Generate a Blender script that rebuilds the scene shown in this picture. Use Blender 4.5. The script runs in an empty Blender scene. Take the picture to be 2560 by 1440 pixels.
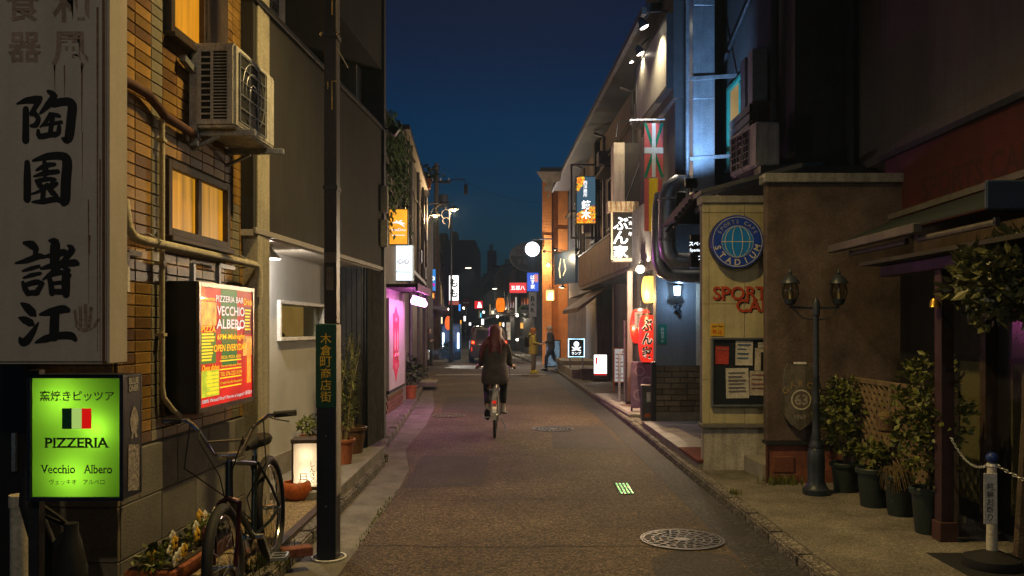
import bpy, bmesh, math, random
from mathutils import Vector, Matrix
R = math.radians
rnd = random.Random(11)
sc = bpy.context.scene
COL = sc.collection

# ------------------------------------------------------------------ camera
F, H, HX, HY = 2133.33, 1.6, 1280.0, 820.0      # focal length in photo pixels, eye height, vanishing row
cam_d = bpy.data.cameras.new('camera')
cam_d.sensor_width = 36.0
cam_d.lens = 30.0
cam_d.shift_y = 100.0 / 2560.0
cam_d.clip_end = 2000.0
cam = bpy.data.objects.new('camera', cam_d)
COL.objects.link(cam)
cam.location = (0, 0, H)
cam.rotation_euler = (R(90), 0, 0)
sc.camera = cam

# ------------------------------------------------------------------ night sky
w = bpy.data.worlds.new('World')
sc.world = w
w.use_nodes = True
nt = w.node_tree
nt.nodes.clear()
sky = nt.nodes.new('ShaderNodeTexSky')
sky.sky_type = 'NISHITA'
sky.sun_disc = False
sky.sun_elevation = R(7.0)
sky.ozone_density = 8.0
sky.air_density = 1.6
sky.sun_rotation = R(200)
hsv = nt.nodes.new('ShaderNodeMix'); hsv.data_type = 'RGBA'; hsv.blend_type = 'MULTIPLY'
hsv.inputs[0].default_value = 1.0
hsv.inputs[7].default_value = (0.006, 0.045, 0.17, 1)
addn = nt.nodes.new('ShaderNodeMix'); addn.data_type = 'RGBA'; addn.blend_type = 'ADD'
addn.inputs[0].default_value = 1.0
addn.inputs[7].default_value = (0.05, 0.05, 0.06, 1)     # faint city glow
bg = nt.nodes.new('ShaderNodeBackground'); bg.inputs['Strength'].default_value = 0.135
wo = nt.nodes.new('ShaderNodeOutputWorld')
nt.links.new(sky.outputs[0], hsv.inputs[6])
nt.links.new(hsv.outputs[2], addn.inputs[6])
# the dusk glow sinks towards the horizon: deep blue low down, near black overhead
wtc = nt.nodes.new('ShaderNodeTexCoord'); wsx = nt.nodes.new('ShaderNodeSeparateXYZ'); wrp = nt.nodes.new('ShaderNodeValToRGB')
el = wrp.color_ramp.elements
el[0].position = 0.0; el[0].color = (.70, 1.1, .75, 1); el[1].position = .42; el[1].color = (.95, .60, .36, 1)
e2 = el.new(.10); e2.color = (.10, 1.75, 1.0, 1); e3 = el.new(.22); e3.color = (.08, 1.7, 1.08, 1); e4 = el.new(.31); e4.color = (.55, .95, .62, 1)
wml = nt.nodes.new('ShaderNodeMix'); wml.data_type = 'RGBA'; wml.blend_type = 'MULTIPLY'; wml.inputs[0].default_value = 1.0
nt.links.new(wtc.outputs['Generated'], wsx.inputs[0]); nt.links.new(wsx.outputs['Z'], wrp.inputs['Fac'])
nt.links.new(addn.outputs[2], wml.inputs[6]); nt.links.new(wrp.outputs['Color'], wml.inputs[7])
nt.links.new(wml.outputs[2], bg.inputs['Color'])
nt.links.new(bg.outputs[0], wo.inputs['Surface'])
# the last of the dusk, far below daylight
sun_d = bpy.data.lights.new('sun', 'SUN'); sun_d.energy = 0.01; sun_d.angle = R(20); sun_d.color = (0.6, 0.75, 1.0)
sun = bpy.data.objects.new('sun', sun_d); COL.objects.link(sun); sun.rotation_euler = (R(50), 0, R(20))

sc.view_settings.view_transform = 'Standard'
sc.view_settings.look = 'None'
sc.view_settings.exposure = 0.0
sc.view_settings.gamma = 1.0
sc.render.engine = 'CYCLES'
cy = sc.cycles
cy.use_denoising = True
cy.max_bounces = 5
cy.diffuse_bounces = 2
cy.glossy_bounces = 2
cy.transmission_bounces = 4
cy.volume_bounces = 0
cy.caustics_reflective = False
cy.caustics_refractive = False
cy.sample_clamp_indirect = 2.0
cy.sample_clamp_direct = 0.0

# ------------------------------------------------------------------ pixel -> place
def Yg(py, z=0.0): return F * (H - z) / (py - HY)          # distance of something that touches height z at row py
def Xp(px, Y): return (px - HX) * Y / F
def Zp(py, Y): return H - (py - HY) * Y / F

# ------------------------------------------------------------------ mesh helpers
class MB:
    def __init__(s): s.v = []; s.f = []; s.m = None
    def add(s, vs, fs):
        n = len(s.v)
        if s.m is None: s.v += [tuple(p) for p in vs]
        else: s.v += [tuple(s.m @ Vector(p)) for p in vs]
        s.f += [tuple(i + n for i in f) for f in fs]
        return s
    def box(s, x0, x1, y0, y1, z0, z1):
        return s.add([(x0,y0,z0),(x1,y0,z0),(x1,y1,z0),(x0,y1,z0),(x0,y0,z1),(x1,y0,z1),(x1,y1,z1),(x0,y1,z1)],
                     [(0,3,2,1),(4,5,6,7),(0,1,5,4),(1,2,6,5),(2,3,7,6),(3,0,4,7)])
    def bar(s, p0, p1, w, h=None, up=(0,0,1)):
        h = h or w
        a, b = Vector(p0), Vector(p1); d = (b - a).normalized(); u = Vector(up)
        if abs(d.dot(u)) > .98: u = Vector((1,0,0))
        x = d.cross(u).normalized() * (w/2); y = x.cross(d).normalized() * (h/2)
        vs = [a-x-y, a+x-y, a+x+y, a-x+y, b-x-y, b+x-y, b+x+y, b-x+y]
        return s.add(vs, [(0,1,2,3),(4,7,6,5),(0,4,5,1),(1,5,6,2),(2,6,7,3),(3,7,4,0)])
    def tube(s, pts, r, n=8, closed=False):
        P = [Vector(p) for p in pts]; m = len(P)
        rr = r if isinstance(r, (list, tuple)) else [r]*m
        rings = []; ref = None
        for i in range(m):
            if closed: d = P[(i+1)%m] - P[i-1]
            else: d = P[min(i+1,m-1)] - P[max(i-1,0)]
            d.normalize()
            if ref is None:
                ref = Vector((0,0,1)) if abs(d.z) < .9 else Vector((1,0,0))
            x = ref - d*ref.dot(d)
            if x.length < 1e-5: x = d.orthogonal()
            x.normalize(); ref = x; y = d.cross(x)
            rings.append([P[i] + (x*math.cos(2*math.pi*k/n) + y*math.sin(2*math.pi*k/n))*rr[i] for k in range(n)])
        vs = [p for g in rings for p in g]; fs = []
        for i in range(m if closed else m-1):
            j = (i+1) % m
            for k in range(n):
                q = (k+1) % n
                fs.append((i*n+k, i*n+q, j*n+q, j*n+k))
        if not closed:
            fs.append(tuple(range(n))[::-1]); fs.append(tuple(range((m-1)*n, m*n)))
        return s.add(vs, fs)
    def lathe(s, prof, n=20, c=(0,0,0), axis='z', caps=True):
        vs = []; m = len(prof)
        for r, z in prof:
            for k in range(n):
                a = 2*math.pi*k/n; x, y = r*math.cos(a), r*math.sin(a)
                p = (x, y, z) if axis == 'z' else ((x, -z, y) if axis == 'y' else (z, x, y))
                vs.append((p[0]+c[0], p[1]+c[1], p[2]+c[2]))
        fs = [(i*n+k, i*n+(k+1)%n, (i+1)*n+(k+1)%n, (i+1)*n+k) for i in range(m-1) for k in range(n)]
        if caps:
            fs.append(tuple(range(n))[::-1]); fs.append(tuple(range((m-1)*n, m*n)))
        return s.add(vs, fs)
    def prism(s, poly, y0, y1):                 # polygon in x,z pushed from y0 (front) to y1
        n = len(poly)
        vs = [(x, y0, z) for x, z in poly] + [(x, y1, z) for x, z in poly]
        fs = [tuple(range(n)), tuple(range(2*n-1, n-1, -1))] + [((k+1)%n, k, k+n, (k+1)%n+n) for k in range(n)]
        return s.add(vs, fs)
    def slab(s, poly, z0, z1):                  # polygon in x,y raised from z0 to z1
        n = len(poly)
        vs = [(x, y, z1) for x, y in poly] + [(x, y, z0) for x, y in poly]
        fs = [tuple(range(n)), tuple(range(2*n-1, n-1, -1))] + [((k+1)%n, k, k+n, (k+1)%n+n) for k in range(n)]
        return s.add(vs, fs)
    def sheet(s, poly):                         # flat polygon from 3-D points
        return s.add(poly, [tuple(range(len(poly)))])
    def ball(s, c, r, n=14, m=9, sc3=(1,1,1)):
        vs = [(c[0], c[1], c[2]-r*sc3[2])]; fs = []
        for i in range(1, m):
            t = math.pi*i/m
            for k in range(n):
                a = 2*math.pi*k/n
                vs.append((c[0]+r*sc3[0]*math.sin(t)*math.cos(a), c[1]+r*sc3[1]*math.sin(t)*math.sin(a), c[2]-r*sc3[2]*math.cos(t)))
        vs.append((c[0], c[1], c[2]+r*sc3[2])); L = len(vs)-1
        for k in range(n):
            fs.append((0, 1+(k+1)%n, 1+k)); fs.append((L, 1+(m-2)*n+k, 1+(m-2)*n+(k+1)%n))
        for i in range(m-2):
            for k in range(n):
                a, b = 1+i*n+k, 1+i*n+(k+1)%n
                fs.append((a, b, b+n, a+n))
        return s.add(vs, fs)
    def loft(s, rings, n=14):                   # rings: (cx,cy,cz,rx,ry) ellipses stacked along z
        vs = []
        for cx, cy_, cz, rx, ry in rings:
            for k in range(n):
                a = 2*math.pi*k/n
                vs.append((cx+rx*math.cos(a), cy_+ry*math.sin(a), cz))
        m = len(rings)
        fs = [(i*n+k, i*n+(k+1)%n, (i+1)*n+(k+1)%n, (i+1)*n+k) for i in range(m-1) for k in range(n)]
        fs.append(tuple(range(n))[::-1]); fs.append(tuple(range((m-1)*n, m*n)))
        return s.add(vs, fs)
    def ribbon(s, pts, ws, y, cap=5):           # brush stroke in the x,z plane
        P = [Vector((p[0], p[1])) for p in pts]
        L = []; Rr = []
        for i, p in enumerate(P):
            d = (P[min(i+1,len(P)-1)] - P[max(i-1,0)]).normalized(); nrm = Vector((-d.y, d.x))
            L.append(p + nrm*ws[i]/2); Rr.append(p - nrm*ws[i]/2)
        n = len(P)
        vs = [(q.x, y, q.y) for q in L] + [(q.x, y, q.y) for q in Rr]
        fs = [(i, i+1, n+i+1, n+i) for i in range(n-1)]
        s.add(vs, fs)
        for p, wd, dd in ((P[0], ws[0], (P[0]-P[1])), (P[-1], ws[-1], (P[-1]-P[-2]))):
            a0 = math.atan2(dd.y, dd.x)
            arc = [(p.x+wd/2*math.cos(a0-math.pi/2+math.pi*k/cap), y, p.y+wd/2*math.sin(a0-math.pi/2+math.pi*k/cap)) for k in range(cap+1)]
            s.add(arc, [tuple(range(cap+1))])
        return s
    def mesh(s, name, mat=None, smooth=False, bevel=0.0, seg=1):
        me = bpy.data.meshes.new(name)
        me.from_pydata(s.v, [], s.f)
        bm = bmesh.new(); bm.from_mesh(me)
        bmesh.ops.recalc_face_normals(bm, faces=bm.faces)
        if bevel:
            ed = [e for e in bm.edges if len(e.link_faces) == 2 and e.calc_face_angle(0) > .5]
            bmesh.ops.bevel(bm, geom=ed, offset=bevel, segments=seg, affect='EDGES', clamp_overlap=True)
        if smooth:
            for f in bm.faces: f.smooth = True
        bm.to_mesh(me); bm.free()
        if smooth:
            try: me.set_sharp_from_angle(angle=R(40))
            except Exception: pass
        if mat: me.materials.append(mat)
        return me
    def build(s, name, mat, parent=None, smooth=False, bevel=0.0, seg=1):
        return obj(name, s.mesh(name, mat, smooth, bevel, seg), parent)

def obj(name, me, parent=None, loc=None, rot=None):
    o = bpy.data.objects.new(name, me); COL.objects.link(o)
    if parent is not None: o.parent = parent
    if loc is not None: o.location = loc
    if rot is not None: o.rotation_euler = rot
    return o

def thing(name, label, cat, loc=(0,0,0), rotz=0.0, group=None):
    o = bpy.data.objects.new(name, None); COL.objects.link(o)
    o.empty_display_size = .1
    o.location = loc; o.rotation_euler = (0, 0, rotz)
    o['label'] = label; o['category'] = cat
    if group: o['group'] = group
    return o

def tag(o, label, cat, group=None):
    o['label'] = label; o['category'] = cat
    if group: o['group'] = group
    return o

def setting(o):
    o['kind'] = 'structure'; return o

def children(o): return [c for c in COL.objects if c.parent is o]

def dup(root, loc, rotz=None, label=None):
    r = root.copy(); COL.objects.link(r); r.location = loc
    if rotz is not None: r.rotation_euler = (0, 0, rotz)
    if label: r['label'] = label
    for ch in children(root):
        c = ch.copy(); COL.objects.link(c); c.parent = r
        for g in children(ch):
            d = g.copy(); COL.objects.link(d); d.parent = c
    return r

def lamp(parent, kind, loc, energy, color, size=.05, rot=None, spot=None, blend=.5):
    d = bpy.data.lights.new('light', kind); d.energy = energy; d.color = color
    if kind == 'AREA': d.size = size
    else: d.shadow_soft_size = min(size, .012) if kind == 'POINT' else size
    if kind == 'SPOT': d.spot_size = R(spot or 90); d.spot_blend = blend
    o = bpy.data.objects.new('light', d); COL.objects.link(o); o.parent = parent; o.location = loc
    if rot is not None: o.rotation_euler = rot
    return o

def aim(frm, to):
    return (Vector(to) - Vector(frm)).to_track_quat('-Z', 'Y').to_euler()

# ------------------------------------------------------------------ materials
_mats = {}
def M(name, col, rough=.7, metal=0.0, var=.18, scale=6.0, bump=.15, bscale=60.0, streak=0.0, rand=0.0, spec=.4, fine=.5, warm=None):
    if name in _mats: return _mats[name]
    m = bpy.data.materials.new(name); m.use_nodes = True
    t = m.node_tree; N = t.nodes; Lk = t.links
    b = N['Principled BSDF']
    b.inputs['Roughness'].default_value = rough
    b.inputs['Metallic'].default_value = metal
    b.inputs['Specular IOR Level'].default_value = spec
    tc = N.new('ShaderNodeTexCoord')
    n1 = N.new('ShaderNodeTexNoise'); n1.inputs['Scale'].default_value = scale; n1.inputs['Detail'].default_value = 6; n1.inputs['Roughness'].default_value = .65
    Lk.new(tc.outputs['Object'], n1.inputs['Vector'])
    lo = [max(0, c*(1-var)) for c in col]; hi = [min(1, c*(1+var)) for c in col]
    if warm: hi = list(warm)
    cr = N.new('ShaderNodeValToRGB'); cr.color_ramp.elements[0].position = .32; cr.color_ramp.elements[1].position = .7
    cr.color_ramp.elements[0].color = (*lo, 1); cr.color_ramp.elements[1].color = (*hi, 1)
    Lk.new(n1.outputs['Fac'], cr.inputs['Fac'])
    out = cr.outputs['Color']
    n2 = N.new('ShaderNodeTexNoise'); n2.inputs['Scale'].default_value = bscale; n2.inputs['Detail'].default_value = 3
    Lk.new(tc.outputs['Object'], n2.inputs['Vector'])
    if fine:
        mr = N.new('ShaderNodeMapRange'); mr.inputs['From Min'].default_value = .3; mr.inputs['From Max'].default_value = .7
        mr.inputs['To Min'].default_value = 1-fine*.5; mr.inputs['To Max'].default_value = 1+fine*.35
        Lk.new(n2.outputs['Fac'], mr.inputs['Value'])
        mx = N.new('ShaderNodeMix'); mx.data_type = 'RGBA'; mx.blend_type = 'MULTIPLY'; mx.inputs[0].default_value = 1
        Lk.new(out, mx.inputs[6]); Lk.new(mr.outputs[0], mx.inputs[7]); out = mx.outputs[2]
    if streak:
        mp = N.new('ShaderNodeMapping'); mp.inputs['Scale'].default_value = (9, 9, .7)
        Lk.new(tc.outputs['Object'], mp.inputs['Vector'])
        n3 = N.new('ShaderNodeTexNoise'); n3.inputs['Scale'].default_value = 1.6; n3.inputs['Detail'].default_value = 5
        Lk.new(mp.outputs[0], n3.inputs['Vector'])
        mr3 = N.new('ShaderNodeMapRange'); mr3.inputs['From Min'].default_value = .45; mr3.inputs['From Max'].default_value = .75
        mr3.inputs['To Min'].default_value = 1.0; mr3.inputs['To Max'].default_value = 1-streak
        Lk.new(n3.outputs['Fac'], mr3.inputs['Value'])
        mx = N.new('ShaderNodeMix'); mx.data_type = 'RGBA'; mx.blend_type = 'MULTIPLY'; mx.inputs[0].default_value = 1
        Lk.new(out, mx.inputs[6]); Lk.new(mr3.outputs[0], mx.inputs[7]); out = mx.outputs[2]
    if rand:
        oi = N.new('ShaderNodeObjectInfo')
        mr4 = N.new('ShaderNodeMapRange'); mr4.inputs['To Min'].default_value = 1-rand; mr4.inputs['To Max'].default_value = 1+rand*.6
        Lk.new(oi.outputs['Random'], mr4.inputs['Value'])
        mx = N.new('ShaderNodeMix'); mx.data_type = 'RGBA'; mx.blend_type = 'MULTIPLY'; mx.inputs[0].default_value = 1
        Lk.new(out, mx.inputs[6]); Lk.new(mr4.outputs[0], mx.inputs[7]); out = mx.outputs[2]
    Lk.new(out, b.inputs['Base Color'])
    if bump:
        bp = N.new('ShaderNodeBump'); bp.inputs['Strength'].default_value = bump; bp.inputs['Distance'].default_value = .01
        Lk.new(n2.outputs['Fac'], bp.inputs['Height']); Lk.new(bp.outputs[0], b.inputs['Normal'])
    _mats[name] = m
    return m

def E(name, col, strength=1.0, var=0.0, scale=4.0, stretch=None):
    if name in _mats: return _mats[name]
    m = bpy.data.materials.new(name); m.use_nodes = True
    t = m.node_tree; b = t.nodes['Principled BSDF']
    b.inputs['Base Color'].default_value = (*[c*.25 for c in col], 1)
    b.inputs['Emission Color'].default_value = (*col, 1)
    b.inputs['Emission Strength'].default_value = strength
    b.inputs['Roughness'].default_value = .4
    if var:
        tc = t.nodes.new('ShaderNodeTexCoord'); n = t.nodes.new('ShaderNodeTexNoise'); n.inputs['Scale'].default_value = scale; n.inputs['Detail'].default_value = 4
        mr = t.nodes.new('ShaderNodeMapRange'); mr.inputs['From Min'].default_value = .3; mr.inputs['From Max'].default_value = .7
        mr.inputs['To Min'].default_value = strength*(1-var); mr.inputs['To Max'].default_value = strength*(1+var)
        if stretch:
            mp = t.nodes.new('ShaderNodeMapping'); mp.inputs['Scale'].default_value = stretch
            t.links.new(tc.outputs['Object'], mp.inputs['Vector']); t.links.new(mp.outputs[0], n.inputs['Vector'])
        else: t.links.new(tc.outputs['Object'], n.inputs['Vector'])
        t.links.new(n.outputs['Fac'], mr.inputs['Value']); t.links.new(mr.outputs[0], b.inputs['Emission Strength'])
    _mats[name] = m
    return m

def T(name, col):                               # translucent diffuser sheet lit by a bulb behind it
    if name in _mats: return _mats[name]
    m = bpy.data.materials.new(name); m.use_nodes = True
    t = m.node_tree; t.nodes.remove(t.nodes['Principled BSDF'])
    tr = t.nodes.new('ShaderNodeBsdfTranslucent'); tr.inputs['Color'].default_value = (*col, 1)
    df = t.nodes.new('ShaderNodeBsdfDiffuse'); df.inputs['Color'].default_value = (*[c*.6 for c in col], 1)
    mx = t.nodes.new('ShaderNodeMixShader'); mx.inputs[0].default_value = .3
    t.links.new(tr.outputs[0], mx.inputs[1]); t.links.new(df.outputs[0], mx.inputs[2])
    t.links.new(mx.outputs[0], t.nodes['Material Output'].inputs['Surface'])
    _mats[name] = m
    return m

def glass(name, col=(.8,.85,.85), rough=.05, alpha=.25):
    if name in _mats: return _mats[name]
    m = bpy.data.materials.new(name); m.use_nodes = True
    t = m.node_tree; t.nodes.remove(t.nodes['Principled BSDF'])
    tr = t.nodes.new('ShaderNodeBsdfTransparent'); tr.inputs['Color'].default_value = (*col, 1)
    gl = t.nodes.new('ShaderNodeBsdfGlossy'); gl.inputs['Roughness'].default_value = rough
    lw = t.nodes.new('ShaderNodeLayerWeight'); lw.inputs['Blend'].default_value = .5
    pw = t.nodes.new('ShaderNodeMath'); pw.operation = 'POWER'; pw.inputs[1].default_value = 5.0
    fr = t.nodes.new('ShaderNodeMath'); fr.operation = 'MULTIPLY_ADD'; fr.inputs[1].default_value = .7; fr.inputs[2].default_value = .03
    t.links.new(lw.outputs['Facing'], pw.inputs[0]); t.links.new(pw.outputs[0], fr.inputs[0])
    mx = t.nodes.new('ShaderNodeMixShader')
    t.links.new(fr.outputs[0], mx.inputs[0]); t.links.new(tr.outputs[0], mx.inputs[1]); t.links.new(gl.outputs[0], mx.inputs[2])
    t.links.new(mx.outputs[0], t.nodes['Material Output'].inputs['Surface'])
    _mats[name] = m
    return m

# ------------------------------------------------------------------ lettering
_gl = {}
def glyph(txt, bold=0.0, res=3):
    k = (txt, bold)
    if k in _gl: return _gl[k]
    cu = bpy.data.curves.new('t', 'FONT'); cu.body = txt; cu.size = 1; cu.offset = bold; cu.resolution_u = res
    ob = bpy.data.objects.new('t', cu); COL.objects.link(ob)
    dg = bpy.context.evaluated_depsgraph_get(); dg.update()
    ev = ob.evaluated_get(dg); me = ev.to_mesh()
    vs = [(v.co.x, v.co.y) for v in me.vertices]; fs = [tuple(p.vertices) for p in me.polygons]
    ev.to_mesh_clear(); bpy.data.objects.remove(ob); bpy.data.curves.remove(cu)
    _gl[k] = (vs, fs)
    return _gl[k]

def bbox2(vs):
    xs = [v[0] for v in vs]; ys = [v[1] for v in vs]
    return min(xs), max(xs), min(ys), max(ys)

def put_text(mb, txt, cx, cz, wd, ht, y, bold=0.0, vertical=False, stretch=False, ital=0.0):
    # fits the text into a box wd x ht centred on cx, cz, facing -y
    if vertical:
        cell = ht/len(txt)
        for i, ch in enumerate(txt):
            if ch == ' ': continue
            put_text(mb, ch, cx, cz+ht/2-cell*(i+.5), wd, cell*.92, y, bold, False, stretch)
        return mb
    vs, fs = glyph(txt, bold)
    if not vs: return mb
    x0, x1, y0, y1 = bbox2(vs)
    sx = wd/max(x1-x0, 1e-4); sz = ht/max(y1-y0, 1e-4)
    if not stretch: sx = sz = min(sx, sz)
    mx_, my_ = (x0+x1)/2, (y0+y1)/2
    mb.add([(cx+(a-mx_)*sx+(b-my_)*sz*ital, y, cz+(b-my_)*sz) for a, b in vs], fs)
    return mb

def lettering(parent, txt, cx, cz, wd, ht, mat, y, bold=0.0, vertical=False, stretch=False, name='lettering', ital=0.0):
    mb = MB(); put_text(mb, txt, cx, cz, wd, ht, y, bold, vertical, stretch, ital)
    return mb.build(name, mat, parent)

def arc_text(mb, txt, cx, cz, rad, size, y, a0, a1, inward=False, bold=0.0):
    n = len(txt)
    for i, ch in enumerate(txt):
        if ch == ' ': continue
        a = a0 + (a1-a0)*i/(n-1)
        vs, fs = glyph(ch, bold)
        x0, x1, y0, y1 = bbox2(vs); mx_ = (x0+x1)/2
        rot = a - math.pi/2 if not inward else a + math.pi/2
        c, s_ = math.cos(rot), math.sin(rot)
        ox, oz = cx + rad*math.cos(a), cz + rad*math.sin(a)
        mb.add([(ox + ((p-mx_)*c-(q-.36)*s_)*size, y, oz + ((p-mx_)*s_+(q-.36)*c)*size) for p, q in vs], fs)

# ------------------------------------------------------------------ shared materials
m_black = M('black paint', (.012,.012,.014), .45, var=.3, bump=.05)
m_dark = M('dark metal', (.03,.03,.035), .5, .3, var=.3)
m_steel = M('dull galvanised steel', (.36,.38,.42), .45, .7, var=.25, scale=5, streak=.25)
m_white = M('white enamel', (.72,.72,.70), .45, var=.1, streak=.25)
m_cream = M('cream plastic', (.62,.58,.48), .5, var=.12, streak=.3)
m_conc = M('concrete', (.24,.225,.20), .9, var=.3, scale=3, bump=.35, bscale=90)
m_conc_d = M('stained concrete', (.15,.14,.125), .9, var=.4, scale=3, bump=.4, bscale=80)
m_wood = M('dark stained wood', (.055,.035,.025), .6, var=.4, scale=9, bump=.3, streak=.5)
m_rubber = M('rubber', (.015,.015,.016), .7, var=.2)
m_chrome = M('chrome', (.6,.6,.62), .18, 1.0, var=.05, bump=.02)
m_glass = glass('clear glass')
m_leaf = M('leaf green', (.075,.11,.02), .45, var=.5, scale=14, bump=.1, warm=(.17,.18,.03))
m_leaf_d = M('dark leaf green', (.03,.06,.018), .45, var=.5, scale=14, bump=.1)
m_soil = M('soil', (.05,.035,.022), .95, var=.4, bump=.6, bscale=90)
m_terra = M('terracotta', (.33,.10,.035), .6, var=.25, scale=10, streak=.3)
WARM = (1.0, .76, .36); COOL = (.75, .86, 1.0)
# =================================================================== GROUND
m_road = M('worn asphalt', (.094,.070,.042), .80, var=.28, scale=.9, bump=.9, bscale=85, fine=1.3, spec=.3)
def aggregate(m, sc_=62.0, amt=.55, base_scale=1.0):
    # pale and dark stone chips showing in the surface
    t = m.node_tree; N = t.nodes; b = N['Principled BSDF']; src = b.inputs['Base Color'].links[0].from_socket
    tc = N.new('ShaderNodeTexCoord'); vo = N.new('ShaderNodeTexVoronoi'); vo.inputs['Scale'].default_value = sc_
    t.links.new(tc.outputs['Object'], vo.inputs['Vector'])
    sx_ = N.new('ShaderNodeSeparateColor'); t.links.new(vo.outputs['Color'], sx_.inputs[0])
    mr = N.new('ShaderNodeMapRange'); mr.inputs['To Min'].default_value = 1-amt; mr.inputs['To Max'].default_value = 1+amt*1.6
    pw = N.new('ShaderNodeMath'); pw.operation = 'POWER'; pw.inputs[1].default_value = 2.2
    t.links.new(sx_.outputs[0], pw.inputs[0]); t.links.new(pw.outputs[0], mr.inputs['Value'])
    n4 = N.new('ShaderNodeTexNoise'); n4.inputs['Scale'].default_value = .55*base_scale; n4.inputs['Detail'].default_value = 5
    t.links.new(tc.outputs['Object'], n4.inputs['Vector'])
    mr4 = N.new('ShaderNodeMapRange'); mr4.inputs['From Min'].default_value = .35; mr4.inputs['From Max'].default_value = .65; mr4.inputs['To Min'].default_value = .72; mr4.inputs['To Max'].default_value = 1.22
    t.links.new(n4.outputs['Fac'], mr4.inputs['Value'])
    mu = N.new('ShaderNodeMath'); mu.operation = 'MULTIPLY'; t.links.new(mr.outputs[0], mu.inputs[0]); t.links.new(mr4.outputs[0], mu.inputs[1])
    mx = N.new('ShaderNodeMix'); mx.data_type = 'RGBA'; mx.blend_type = 'MULTIPLY'; mx.inputs[0].default_value = 1
    t.links.new(src, mx.inputs[6]); t.links.new(mu.outputs[0], mx.inputs[7]); t.links.new(mx.outputs[2], b.inputs['Base Color'])
aggregate(m_road, 70, .62)
m_gut = M('dark gutter asphalt', (.036,.036,.039), .8, var=.3, scale=1.6, bump=.8, bscale=90, fine=1.0)
aggregate(m_gut, 55, .6)
m_kerb = M('kerb stone', (.17,.155,.135), .9, var=.4, scale=5, bump=.7, bscale=70, rand=.2, fine=.9)
m_pave = M('pavement concrete', (.17,.155,.13), .9, var=.35, scale=2.2, bump=.5, bscale=70, fine=.8)
aggregate(m_pave, 95, .3); aggregate(m_kerb, 70, .6)
m_seam = M('seam tar', (.02,.019,.018), .8, bump=.3)
m_paint = M('worn white road paint', (.45,.45,.43), .8, var=.5, scale=9)

road = setting(MB().sheet([(-160,-30,0),(160,-30,0),(160,420,0),(-160,420,0)]).build('road', m_road))
def strip(name, left, right, z, mat, parent=None):
    mb = MB(); n = len(left)
    vs = [(x, y, z) for x, y in left] + [(x, y, z) for x, y in right]
    mb.add(vs, [(i, n+i, n+i+1, i+1) for i in range(n-1)])
    return mb.build(name, mat, parent)
# gutter strips laid between road and kerb
setting(strip('gutter', [(1.57,-8),(1.57,8.2),(1.56,13.6),(1.50,16),(1.36,24),(1.2,31)], [(1.92,-8),(1.92,8.2),(1.92,13),(1.88,16),(1.80,22),(1.62,31)], .004, m_gut))
setting(strip('gutter', [(-1.47,-8),(-1.47,9.6),(-1.62,10.8),(-1.78,14),(-2.0,18),(-2.72,28.5)], [(-1.12,-8),(-1.12,8.4),(-1.16,9.6),(-1.40,11.2),(-1.41,14),(-1.56,17.2),(-2.2,28.5)], .004, m_conc_d))
# tar seams where the surfacing was cut
for k, (x0, x1, y, wv) in enumerate([(-1.1,1.56,10.85,.016),(-1.1,1.56,6.25,.010),(-.9,1.5,7.95,.008),(-1.4,1.56,14.6,.014)]):
    pts = [(x0+(x1-x0)*i/22, y+rnd.uniform(-.018,.018)+.12*math.sin(i*.5+k)*.15) for i in range(23)]
    strip('seam', [(a, b-wv) for a, b in pts], [(a, b+wv*rnd.uniform(.1,.9)) for a, b in pts], .0025, m_seam, road)
# repaired patches of newer, darker surfacing
m_patch = M('newer asphalt patch', (.042,.036,.029), .82, var=.3, scale=1.5, bump=.8, bscale=95, fine=1.0); aggregate(m_patch, 80, .5)
m_stain = M('oily stain', (.038,.033,.027), .92, var=.4, scale=5, bump=.4)
for P_ in ([(-1.10,8.5),(-.30,8.62),(-.27,10.6),(-1.12,10.7)], [(.55,11.3),(1.5,11.2),(1.48,13.9),(.62,14.0)], [(-1.35,16.2),(-.2,16.0),(-.15,19.5),(-1.5,19.9)], [(.9,5.0),(1.55,5.0),(1.55,6.0),(1.2,6.15),(.95,5.9)]):
    Q_ = []
    for (a_, b_) in zip(P_, P_[1:]+P_[:1]):
        for i_ in range(6): Q_.append((a_[0]+(b_[0]-a_[0])*i_/6+rnd.uniform(-.012,.012), a_[1]+(b_[1]-a_[1])*i_/6+rnd.uniform(-.02,.02), .0018))
    MB().sheet(Q_).build('patch', m_patch, road)
for (x_, y_) in ((-.15,5.6),(.7,8.3),(-.9,7.2)):
    pts = [(x_+.05*i+rnd.uniform(-.03,.03), y_+.09*i+rnd.uniform(-.04,.04)) for i in range(14)]
    strip('crack', [(a, b-.004) for a, b in pts], [(a, b+.006*rnd.random()) for a, b in pts], .0028, m_seam, road)
# cross-street stop line beyond the corner
strip('painted_line', [(-2.6,28.9),(1.2,29.4)], [(-2.6,29.2),(1.2,29.7)], .003, m_paint, road)

# pavements
pv = setting(MB().slab([(2.03,-8),(2.03,13.2),(2.0,16),(1.94,20),(1.86,24),(1.76,29),(1.70,32.4),(7,32.4),(7,-8)], -.05, .088).build('pavement_right', m_pave, bevel=.004))
pl = setting(MB().slab([(-1.59,5.12),(-1.59,7.3),(-5,7.3),(-5,5.12)], -.05, .10).build('pavement_left_near', m_conc_d))
pl2 = setting(MB().slab([(-1.59,10.2),(-1.75,11.2),(-1.9,14),(-2.1,18),(-2.86,28.4),(-6,28.4),(-6,10.2)], -.05, .095).build('pavement_left_far', m_pave))
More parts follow.
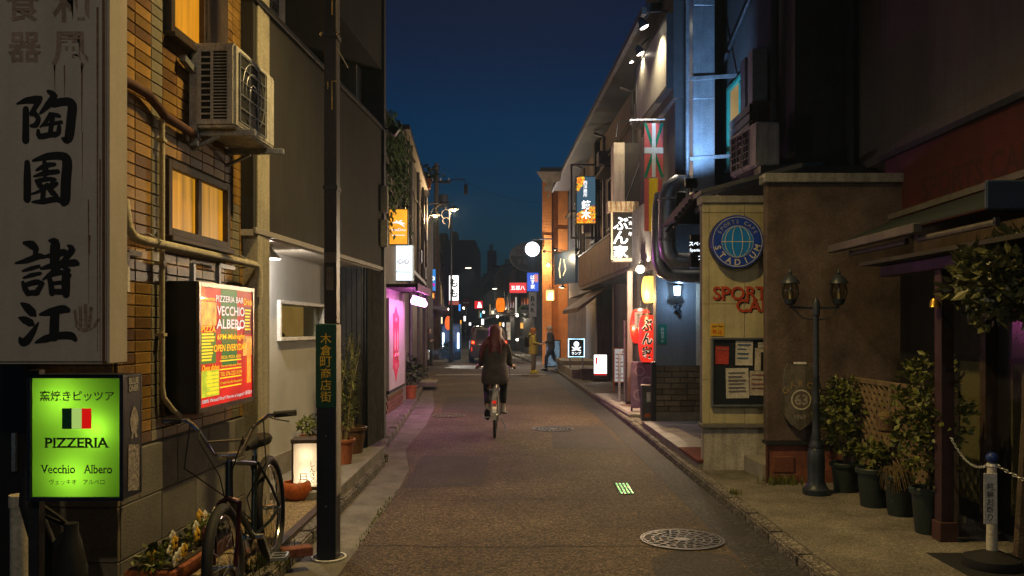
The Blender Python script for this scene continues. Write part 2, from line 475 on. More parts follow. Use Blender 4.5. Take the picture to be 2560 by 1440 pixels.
# kerb stones, one by one
kerb_r = setting(MB().box(2.0,2.01,-8,-7.99,-.05,0).build('kerb_right', m_kerb))
def kerb_line(path, width, z, ln, parent, side):
    P = [Vector(p) for p in path]; segs = []
    for a, b in zip(P, P[1:]):
        n = max(1, round((b-a).length/ln))
        for i in range(n): segs.append((a+(b-a)*i/n, a+(b-a)*(i+1)/n))
    for a, b in segs:
        d = (b-a); L = d.length-.012; ang = math.atan2(d.y, d.x)
        me = MB().box(0, L, -width/2, width/2, -.08, z+rnd.uniform(-.006,.004)).mesh('kerb_stone', m_kerb, bevel=.014, seg=2)
        c = a + d.normalized()*.006
        nx, ny = -math.sin(ang)*side*width/2, math.cos(ang)*side*width/2
        obj('kerb_stone', me, parent, (c.x+nx, c.y+ny, 0), (0, 0, ang+rnd.uniform(-.006,.006)))
kerb_line([(1.90,3.2),(1.90,13.2),(1.88,16),(1.82,20),(1.74,24),(1.58,32)], .125, .092, .62, kerb_r, -1)
kerb_l = setting(MB().box(-1.6,-1.59,-8,-7.99,-.05,0).build('kerb_left', m_kerb))
kerb_line([(-1.47,5.12),(-1.47,9.9)], .12, .10, .62, kerb_l, 1)
kerb_line([(-1.47,10.15),(-1.66,11.2),(-1.80,14),(-2.0,18),(-2.76,28.2)], .12, .10, .62, kerb_l, 1)

# manhole covers
m_iron = M('cast iron', (.055,.054,.062), .5, .4, var=.3, scale=12, bump=.2)
m_iron_d = M('rusty cast iron', (.030,.027,.027), .7, .2, var=.4, scale=20, bump=.4)
def manhole(loc, r, label, rot=0.0, cells=True):
    t = thing('manhole_cover', label, 'manhole', loc, rot, 'round manhole covers in the road')
    MB().lathe([(r,0),(r,.008),(r*.95,.008),(r*.95,.0)], 48, caps=False).build('frame', m_iron, t)
    MB().lathe([(0.001,.001),(r*.945,.001)], 48, caps=False).build('lid', m_iron_d, t)
    ribs = MB()
    for k, rr in enumerate([.16,.34,.52,.70,.90]):
        ribs.lathe([(r*(rr-.022),.001),(r*(rr-.022),.007),(r*(rr+.022),.007),(r*(rr+.022),.001)], 48, caps=False)
    for k in range(4):
        n = (8,12,16,24)[k]; a, b = [.16,.34,.52,.70,.90][k:k+2]
        for i in range(n):
            t0 = 2*math.pi*(i+.5*(k%2))/n; c, s_ = math.cos(t0), math.sin(t0)
            ribs.bar((c*r*a, s_*r*a, .004), (c*r*b, s_*r*b, .004), .016, .006)
    o = ribs.build('rib_pattern', m_iron, t); o['kind'] = 'stuff'
    MB().lathe([(0.001,.006),(r*.14,.006),(r*.15,.001)], 24, caps=False).build('centre_boss', m_iron, t)
    return t
manhole((Xp(1705,Yg(1350)), Yg(1350), .002), .315, 'large near iron manhole cover with honeycomb ribs in the asphalt', .3)
manhole((Xp(1383,Yg(1073)), Yg(1073), .002), .33, 'dull iron manhole cover in mid road right of the cyclist', .1)
manhole((Xp(1122,Yg(1040)), Yg(1040), .002), .30, 'pale ringed manhole cover in the road left of the cyclist', .8)

# made-up panel: glowing boxes stand in for a green lens-ghost pattern
t = thing('light_panel', 'small grid of green light dots set in the asphalt', 'light panel', (Xp(1560,8.5), 8.5, .002))
MB().box(-.075,.075,-.30,.30,0,.003).build('plate', m_gut, t)
m_glow_dot = E('green led', (.12,.9,.2), .8)
glow_dots = MB()
for i in range(4):
    for j in range(7):
        glow_dots.box(-.058+i*.036-.009+j*.002, -.058+i*.036+.009+j*.002, -.25+j*.082-.022, -.25+j*.082+.022, .003, .006)
o = glow_dots.build('led', m_glow_dot, t); o['kind'] = 'stuff'
# =================================================================== PIZZERIA (near left)
class Fac:                                  # a facade line X = a + b*Y, s = +1 when its street side is +X
    def __init__(s, a, b, Y0, side): s.a, s.b, s.Y0, s.side = a, b, Y0, side; s.k = math.sqrt(1+b*b)
    def Y(s, px, o=0.0): return (s.a + s.side*o) / ((px-HX)/F - s.b)
    def u(s, px, o=0.0): return (s.Y(px, o)-s.Y0)*s.k*(1 if s.side > 0 else -1)
    def z(s, px, py, o=0.0): return Zp(py, s.Y(px, o))
    def loc(s, z=0.0): return (s.a+s.b*s.Y0, s.Y0, z)
    def ang(s): return math.atan2(1, s.b) if s.side > 0 else math.atan2(-1, -s.b)

f1 = Fac(-2.368, .0422, 4.67, 1)
m_tile_o = M('ochre glazed tile', (.30,.175,.05), .42, var=.35, scale=9, bump=.15, rand=.35, spec=.5)
m_tile_g = M('grey glazed tile', (.24,.22,.17), .42, var=.25, scale=9, bump=.15, rand=.25, spec=.5)
m_tile_b = M('brown glazed tile', (.16,.085,.035), .42, var=.35, scale=9, bump=.15, rand=.35, spec=.5)
m_grout = M('tile mortar', (.075,.07,.06), .9, var=.3, bump=.4)
m_block = M('cut stone block', (.17,.165,.155), .85, var=.22, scale=4, bump=.45, bscale=120, rand=.12)
m_block_w = M('sandy stone block', (.21,.18,.13), .85, var=.22, scale=4, bump=.45, bscale=120, rand=.12)
m_wframe = M('old brown window frame', (.045,.028,.02), .55, var=.35, scale=12, bump=.2)
m_winlit = E('window lit amber', (1.0,.43,.02), .40, .6, 1.0, (16,16,.8))

pz = thing('pizzeria_building', 'ochre tiled corner building with stone block base and amber windows', 'building', f1.loc(), f1.ang())
W0 = 1.93                                   # facade length up to the pilaster
wall = MB().box(0, W0, .0, 3.2, 0, 7.0).build('wall', m_grout, pz)
# lower window and upper window openings in facade coordinates (u0,u1,z0,z1)
win_lo = (f1.u(403), f1.u(559), 2.17, 2.64)
win_up = (f1.u(410), f1.u(498), 3.43, 4.45)
holes = [win_lo, win_up, (f1.u(498), f1.u(553), 3.3, 7)]
tw, th = .2, .067
count = 0; rest = MB(); u = 0.0; cols = []
while u < W0-.02:
    wd = .15 if abs(u-.4) < .06 or u > W0-.40 else .2
    wd = min(wd, W0-u); cols.append((u, wd)); u += wd
tile_var = {}
for (u, wd) in cols:
    grey = abs(u-.4) < .06 or (W0-.32 < u < W0-.12)
    r = 0
    while .925 + r*th < 5.2:
        z = .925 + r*th; r += 1
        if any(u+wd*.6 > h[0] and u+wd*.4 < h[1] and z+th > h[2] and z < h[3] for h in holes): continue
        nm = 'g' if grey else ('b' if rnd.random() < .28 else 'o')
        vis = count < 285 and z < 3.75 and not (u > .62 and u+wd < 1.62 and .95 < z < 1.85)
        if vis:
            key = (nm, round(wd, 3))
            if key not in tile_var:
                tile_var[key] = MB().box(.003, wd-.003, -.012, .001, .003, th-.003).mesh('wall_tile', {'o': m_tile_o, 'g': m_tile_g, 'b': m_tile_b}[nm], bevel=.003)
            obj('wall_tile', tile_var[key], pz, (u, rnd.uniform(-.0015,.001), z)); count += 1
        else: rest.box(u+.003, u+wd-.003, -.012, .001, z+.003, z+th-.003)
o = rest.build('wall_tile', m_tile_o, pz); o['kind'] = 'stuff'
# gable side facing the viewer: the same tiles
side = MB()
for c in range(9):
    for r in range(34):
        y0, z0 = .004+c*tw, .925+r*th
        side.box(-.012, .001, y0+.003, y0+tw-.003, z0+.003, z0+th-.003)
o = side.build('side_tile', m_tile_o, pz); o['kind'] = 'stuff'
# stone base course blocks, street side and gable side
for row, (z0, z1, off) in enumerate([(.0,.32,.12),(.32,.62,.38),(.62,.915,.1)]):
    u = 0.0; first = True
    while u < W0:
        L = off+.12 if first else .5
        first = False
        L = min(L, W0-u)
        if L > .03:
            MB().box(u+.002, u+L-.003, -.03, .0, z0+.003, z1-.003).build('base_block', m_block, pz, bevel=.004)
        u += L
    v = 0.0
    while v < 1.9:
        L = .8 if row != 1 else .62
        MB().box(-.03, .0, v-.028 if v == 0 else v+.002, v+L-.003, z0+.003, z1-.003).build('base_block', m_block_w, pz, bevel=.004)
        v += L
# windows
def window(parent, x0, x1, z0, z1, panes, fw, mat_f, mat_p, depth=.05, y=0.0, sill=True):
    wn = MB()
    wn.box(x0-fw, x0, y-depth, y+.05, z0-fw, z1+fw); wn.box(x1, x1+fw, y-depth, y+.05, z0-fw, z1+fw)
    wn.box(x0, x1, y-depth, y+.05, z1, z1+fw); wn.box(x0, x1, y-depth, y+.05, z0-fw, z0)
    ww = (x1-x0)/panes
    for i in range(1, panes): wn.box(x0+ww*i-fw*.6, x0+ww*i+fw*.6, y-depth*.7, y+.05, z0, z1)
    wo_ = wn.build('window', mat_f, parent, bevel=.003)
    for i in range(panes):
        MB().box(x0+ww*i+(fw*.6 if i else 0), x0+ww*(i+1)-(fw*.6 if i < panes-1 else 0), y-.012, y-.006, z0, z1).build('pane', mat_p, wo_)
    if sill: MB().box(x0-fw*1.3, x1+fw*1.3, y-depth-.03, y, z0-fw-.035, z0-fw-.001).build('sill', mat_f, wo_, bevel=.004)
    return wo_
window(pz, win_lo[0]+.05, win_lo[1]-.05, win_lo[2]+.05, win_lo[3]-.05, 2, .05, m_wframe, m_winlit)
window(pz, win_up[0]+.05, win_up[1]-.03, win_up[2]+.05, win_up[3]-.05, 1, .05, m_wframe, m_winlit)
MB().box(win_up[1]-.02, f1.u(553), -.05, .0, 3.42, 7.0).build('boarding', m_wood, pz)
# light pilaster at the far end
m_pil = M('cream painted pilaster', (.42,.39,.31), .8, var=.2, scale=3, bump=.3, streak=.35)
MB().box(W0+.001, W0+.27, -.13, .5, 0, 7.0).build('pilaster', m_pil, pz, bevel=.006)
# pipes on the wall
m_pvc = M('yellowed pvc pipe', (.55,.50,.38), .5, var=.15, streak=.3)
m_rust = M('rusty iron pipe', (.09,.035,.02), .7, var=.4, scale=20)
MB().tube([(-.25,-.06,2.95),(.25,-.06,2.95),(.42,-.06,2.90),(.46,-.06,2.88),(.9,-.06,2.86)], .028, 10).build('rusty_pipe', m_rust, pz, smooth=True)
MB().tube([(.47,-.045,2.86),(.47,-.045,1.25),(.48,-.05,1.18),(.52,-.09,1.10),(.60,-.10,1.06)], .016, 10).build('drain_pipe', m_pvc, pz, smooth=True)
dp = MB().tube([(.0,-.05,2.30),(.0,-.07,2.15),(.03,-.09,2.10),(.12,-.10,2.09),(W0-.06,-.12,2.085),(W0-.02,-.13,2.07),(W0,-.135,2.03),(W0,-.135,1.84)], .027, 12).build('waste_pipe', m_pvc, pz, smooth=True)
for uu in (.25, W0-.22):
    MB().tube([(uu, 0, 2.14),(uu,-.07,2.14),(uu,-.14,2.10),(uu,-.10,2.05),(uu,-.05,2.05)], .006, 6).build('pipe_clip', m_steel, pz)
MB().bar((.06,-.03,2.02),(.06,-.03,1.80), .03).bar((.06,-.03,2.02),(.22,-.03,2.02), .03).build('wall_bracket', m_cream, pz)
for z in (2.72, 1.98, 1.55): MB().box(.445,.495,-.065,0,z,z+.02).build('pipe_clip', m_pvc, pz)
# air conditioner on steel brackets
m_ac = M('grimy white air conditioner', (.50,.49,.46), .5, var=.2, scale=5, streak=.55, bump=.1)
m_void = M('black grille void', (.008,.008,.008), .9, var=.1, bump=0)
def ac_unit(name_label, loc, rot, L=.78, D=.30, Hh=.55, brackets=True):
    t = thing('air_conditioner', name_label, 'air conditioner', loc, rot)
    MB().box(0, L, -D, 0, 0, Hh).build('casing', m_ac, t, bevel=.018, seg=2)
    # slotted end panel (x = 0 side)
    sl = MB()
    n = 11
    for i in range(n):
        z0 = .05+i*(Hh-.10)/n
        sl.box(-.003, .01, -.135, -.075, z0, z0+(Hh-.10)/n*.72)
        sl.box(-.003, .01, -.245, -.155, z0, z0+(Hh-.10)/n*.30); sl.box(-.003, .01, -.245, -.155, z0+(Hh-.10)/n*.5, z0+(Hh-.10)/n*.8)
    o = sl.build('louvre_slot', m_void, t); o['kind'] = 'stuff'
    # fan grille on the street side
    g = MB().box(.06, L-.20, -D-.004, -D+.01, .05, Hh-.05).build('grille_recess', m_void, t)
    fx, fz, fr = (.06+L-.20)/2, Hh/2, min(L-.30, Hh-.12)/2
    fan = MB()
    for k in range(3):
        a = k*2.094
        fan.add([(fx+.03*math.cos(a),-D-.006,fz+.03*math.sin(a)),(fx+fr*math.cos(a),-D-.008,fz+fr*math.sin(a)),(fx+fr*math.cos(a+.9),-D-.005,fz+fr*math.sin(a+.9)),(fx+.03*math.cos(a+1.2),-D-.006,fz+.03*math.sin(a+1.2))], [(0,1,2,3)])
    fan.build('fan', m_dark, t)
    gr = MB()
    for i in range(6): gr.bar((.06, -D-.012, .05+i*(Hh-.1)/5), (L-.20, -D-.012, .05+i*(Hh-.1)/5), .006)
    for i in range(4): gr.bar((.06+i*(L-.26)/3, -D-.012, .05), (.06+i*(L-.26)/3, -D-.012, Hh-.05), .006)
    for q in (.35,.7,1.0): gr.tube([(fx+fr*q*math.cos(2*math.pi*k/24), -D-.012, fz+fr*q*math.sin(2*math.pi*k/24)) for k in range(24)], .003, 5, True)
    o = gr.build('wire_guard', m_steel, t); o['kind'] = 'stuff'
    MB().box(L-.19, L-.01, -D-.005, -D+.01, .03, Hh-.03).build('service_panel', m_ac, t, bevel=.004)
    if brackets:
        for x in (.10, L-.08):
            b = MB().bar((x, .10,-.02),(x,-D-.10,-.02), .035, .04).bar((x,.10,-.16),(x,.10,.10), .04, .03).bar((x,.08,-.15),(x,-D*.5,-.04), .03, .02)
            b.build('bracket', m_steel, t, bevel=.003)
    return t
acx, acy = Xp(470, 5.56), 5.56
ac = ac_unit('grimy white air conditioner on brackets high on the ochre tiled wall', (f1.a+f1.b*5.56+.035, 5.56, Zp(317,5.56)), f1.ang())
MB().bar((.02,-.02,-.12),(.02,-.02,.36),.05,.04).bar((.02,-.02,.36),(-.16,-.02,.40),.04,.04).build('wall_frame', m_steel, ac)

# ------------------------------------------------------------------ tall white hanging sign with brush characters
m_signw = M('weathered white sign panel', (.50,.455,.38), .7, var=.16, scale=3, bump=.04, streak=.12, fine=.12, warm=(.54,.47,.40))
m_ink = M('black sign paint', (.006,.006,.008), .7, var=.2, bump=.05)
m_fade = M('faded brown lettering', (.30,.22,.18), .8, var=.25, bump=.05)
m_ruststain = M('rust stain', (.20,.11,.065), .9, var=.4, scale=30, bump=.05)
SY = 3.75; q = SY/F
bs = thing('hanging_sign', 'tall weathered white signboard with black brush characters at far left', 'sign', (Xp(0,SY), SY, Zp(910,SY)))
xr = 262*q
MB().box(-.22, xr, 0, .19, 0, 2.3).build('panel', m_signw, bs, bevel=.012, seg=2)
MB().box(xr+.0005, xr+.014, .012, .19, .0, 2.3).build('edge_trim', m_signw, bs, bevel=.004)
MB().bar((xr-.004, -.003, .0),(xr-.004,-.003,2.3), .006,.006).build('corner_seam', m_rust, bs)
MB().box(-.05,-.01,.19,.95,.3,.36).box(-.05,-.01,.19,.95,1.9,1.96).build('bracket', m_dark, bs)
def sp(x, y, ox, oy, k):                   # zoomed photo pixel -> panel coordinates
    return ((ox + x/k)*q, (910-(oy + y/k))*q)
K3 = 1440/330.0
strokes = []
def S(o, *pts): strokes.append((o, pts))
A = (0, 200)                                # 陶 and 園, traced stroke by stroke: (x, y, width)
S(A,(185,262,16),(290,225,70),(400,215,95),(440,200,60)); S(A,(430,230,60),(385,300,56),(350,370,60)); S(A,(365,350,62),(420,420,56),(395,490,64),(345,500,40))
S(A,(285,320,70),(285,460,74),(283,660,80))
S(A,(530,125,40),(590,175,86),(530,270,80),(440,365,26)); S(A,(590,260,86),(720,235,92),(790,275,104),(780,420,104),(760,600,104),(735,660,80),(690,640,40))
S(A,(545,365,30),(620,385,50),(650,395,40)); S(A,(555,380,56),(500,460,44),(440,515,16)); S(A,(460,500,24),(580,475,40),(670,462,44)); S(A,(580,400,50),(560,520,54),(545,600,46))
S(A,(420,550,36),(435,615,66),(540,600,62),(620,590,60)); S(A,(650,510,44),(640,575,58),(600,610,40))
S(A,(300,900,60),(302,1080,84),(300,1300,82)); S(A,(365,880,26),(520,835,80),(680,830,90),(735,890,110),(722,1100,112),(715,1300,112),(700,1340,80))
S(A,(355,1330,20),(470,1325,64),(620,1300,64),(690,1330,60)); S(A,(400,985,24),(500,935,66),(600,920,40)); S(A,(490,900,50),(500,990,70),(490,1040,50)); S(A,(375,1052,22),(500,1015,60),(632,1000,54))
S(A,(400,1100,40),(440,1150,70)); S(A,(430,1095,50),(540,1080,50),(605,1085,36)); S(A,(585,1090,40),(555,1150,50),(450,1170,50)); S(A,(520,1150,60),(440,1210,36),(345,1245,18)); S(A,(480,1180,60),(470,1290,54)); S(A,(620,1130,46),(560,1190,34)); S(A,(520,1170,40),(580,1230,66),(630,1265,30))
B = (0, 580)                                # 諸 and 江
S(B,(270,120,40),(350,140,96),(395,190,70),(380,240,36)); S(B,(172,340,16),(300,310,62),(420,265,70),(480,270,46)); S(B,(250,425,20),(340,398,46),(432,372,36)); S(B,(260,500,20),(350,470,48),(445,450,36))
S(B,(255,550,40),(280,620,66),(310,670,60)); S(B,(290,575,50),(400,545,62),(470,560,44)); S(B,(465,565,44),(430,620,60),(395,670,56)); S(B,(300,665,56),(410,660,64))
S(B,(545,95,30),(600,110,104),(605,200,112),(600,330,104),(590,400,60)); S(B,(490,265,26),(600,250,70),(700,220,76),(740,240,40)); S(B,(750,150,30),(790,190,80),(720,290,60),(600,420,62),(475,518,20)); S(B,(450,400,24),(560,370,64),(700,345,70),(820,335,80),(850,345,50)); S(B,(700,380,50),(755,415,46))
S(B,(530,470,40),(560,560,64),(570,670,60)); S(B,(560,465,54),(680,440,56),(760,470,52)); S(B,(725,470,90),(722,580,96),(725,680,80)); S(B,(590,558,40),(700,548,46)); S(B,(580,650,60),(700,650,64))
S(B,(240,780,30),(300,820,92),(360,880,96),(385,905,40)); S(B,(212,935,20),(270,955,80),(340,990,86),(365,1005,40)); S(B,(428,980,8),(370,1080,60),(300,1180,90),(250,1200,90),(225,1160,40))
S(B,(440,900,24),(560,870,86),(690,840,90),(745,850,60)); S(B,(605,880,96),(598,1000,104),(595,1140,104)); S(B,(390,1205,18),(500,1165,80),(640,1130,80),(780,1130,86),(825,1170,50))
mb = MB()
for i, (o_, pts) in enumerate(strokes):
    P = [sp(p[0], p[1], o_[0], o_[1], K3) for p in pts]
    # smooth the stroke with a few extra points
    Q, Wd = [], []
    for j in range(len(P)-1):
        for s_ in (0, .33, .66):
            p0, p1, p2, p3 = P[max(j-1,0)], P[j], P[j+1], P[min(j+2,len(P)-1)]
            tt = s_
            cr = lambda a,b,c,d: .5*((2*b)+(-a+c)*tt+(2*a-5*b+4*c-d)*tt*tt+(-a+3*b-3*c+d)*tt**3)
            Q.append((cr(p0[0],p1[0],p2[0],p3[0]), cr(p0[1],p1[1],p2[1],p3[1])))
            Wd.append((pts[j][2]*(1-tt)+pts[j+1][2]*tt)/K3*q)
    Q.append(P[-1]); Wd.append(pts[-1][2]/K3*q)
    mb.ribbon(Q, Wd, -.0025-.00006*i)
o = mb.build('lettering', m_ink, bs)
# faded upper characters with rust runs
mb = MB(); put_text(mb, '風', 176*q, (910-122)*q, 92*q, 96*q, -.0022, .02); put_text(mb, '和', 178*q, (910-8)*q, 92*q, 96*q, -.0022, .02)
put_text(mb, '器', 62*q, (910-118)*q, 84*q, 88*q, -.0022, .02); put_text(mb, '食', 58*q, (910-12)*q, 88*q, 92*q, -.0022, .02)
mb.build('faded_lettering', m_fade, bs)
mb = MB()
for (x, y0, y1, wd) in ((137,160,226,5),(162,165,240,5),(205,165,330,6),(222,500,760,4),(206,330,470,3),(244,20,880,7),(250,400,905,5),(137,158,178,9),(205,160,182,10),(224,590,640,6)):
    mb.ribbon([((x+rnd.uniform(-1,1))*q, (910-y0)*q), (x*q, (910-(y0+y1)/2)*q), ((x+rnd.uniform(-1,1))*q, (910-y1)*q)], [wd*q*.8, wd*q*.5, wd*q*.15], -.0018)
mb.build('rust_run', m_ruststain, bs)
# brown hand print
mb = MB(); hq = lambda x, y: sp(x, y, 0, 580, K3)
for (xa, ya, xb, yb, wd) in ((822,860,838,1030,34),(880,825,882,1040,38),(935,805,938,1060,40),(995,830,975,1060,38),(1075,955,1030,1030,34)):
    mb.ribbon([hq(xa,ya), hq((xa+xb)/2,(ya+yb)/2), hq(xb,yb)], [wd/K3*q]*3, -.0019)
mb.ribbon([hq(860,1060), hq(930,1070), hq(1000,1050)], [30/K3*q, 50/K3*q, 26/K3*q], -.00195)
mb.build('hand_print', M('brown hand print', (.27,.20,.14), .8, var=.4, scale=60, bump=.05), bs)

# ------------------------------------------------------------------ green lit sign box
GY = 3.9; g = GY/F
gs = thing('pizzeria_sign', 'green lit sign box with the Italian flag and PIZZERIA lettering', 'sign', (Xp(0,GY), GY, Zp(1250,GY)))
gx = lambda px: px*g
gz = lambda py: (1250-py)*g
x0, x1, z0, z1 = gx(72), gx(308), gz(1250), gz(938)
D = .20
bx = MB()
bx.box(x0, x1, .18, D, z0, z1)                                       # back
bx.box(x0, x0+.014, 0, .18, z0, z1); bx.box(x1-.014, x1, 0, .18, z0, z1)
bx.box(x0+.014, x1-.014, 0, .18, z1-.014, z1); bx.box(x0+.014, x1-.014, 0, .18, z0, z0+.014)
bx.build('housing', M('navy sign housing', (.02,.022,.035), .45, .2, var=.3, streak=.3), gs, bevel=.002)
fr = MB(); a = .013
fr.box(x0-.004, x0+a, -.012, .0, z0-.004, z1+.004); fr.box(x1-a, x1+.004, -.012, .0, z0-.004, z1+.004); fr.box(x0+a, x1-a, -.012, .0, z1-a, z1+.004); fr.box(x0+a, x1-a, -.012, .0, z0-.004, z0+a)
fr.build('frame', M('navy sign frame', (.02,.024,.05), .35, .3, var=.2), gs, bevel=.002)
m_greenpanel = T('green acrylic', (.36,.92,.045))
MB().sheet([(x0+a,.004,z0+a),(x1-a,.004,z0+a),(x1-a,.004,z1-a),(x0+a,.004,z1-a)]).build('panel', m_greenpanel, gs)
lamp(gs, 'POINT', (gx(240), .075, gz(1072)), .42, (1.0,.97,.8), .03)
lamp(gs, 'POINT', (gx(150), .12, gz(1000)), .80, (1.0,.97,.8), .05)
lamp(gs, 'POINT', (gx(180), .12, gz(1190)), .85, (1.0,.97,.8), .05)
m_signink = M('dark green sign ink', (.012,.03,.006), .6, var=.1, bump=0)
lettering(gs, '窯焼きピッツア', gx(192), gz(990), 186*g, 26*g, m_signink, .0005, .012)
lettering(gs, 'ヴェッキオ　アルベロ', gx(192), gz(1205), 138*g, 15*g, m_signink, .0005, .004)
def serif_text(parent, txt, cx, cz, wd, ht, mat, y, bold=.02):
    mb = MB(); put_text(mb, txt, cx, cz, wd, ht, y, bold, stretch=True)
    # slab serifs at stem ends
    n = len(txt); base, top = cz-ht/2, cz+ht/2
    vs, fs = glyph(txt, bold); bx0, bx1, by0, by1 = bbox2(vs); sx = wd/(bx1-bx0)
    ends = {}
    for vx, vy in vs:
        for nm, yy in (('b', by0), ('t', by1)):
            if abs(vy-yy) < .012: ends.setdefault(nm, []).append(cx-wd/2+(vx-bx0)*sx)
    for nm, xs in ends.items():
        xs.sort(); grp = [[xs[0], xs[0]]]
        for x in xs[1:]:
            if x-grp[-1][1] < wd/n*.16: grp[-1][1] = x
            else: grp.append([x, x])
        for a_, b_ in grp:
            if b_-a_ < wd/n*.3:
                zz = base if nm == 'b' else top; e = wd/n*.11; hh = ht*.085
                zA, zB = (zz, zz+hh) if nm == 'b' else (zz-hh, zz)
                mb.sheet([(a_-e, y-.0002, zA), (b_+e, y-.0002, zA), (b_+e, y-.0002, zB), (a_-e, y-.0002, zB)])
    return mb.build('lettering', mat, parent)
serif_text(gs, 'PIZZERIA', gx(192), gz(1107), 158*g, 25*g, m_signink, .0005)
serif_text(gs, 'Vecchio', gx(145), gz(1173), 85*g, 21*g, m_signink, .0005, .012)
serif_text(gs, 'Albero', gx(245), gz(1173), 70*g, 21*g, m_signink, .0005, .012)
flag = MB().box(gx(155), gx(179), 0, .002, gz(1072), gz(1021)).build('flag_green', M('flag green ink', (.0,.10,.03), .6, var=.1, bump=0), gs)
MB().box(gx(179.2), gx(204), 0, .002, gz(1072), gz(1021)).build('flag_white', E('flag white ink', (.62,.95,.22), .55), gs)
MB().box(gx(204.2), gx(228), 0, .002, gz(1072), gz(1021)).build('flag_red', E('flag red ink', (1,.01,.005), .55), gs)
# stickers on the side of the box
m_stk = M('peeling sticker', (.42,.38,.36), .8, var=.35, scale=30, bump=.2)
def side_sheet(y0, y1, z0_, z1_, mat, nm): return MB().box(x1+.0005, x1+.002, y0, y1, z0_, z1_).build(nm, mat, gs)
side_sheet(.05, .16, gz(985), gz(942), M('dark sticker', (.05,.045,.045), .7), 'sticker')
stx = MB(); put_text(stx, 'BLUE', 0, .014, .10, .03, 0, .02, stretch=True); put_text(stx, 'ONER', 0, -.020, .10, .03, 0, .02, stretch=True)
stx.m = None
vv = [(x1+.0026, .105+v[0], gz(963)+v[2]) for v in stx.v]; mb = MB(); mb.add(vv, stx.f); mb.build('sticker_lettering', M('sticker white', (.55,.53,.5), .7), gs)
fig = [(0,.075),(.018,.05),(.03,.01),(.022,-.03),(.014,-.045),(.024,-.07),(.008,-.07),(.004,-.05),(-.004,-.05),(-.008,-.07),(-.024,-.07),(-.014,-.045),(-.022,-.03),(-.03,.01),(-.018,.05)]
mb = MB(); mb.add([(x1+.0022, .11+a_*1.5, gz(1062)+b_*1.05) for a_, b_ in fig], [tuple(range(len(fig)))]); mb.build('sticker', m_stk, gs)
pts = [(.045,-.10),(.16,-.115),(.165,.10),(.05,.115)]
mb = MB(); mb.add([(x1+.0022, a_, gz(1178)+b_) for a_, b_ in pts], [(0,1,2,3)]); mb.build('sticker', M('scribbled paper sticker', (.36,.32,.31), .8, var=.7, scale=60, bump=.2), gs)
# hook bracket down to the ground
MB().bar((x0-.02,.10,z1+.02),(x0-.02,.10,-1.0), .05,.05).bar((x0-.02,.10,z0+.04),(x0+.05,.10,z0+.04),.03).build('post', m_dark, gs)

bd = thing('side_door', 'black side door recess left of the green sign', 'door', (Xp(-60,4.5),4.5,0))
MB().box(-.6,Xp(66,4.5)-Xp(-60,4.5),0,.1,0,1.62).build('leaf', m_black, bd, bevel=.005); MB().box(-.62,Xp(66,4.5)-Xp(-60,4.5)+.01,-.01,.12,1.621,1.68).build('lintel', m_dark, bd)
MB().bar((.22,-.03,.85),(.22,-.03,1.05),.02).build('handle', m_steel, bd)
# drain pipes, wrapped cable ducts under the sign
t = thing('downpipe', 'pale plastic downpipe at the far left corner', 'pipe', (Xp(50,4.3), 4.3, 0))
MB().tube([(0,0,.0),(0,0,.72)], .045, 16).build('pipe', m_pvc, t, smooth=True)
MB().lathe([(.052,.70),(.052,.76),(.045,.76)], 16).build('socket', m_pvc, t, smooth=True)
for (pxx, lab, leanx) in ((118, 'white cable duct with a black wrapped elbow under the green sign', -.09), (178, 'white stained cable duct with a black cone cap beside the wall', .0)):
    t = thing('cable_duct', lab, 'duct', (Xp(pxx,4.2), 4.2, 0), 0, 'cable ducts under the green sign')
    MB().tube([(0,0,0),(0,0,.42)], .058, 16).build('pipe', M('stained white duct', (.5,.48,.45), .6, var=.3, streak=.6), t, smooth=True)
    if leanx: MB().tube([(0,0,.38),(0,0,.47),(-.02,0,.54),(leanx,0,.74),(leanx-.02,.05,.9)], [.066,.07,.055,.045,.04], 12).build('wrapped_elbow', m_rubber, t, smooth=True)
    else:
        MB().lathe([(.075,.38),(.075,.42),(.05,.54),(.034,.60),(.034,.64)], 14).build('cone_cap', m_rubber, t, smooth=True)
        MB().tube([(0,0,.62),(-.06,0,.67),(-.16,.0,.74)], .010, 6).build('cable', m_rubber, t)
        MB().tube([(0,0,.62),(-.06,.01,.64),(-.17,.0,.69)], .010, 6).build('cable', m_rubber, t)
        MB().tube([(-.02,0,.58),(-.07,-.01,.52),(-.12,0,.44)], .028, 8).build('cable_sleeve', m_rubber, t, smooth=True)

# ------------------------------------------------------------------ lit menu box on the wall
mx0 = 5.25
ms = thing('menu_lightbox', 'lit red and yellow pizzeria poster in a steel light box on the wall', 'sign', (f1.a+f1.b*mx0, mx0, 1.07), f1.ang())
Lm, Dm, Hm = .99, .225, .82
MB().box(0, Lm, -Dm+.02, -.01, 0, Hm).build('housing', m_black, ms, bevel=.004)
fr = MB(); a = .034
fr.box(0, a, -Dm, -Dm+.02, 0, Hm); fr.box(Lm-a, Lm, -Dm, -Dm+.02, 0, Hm); fr.box(a, Lm-a, -Dm, -Dm+.02, Hm-a, Hm); fr.box(a, Lm-a, -Dm, -Dm+.02, 0, a)
fr.build('frame', M('brushed steel frame', (.20,.19,.17), .3, .9, var=.15), ms, bevel=.003)
MB().bar((.2,-.1,Hm),(.2,-.1,Hm+.12),.03).build('hanger', m_steel, ms)
MB().bar((.62,-.1,Hm),(.62,-.1,Hm+.14),.03).bar((.62,-.1,Hm+.14),(.9,-.1,Hm+.14),.03).build('hanger', m_steel, ms)
PW, PH = Lm-2*a, Hm-2*a
yp = -Dm+.008
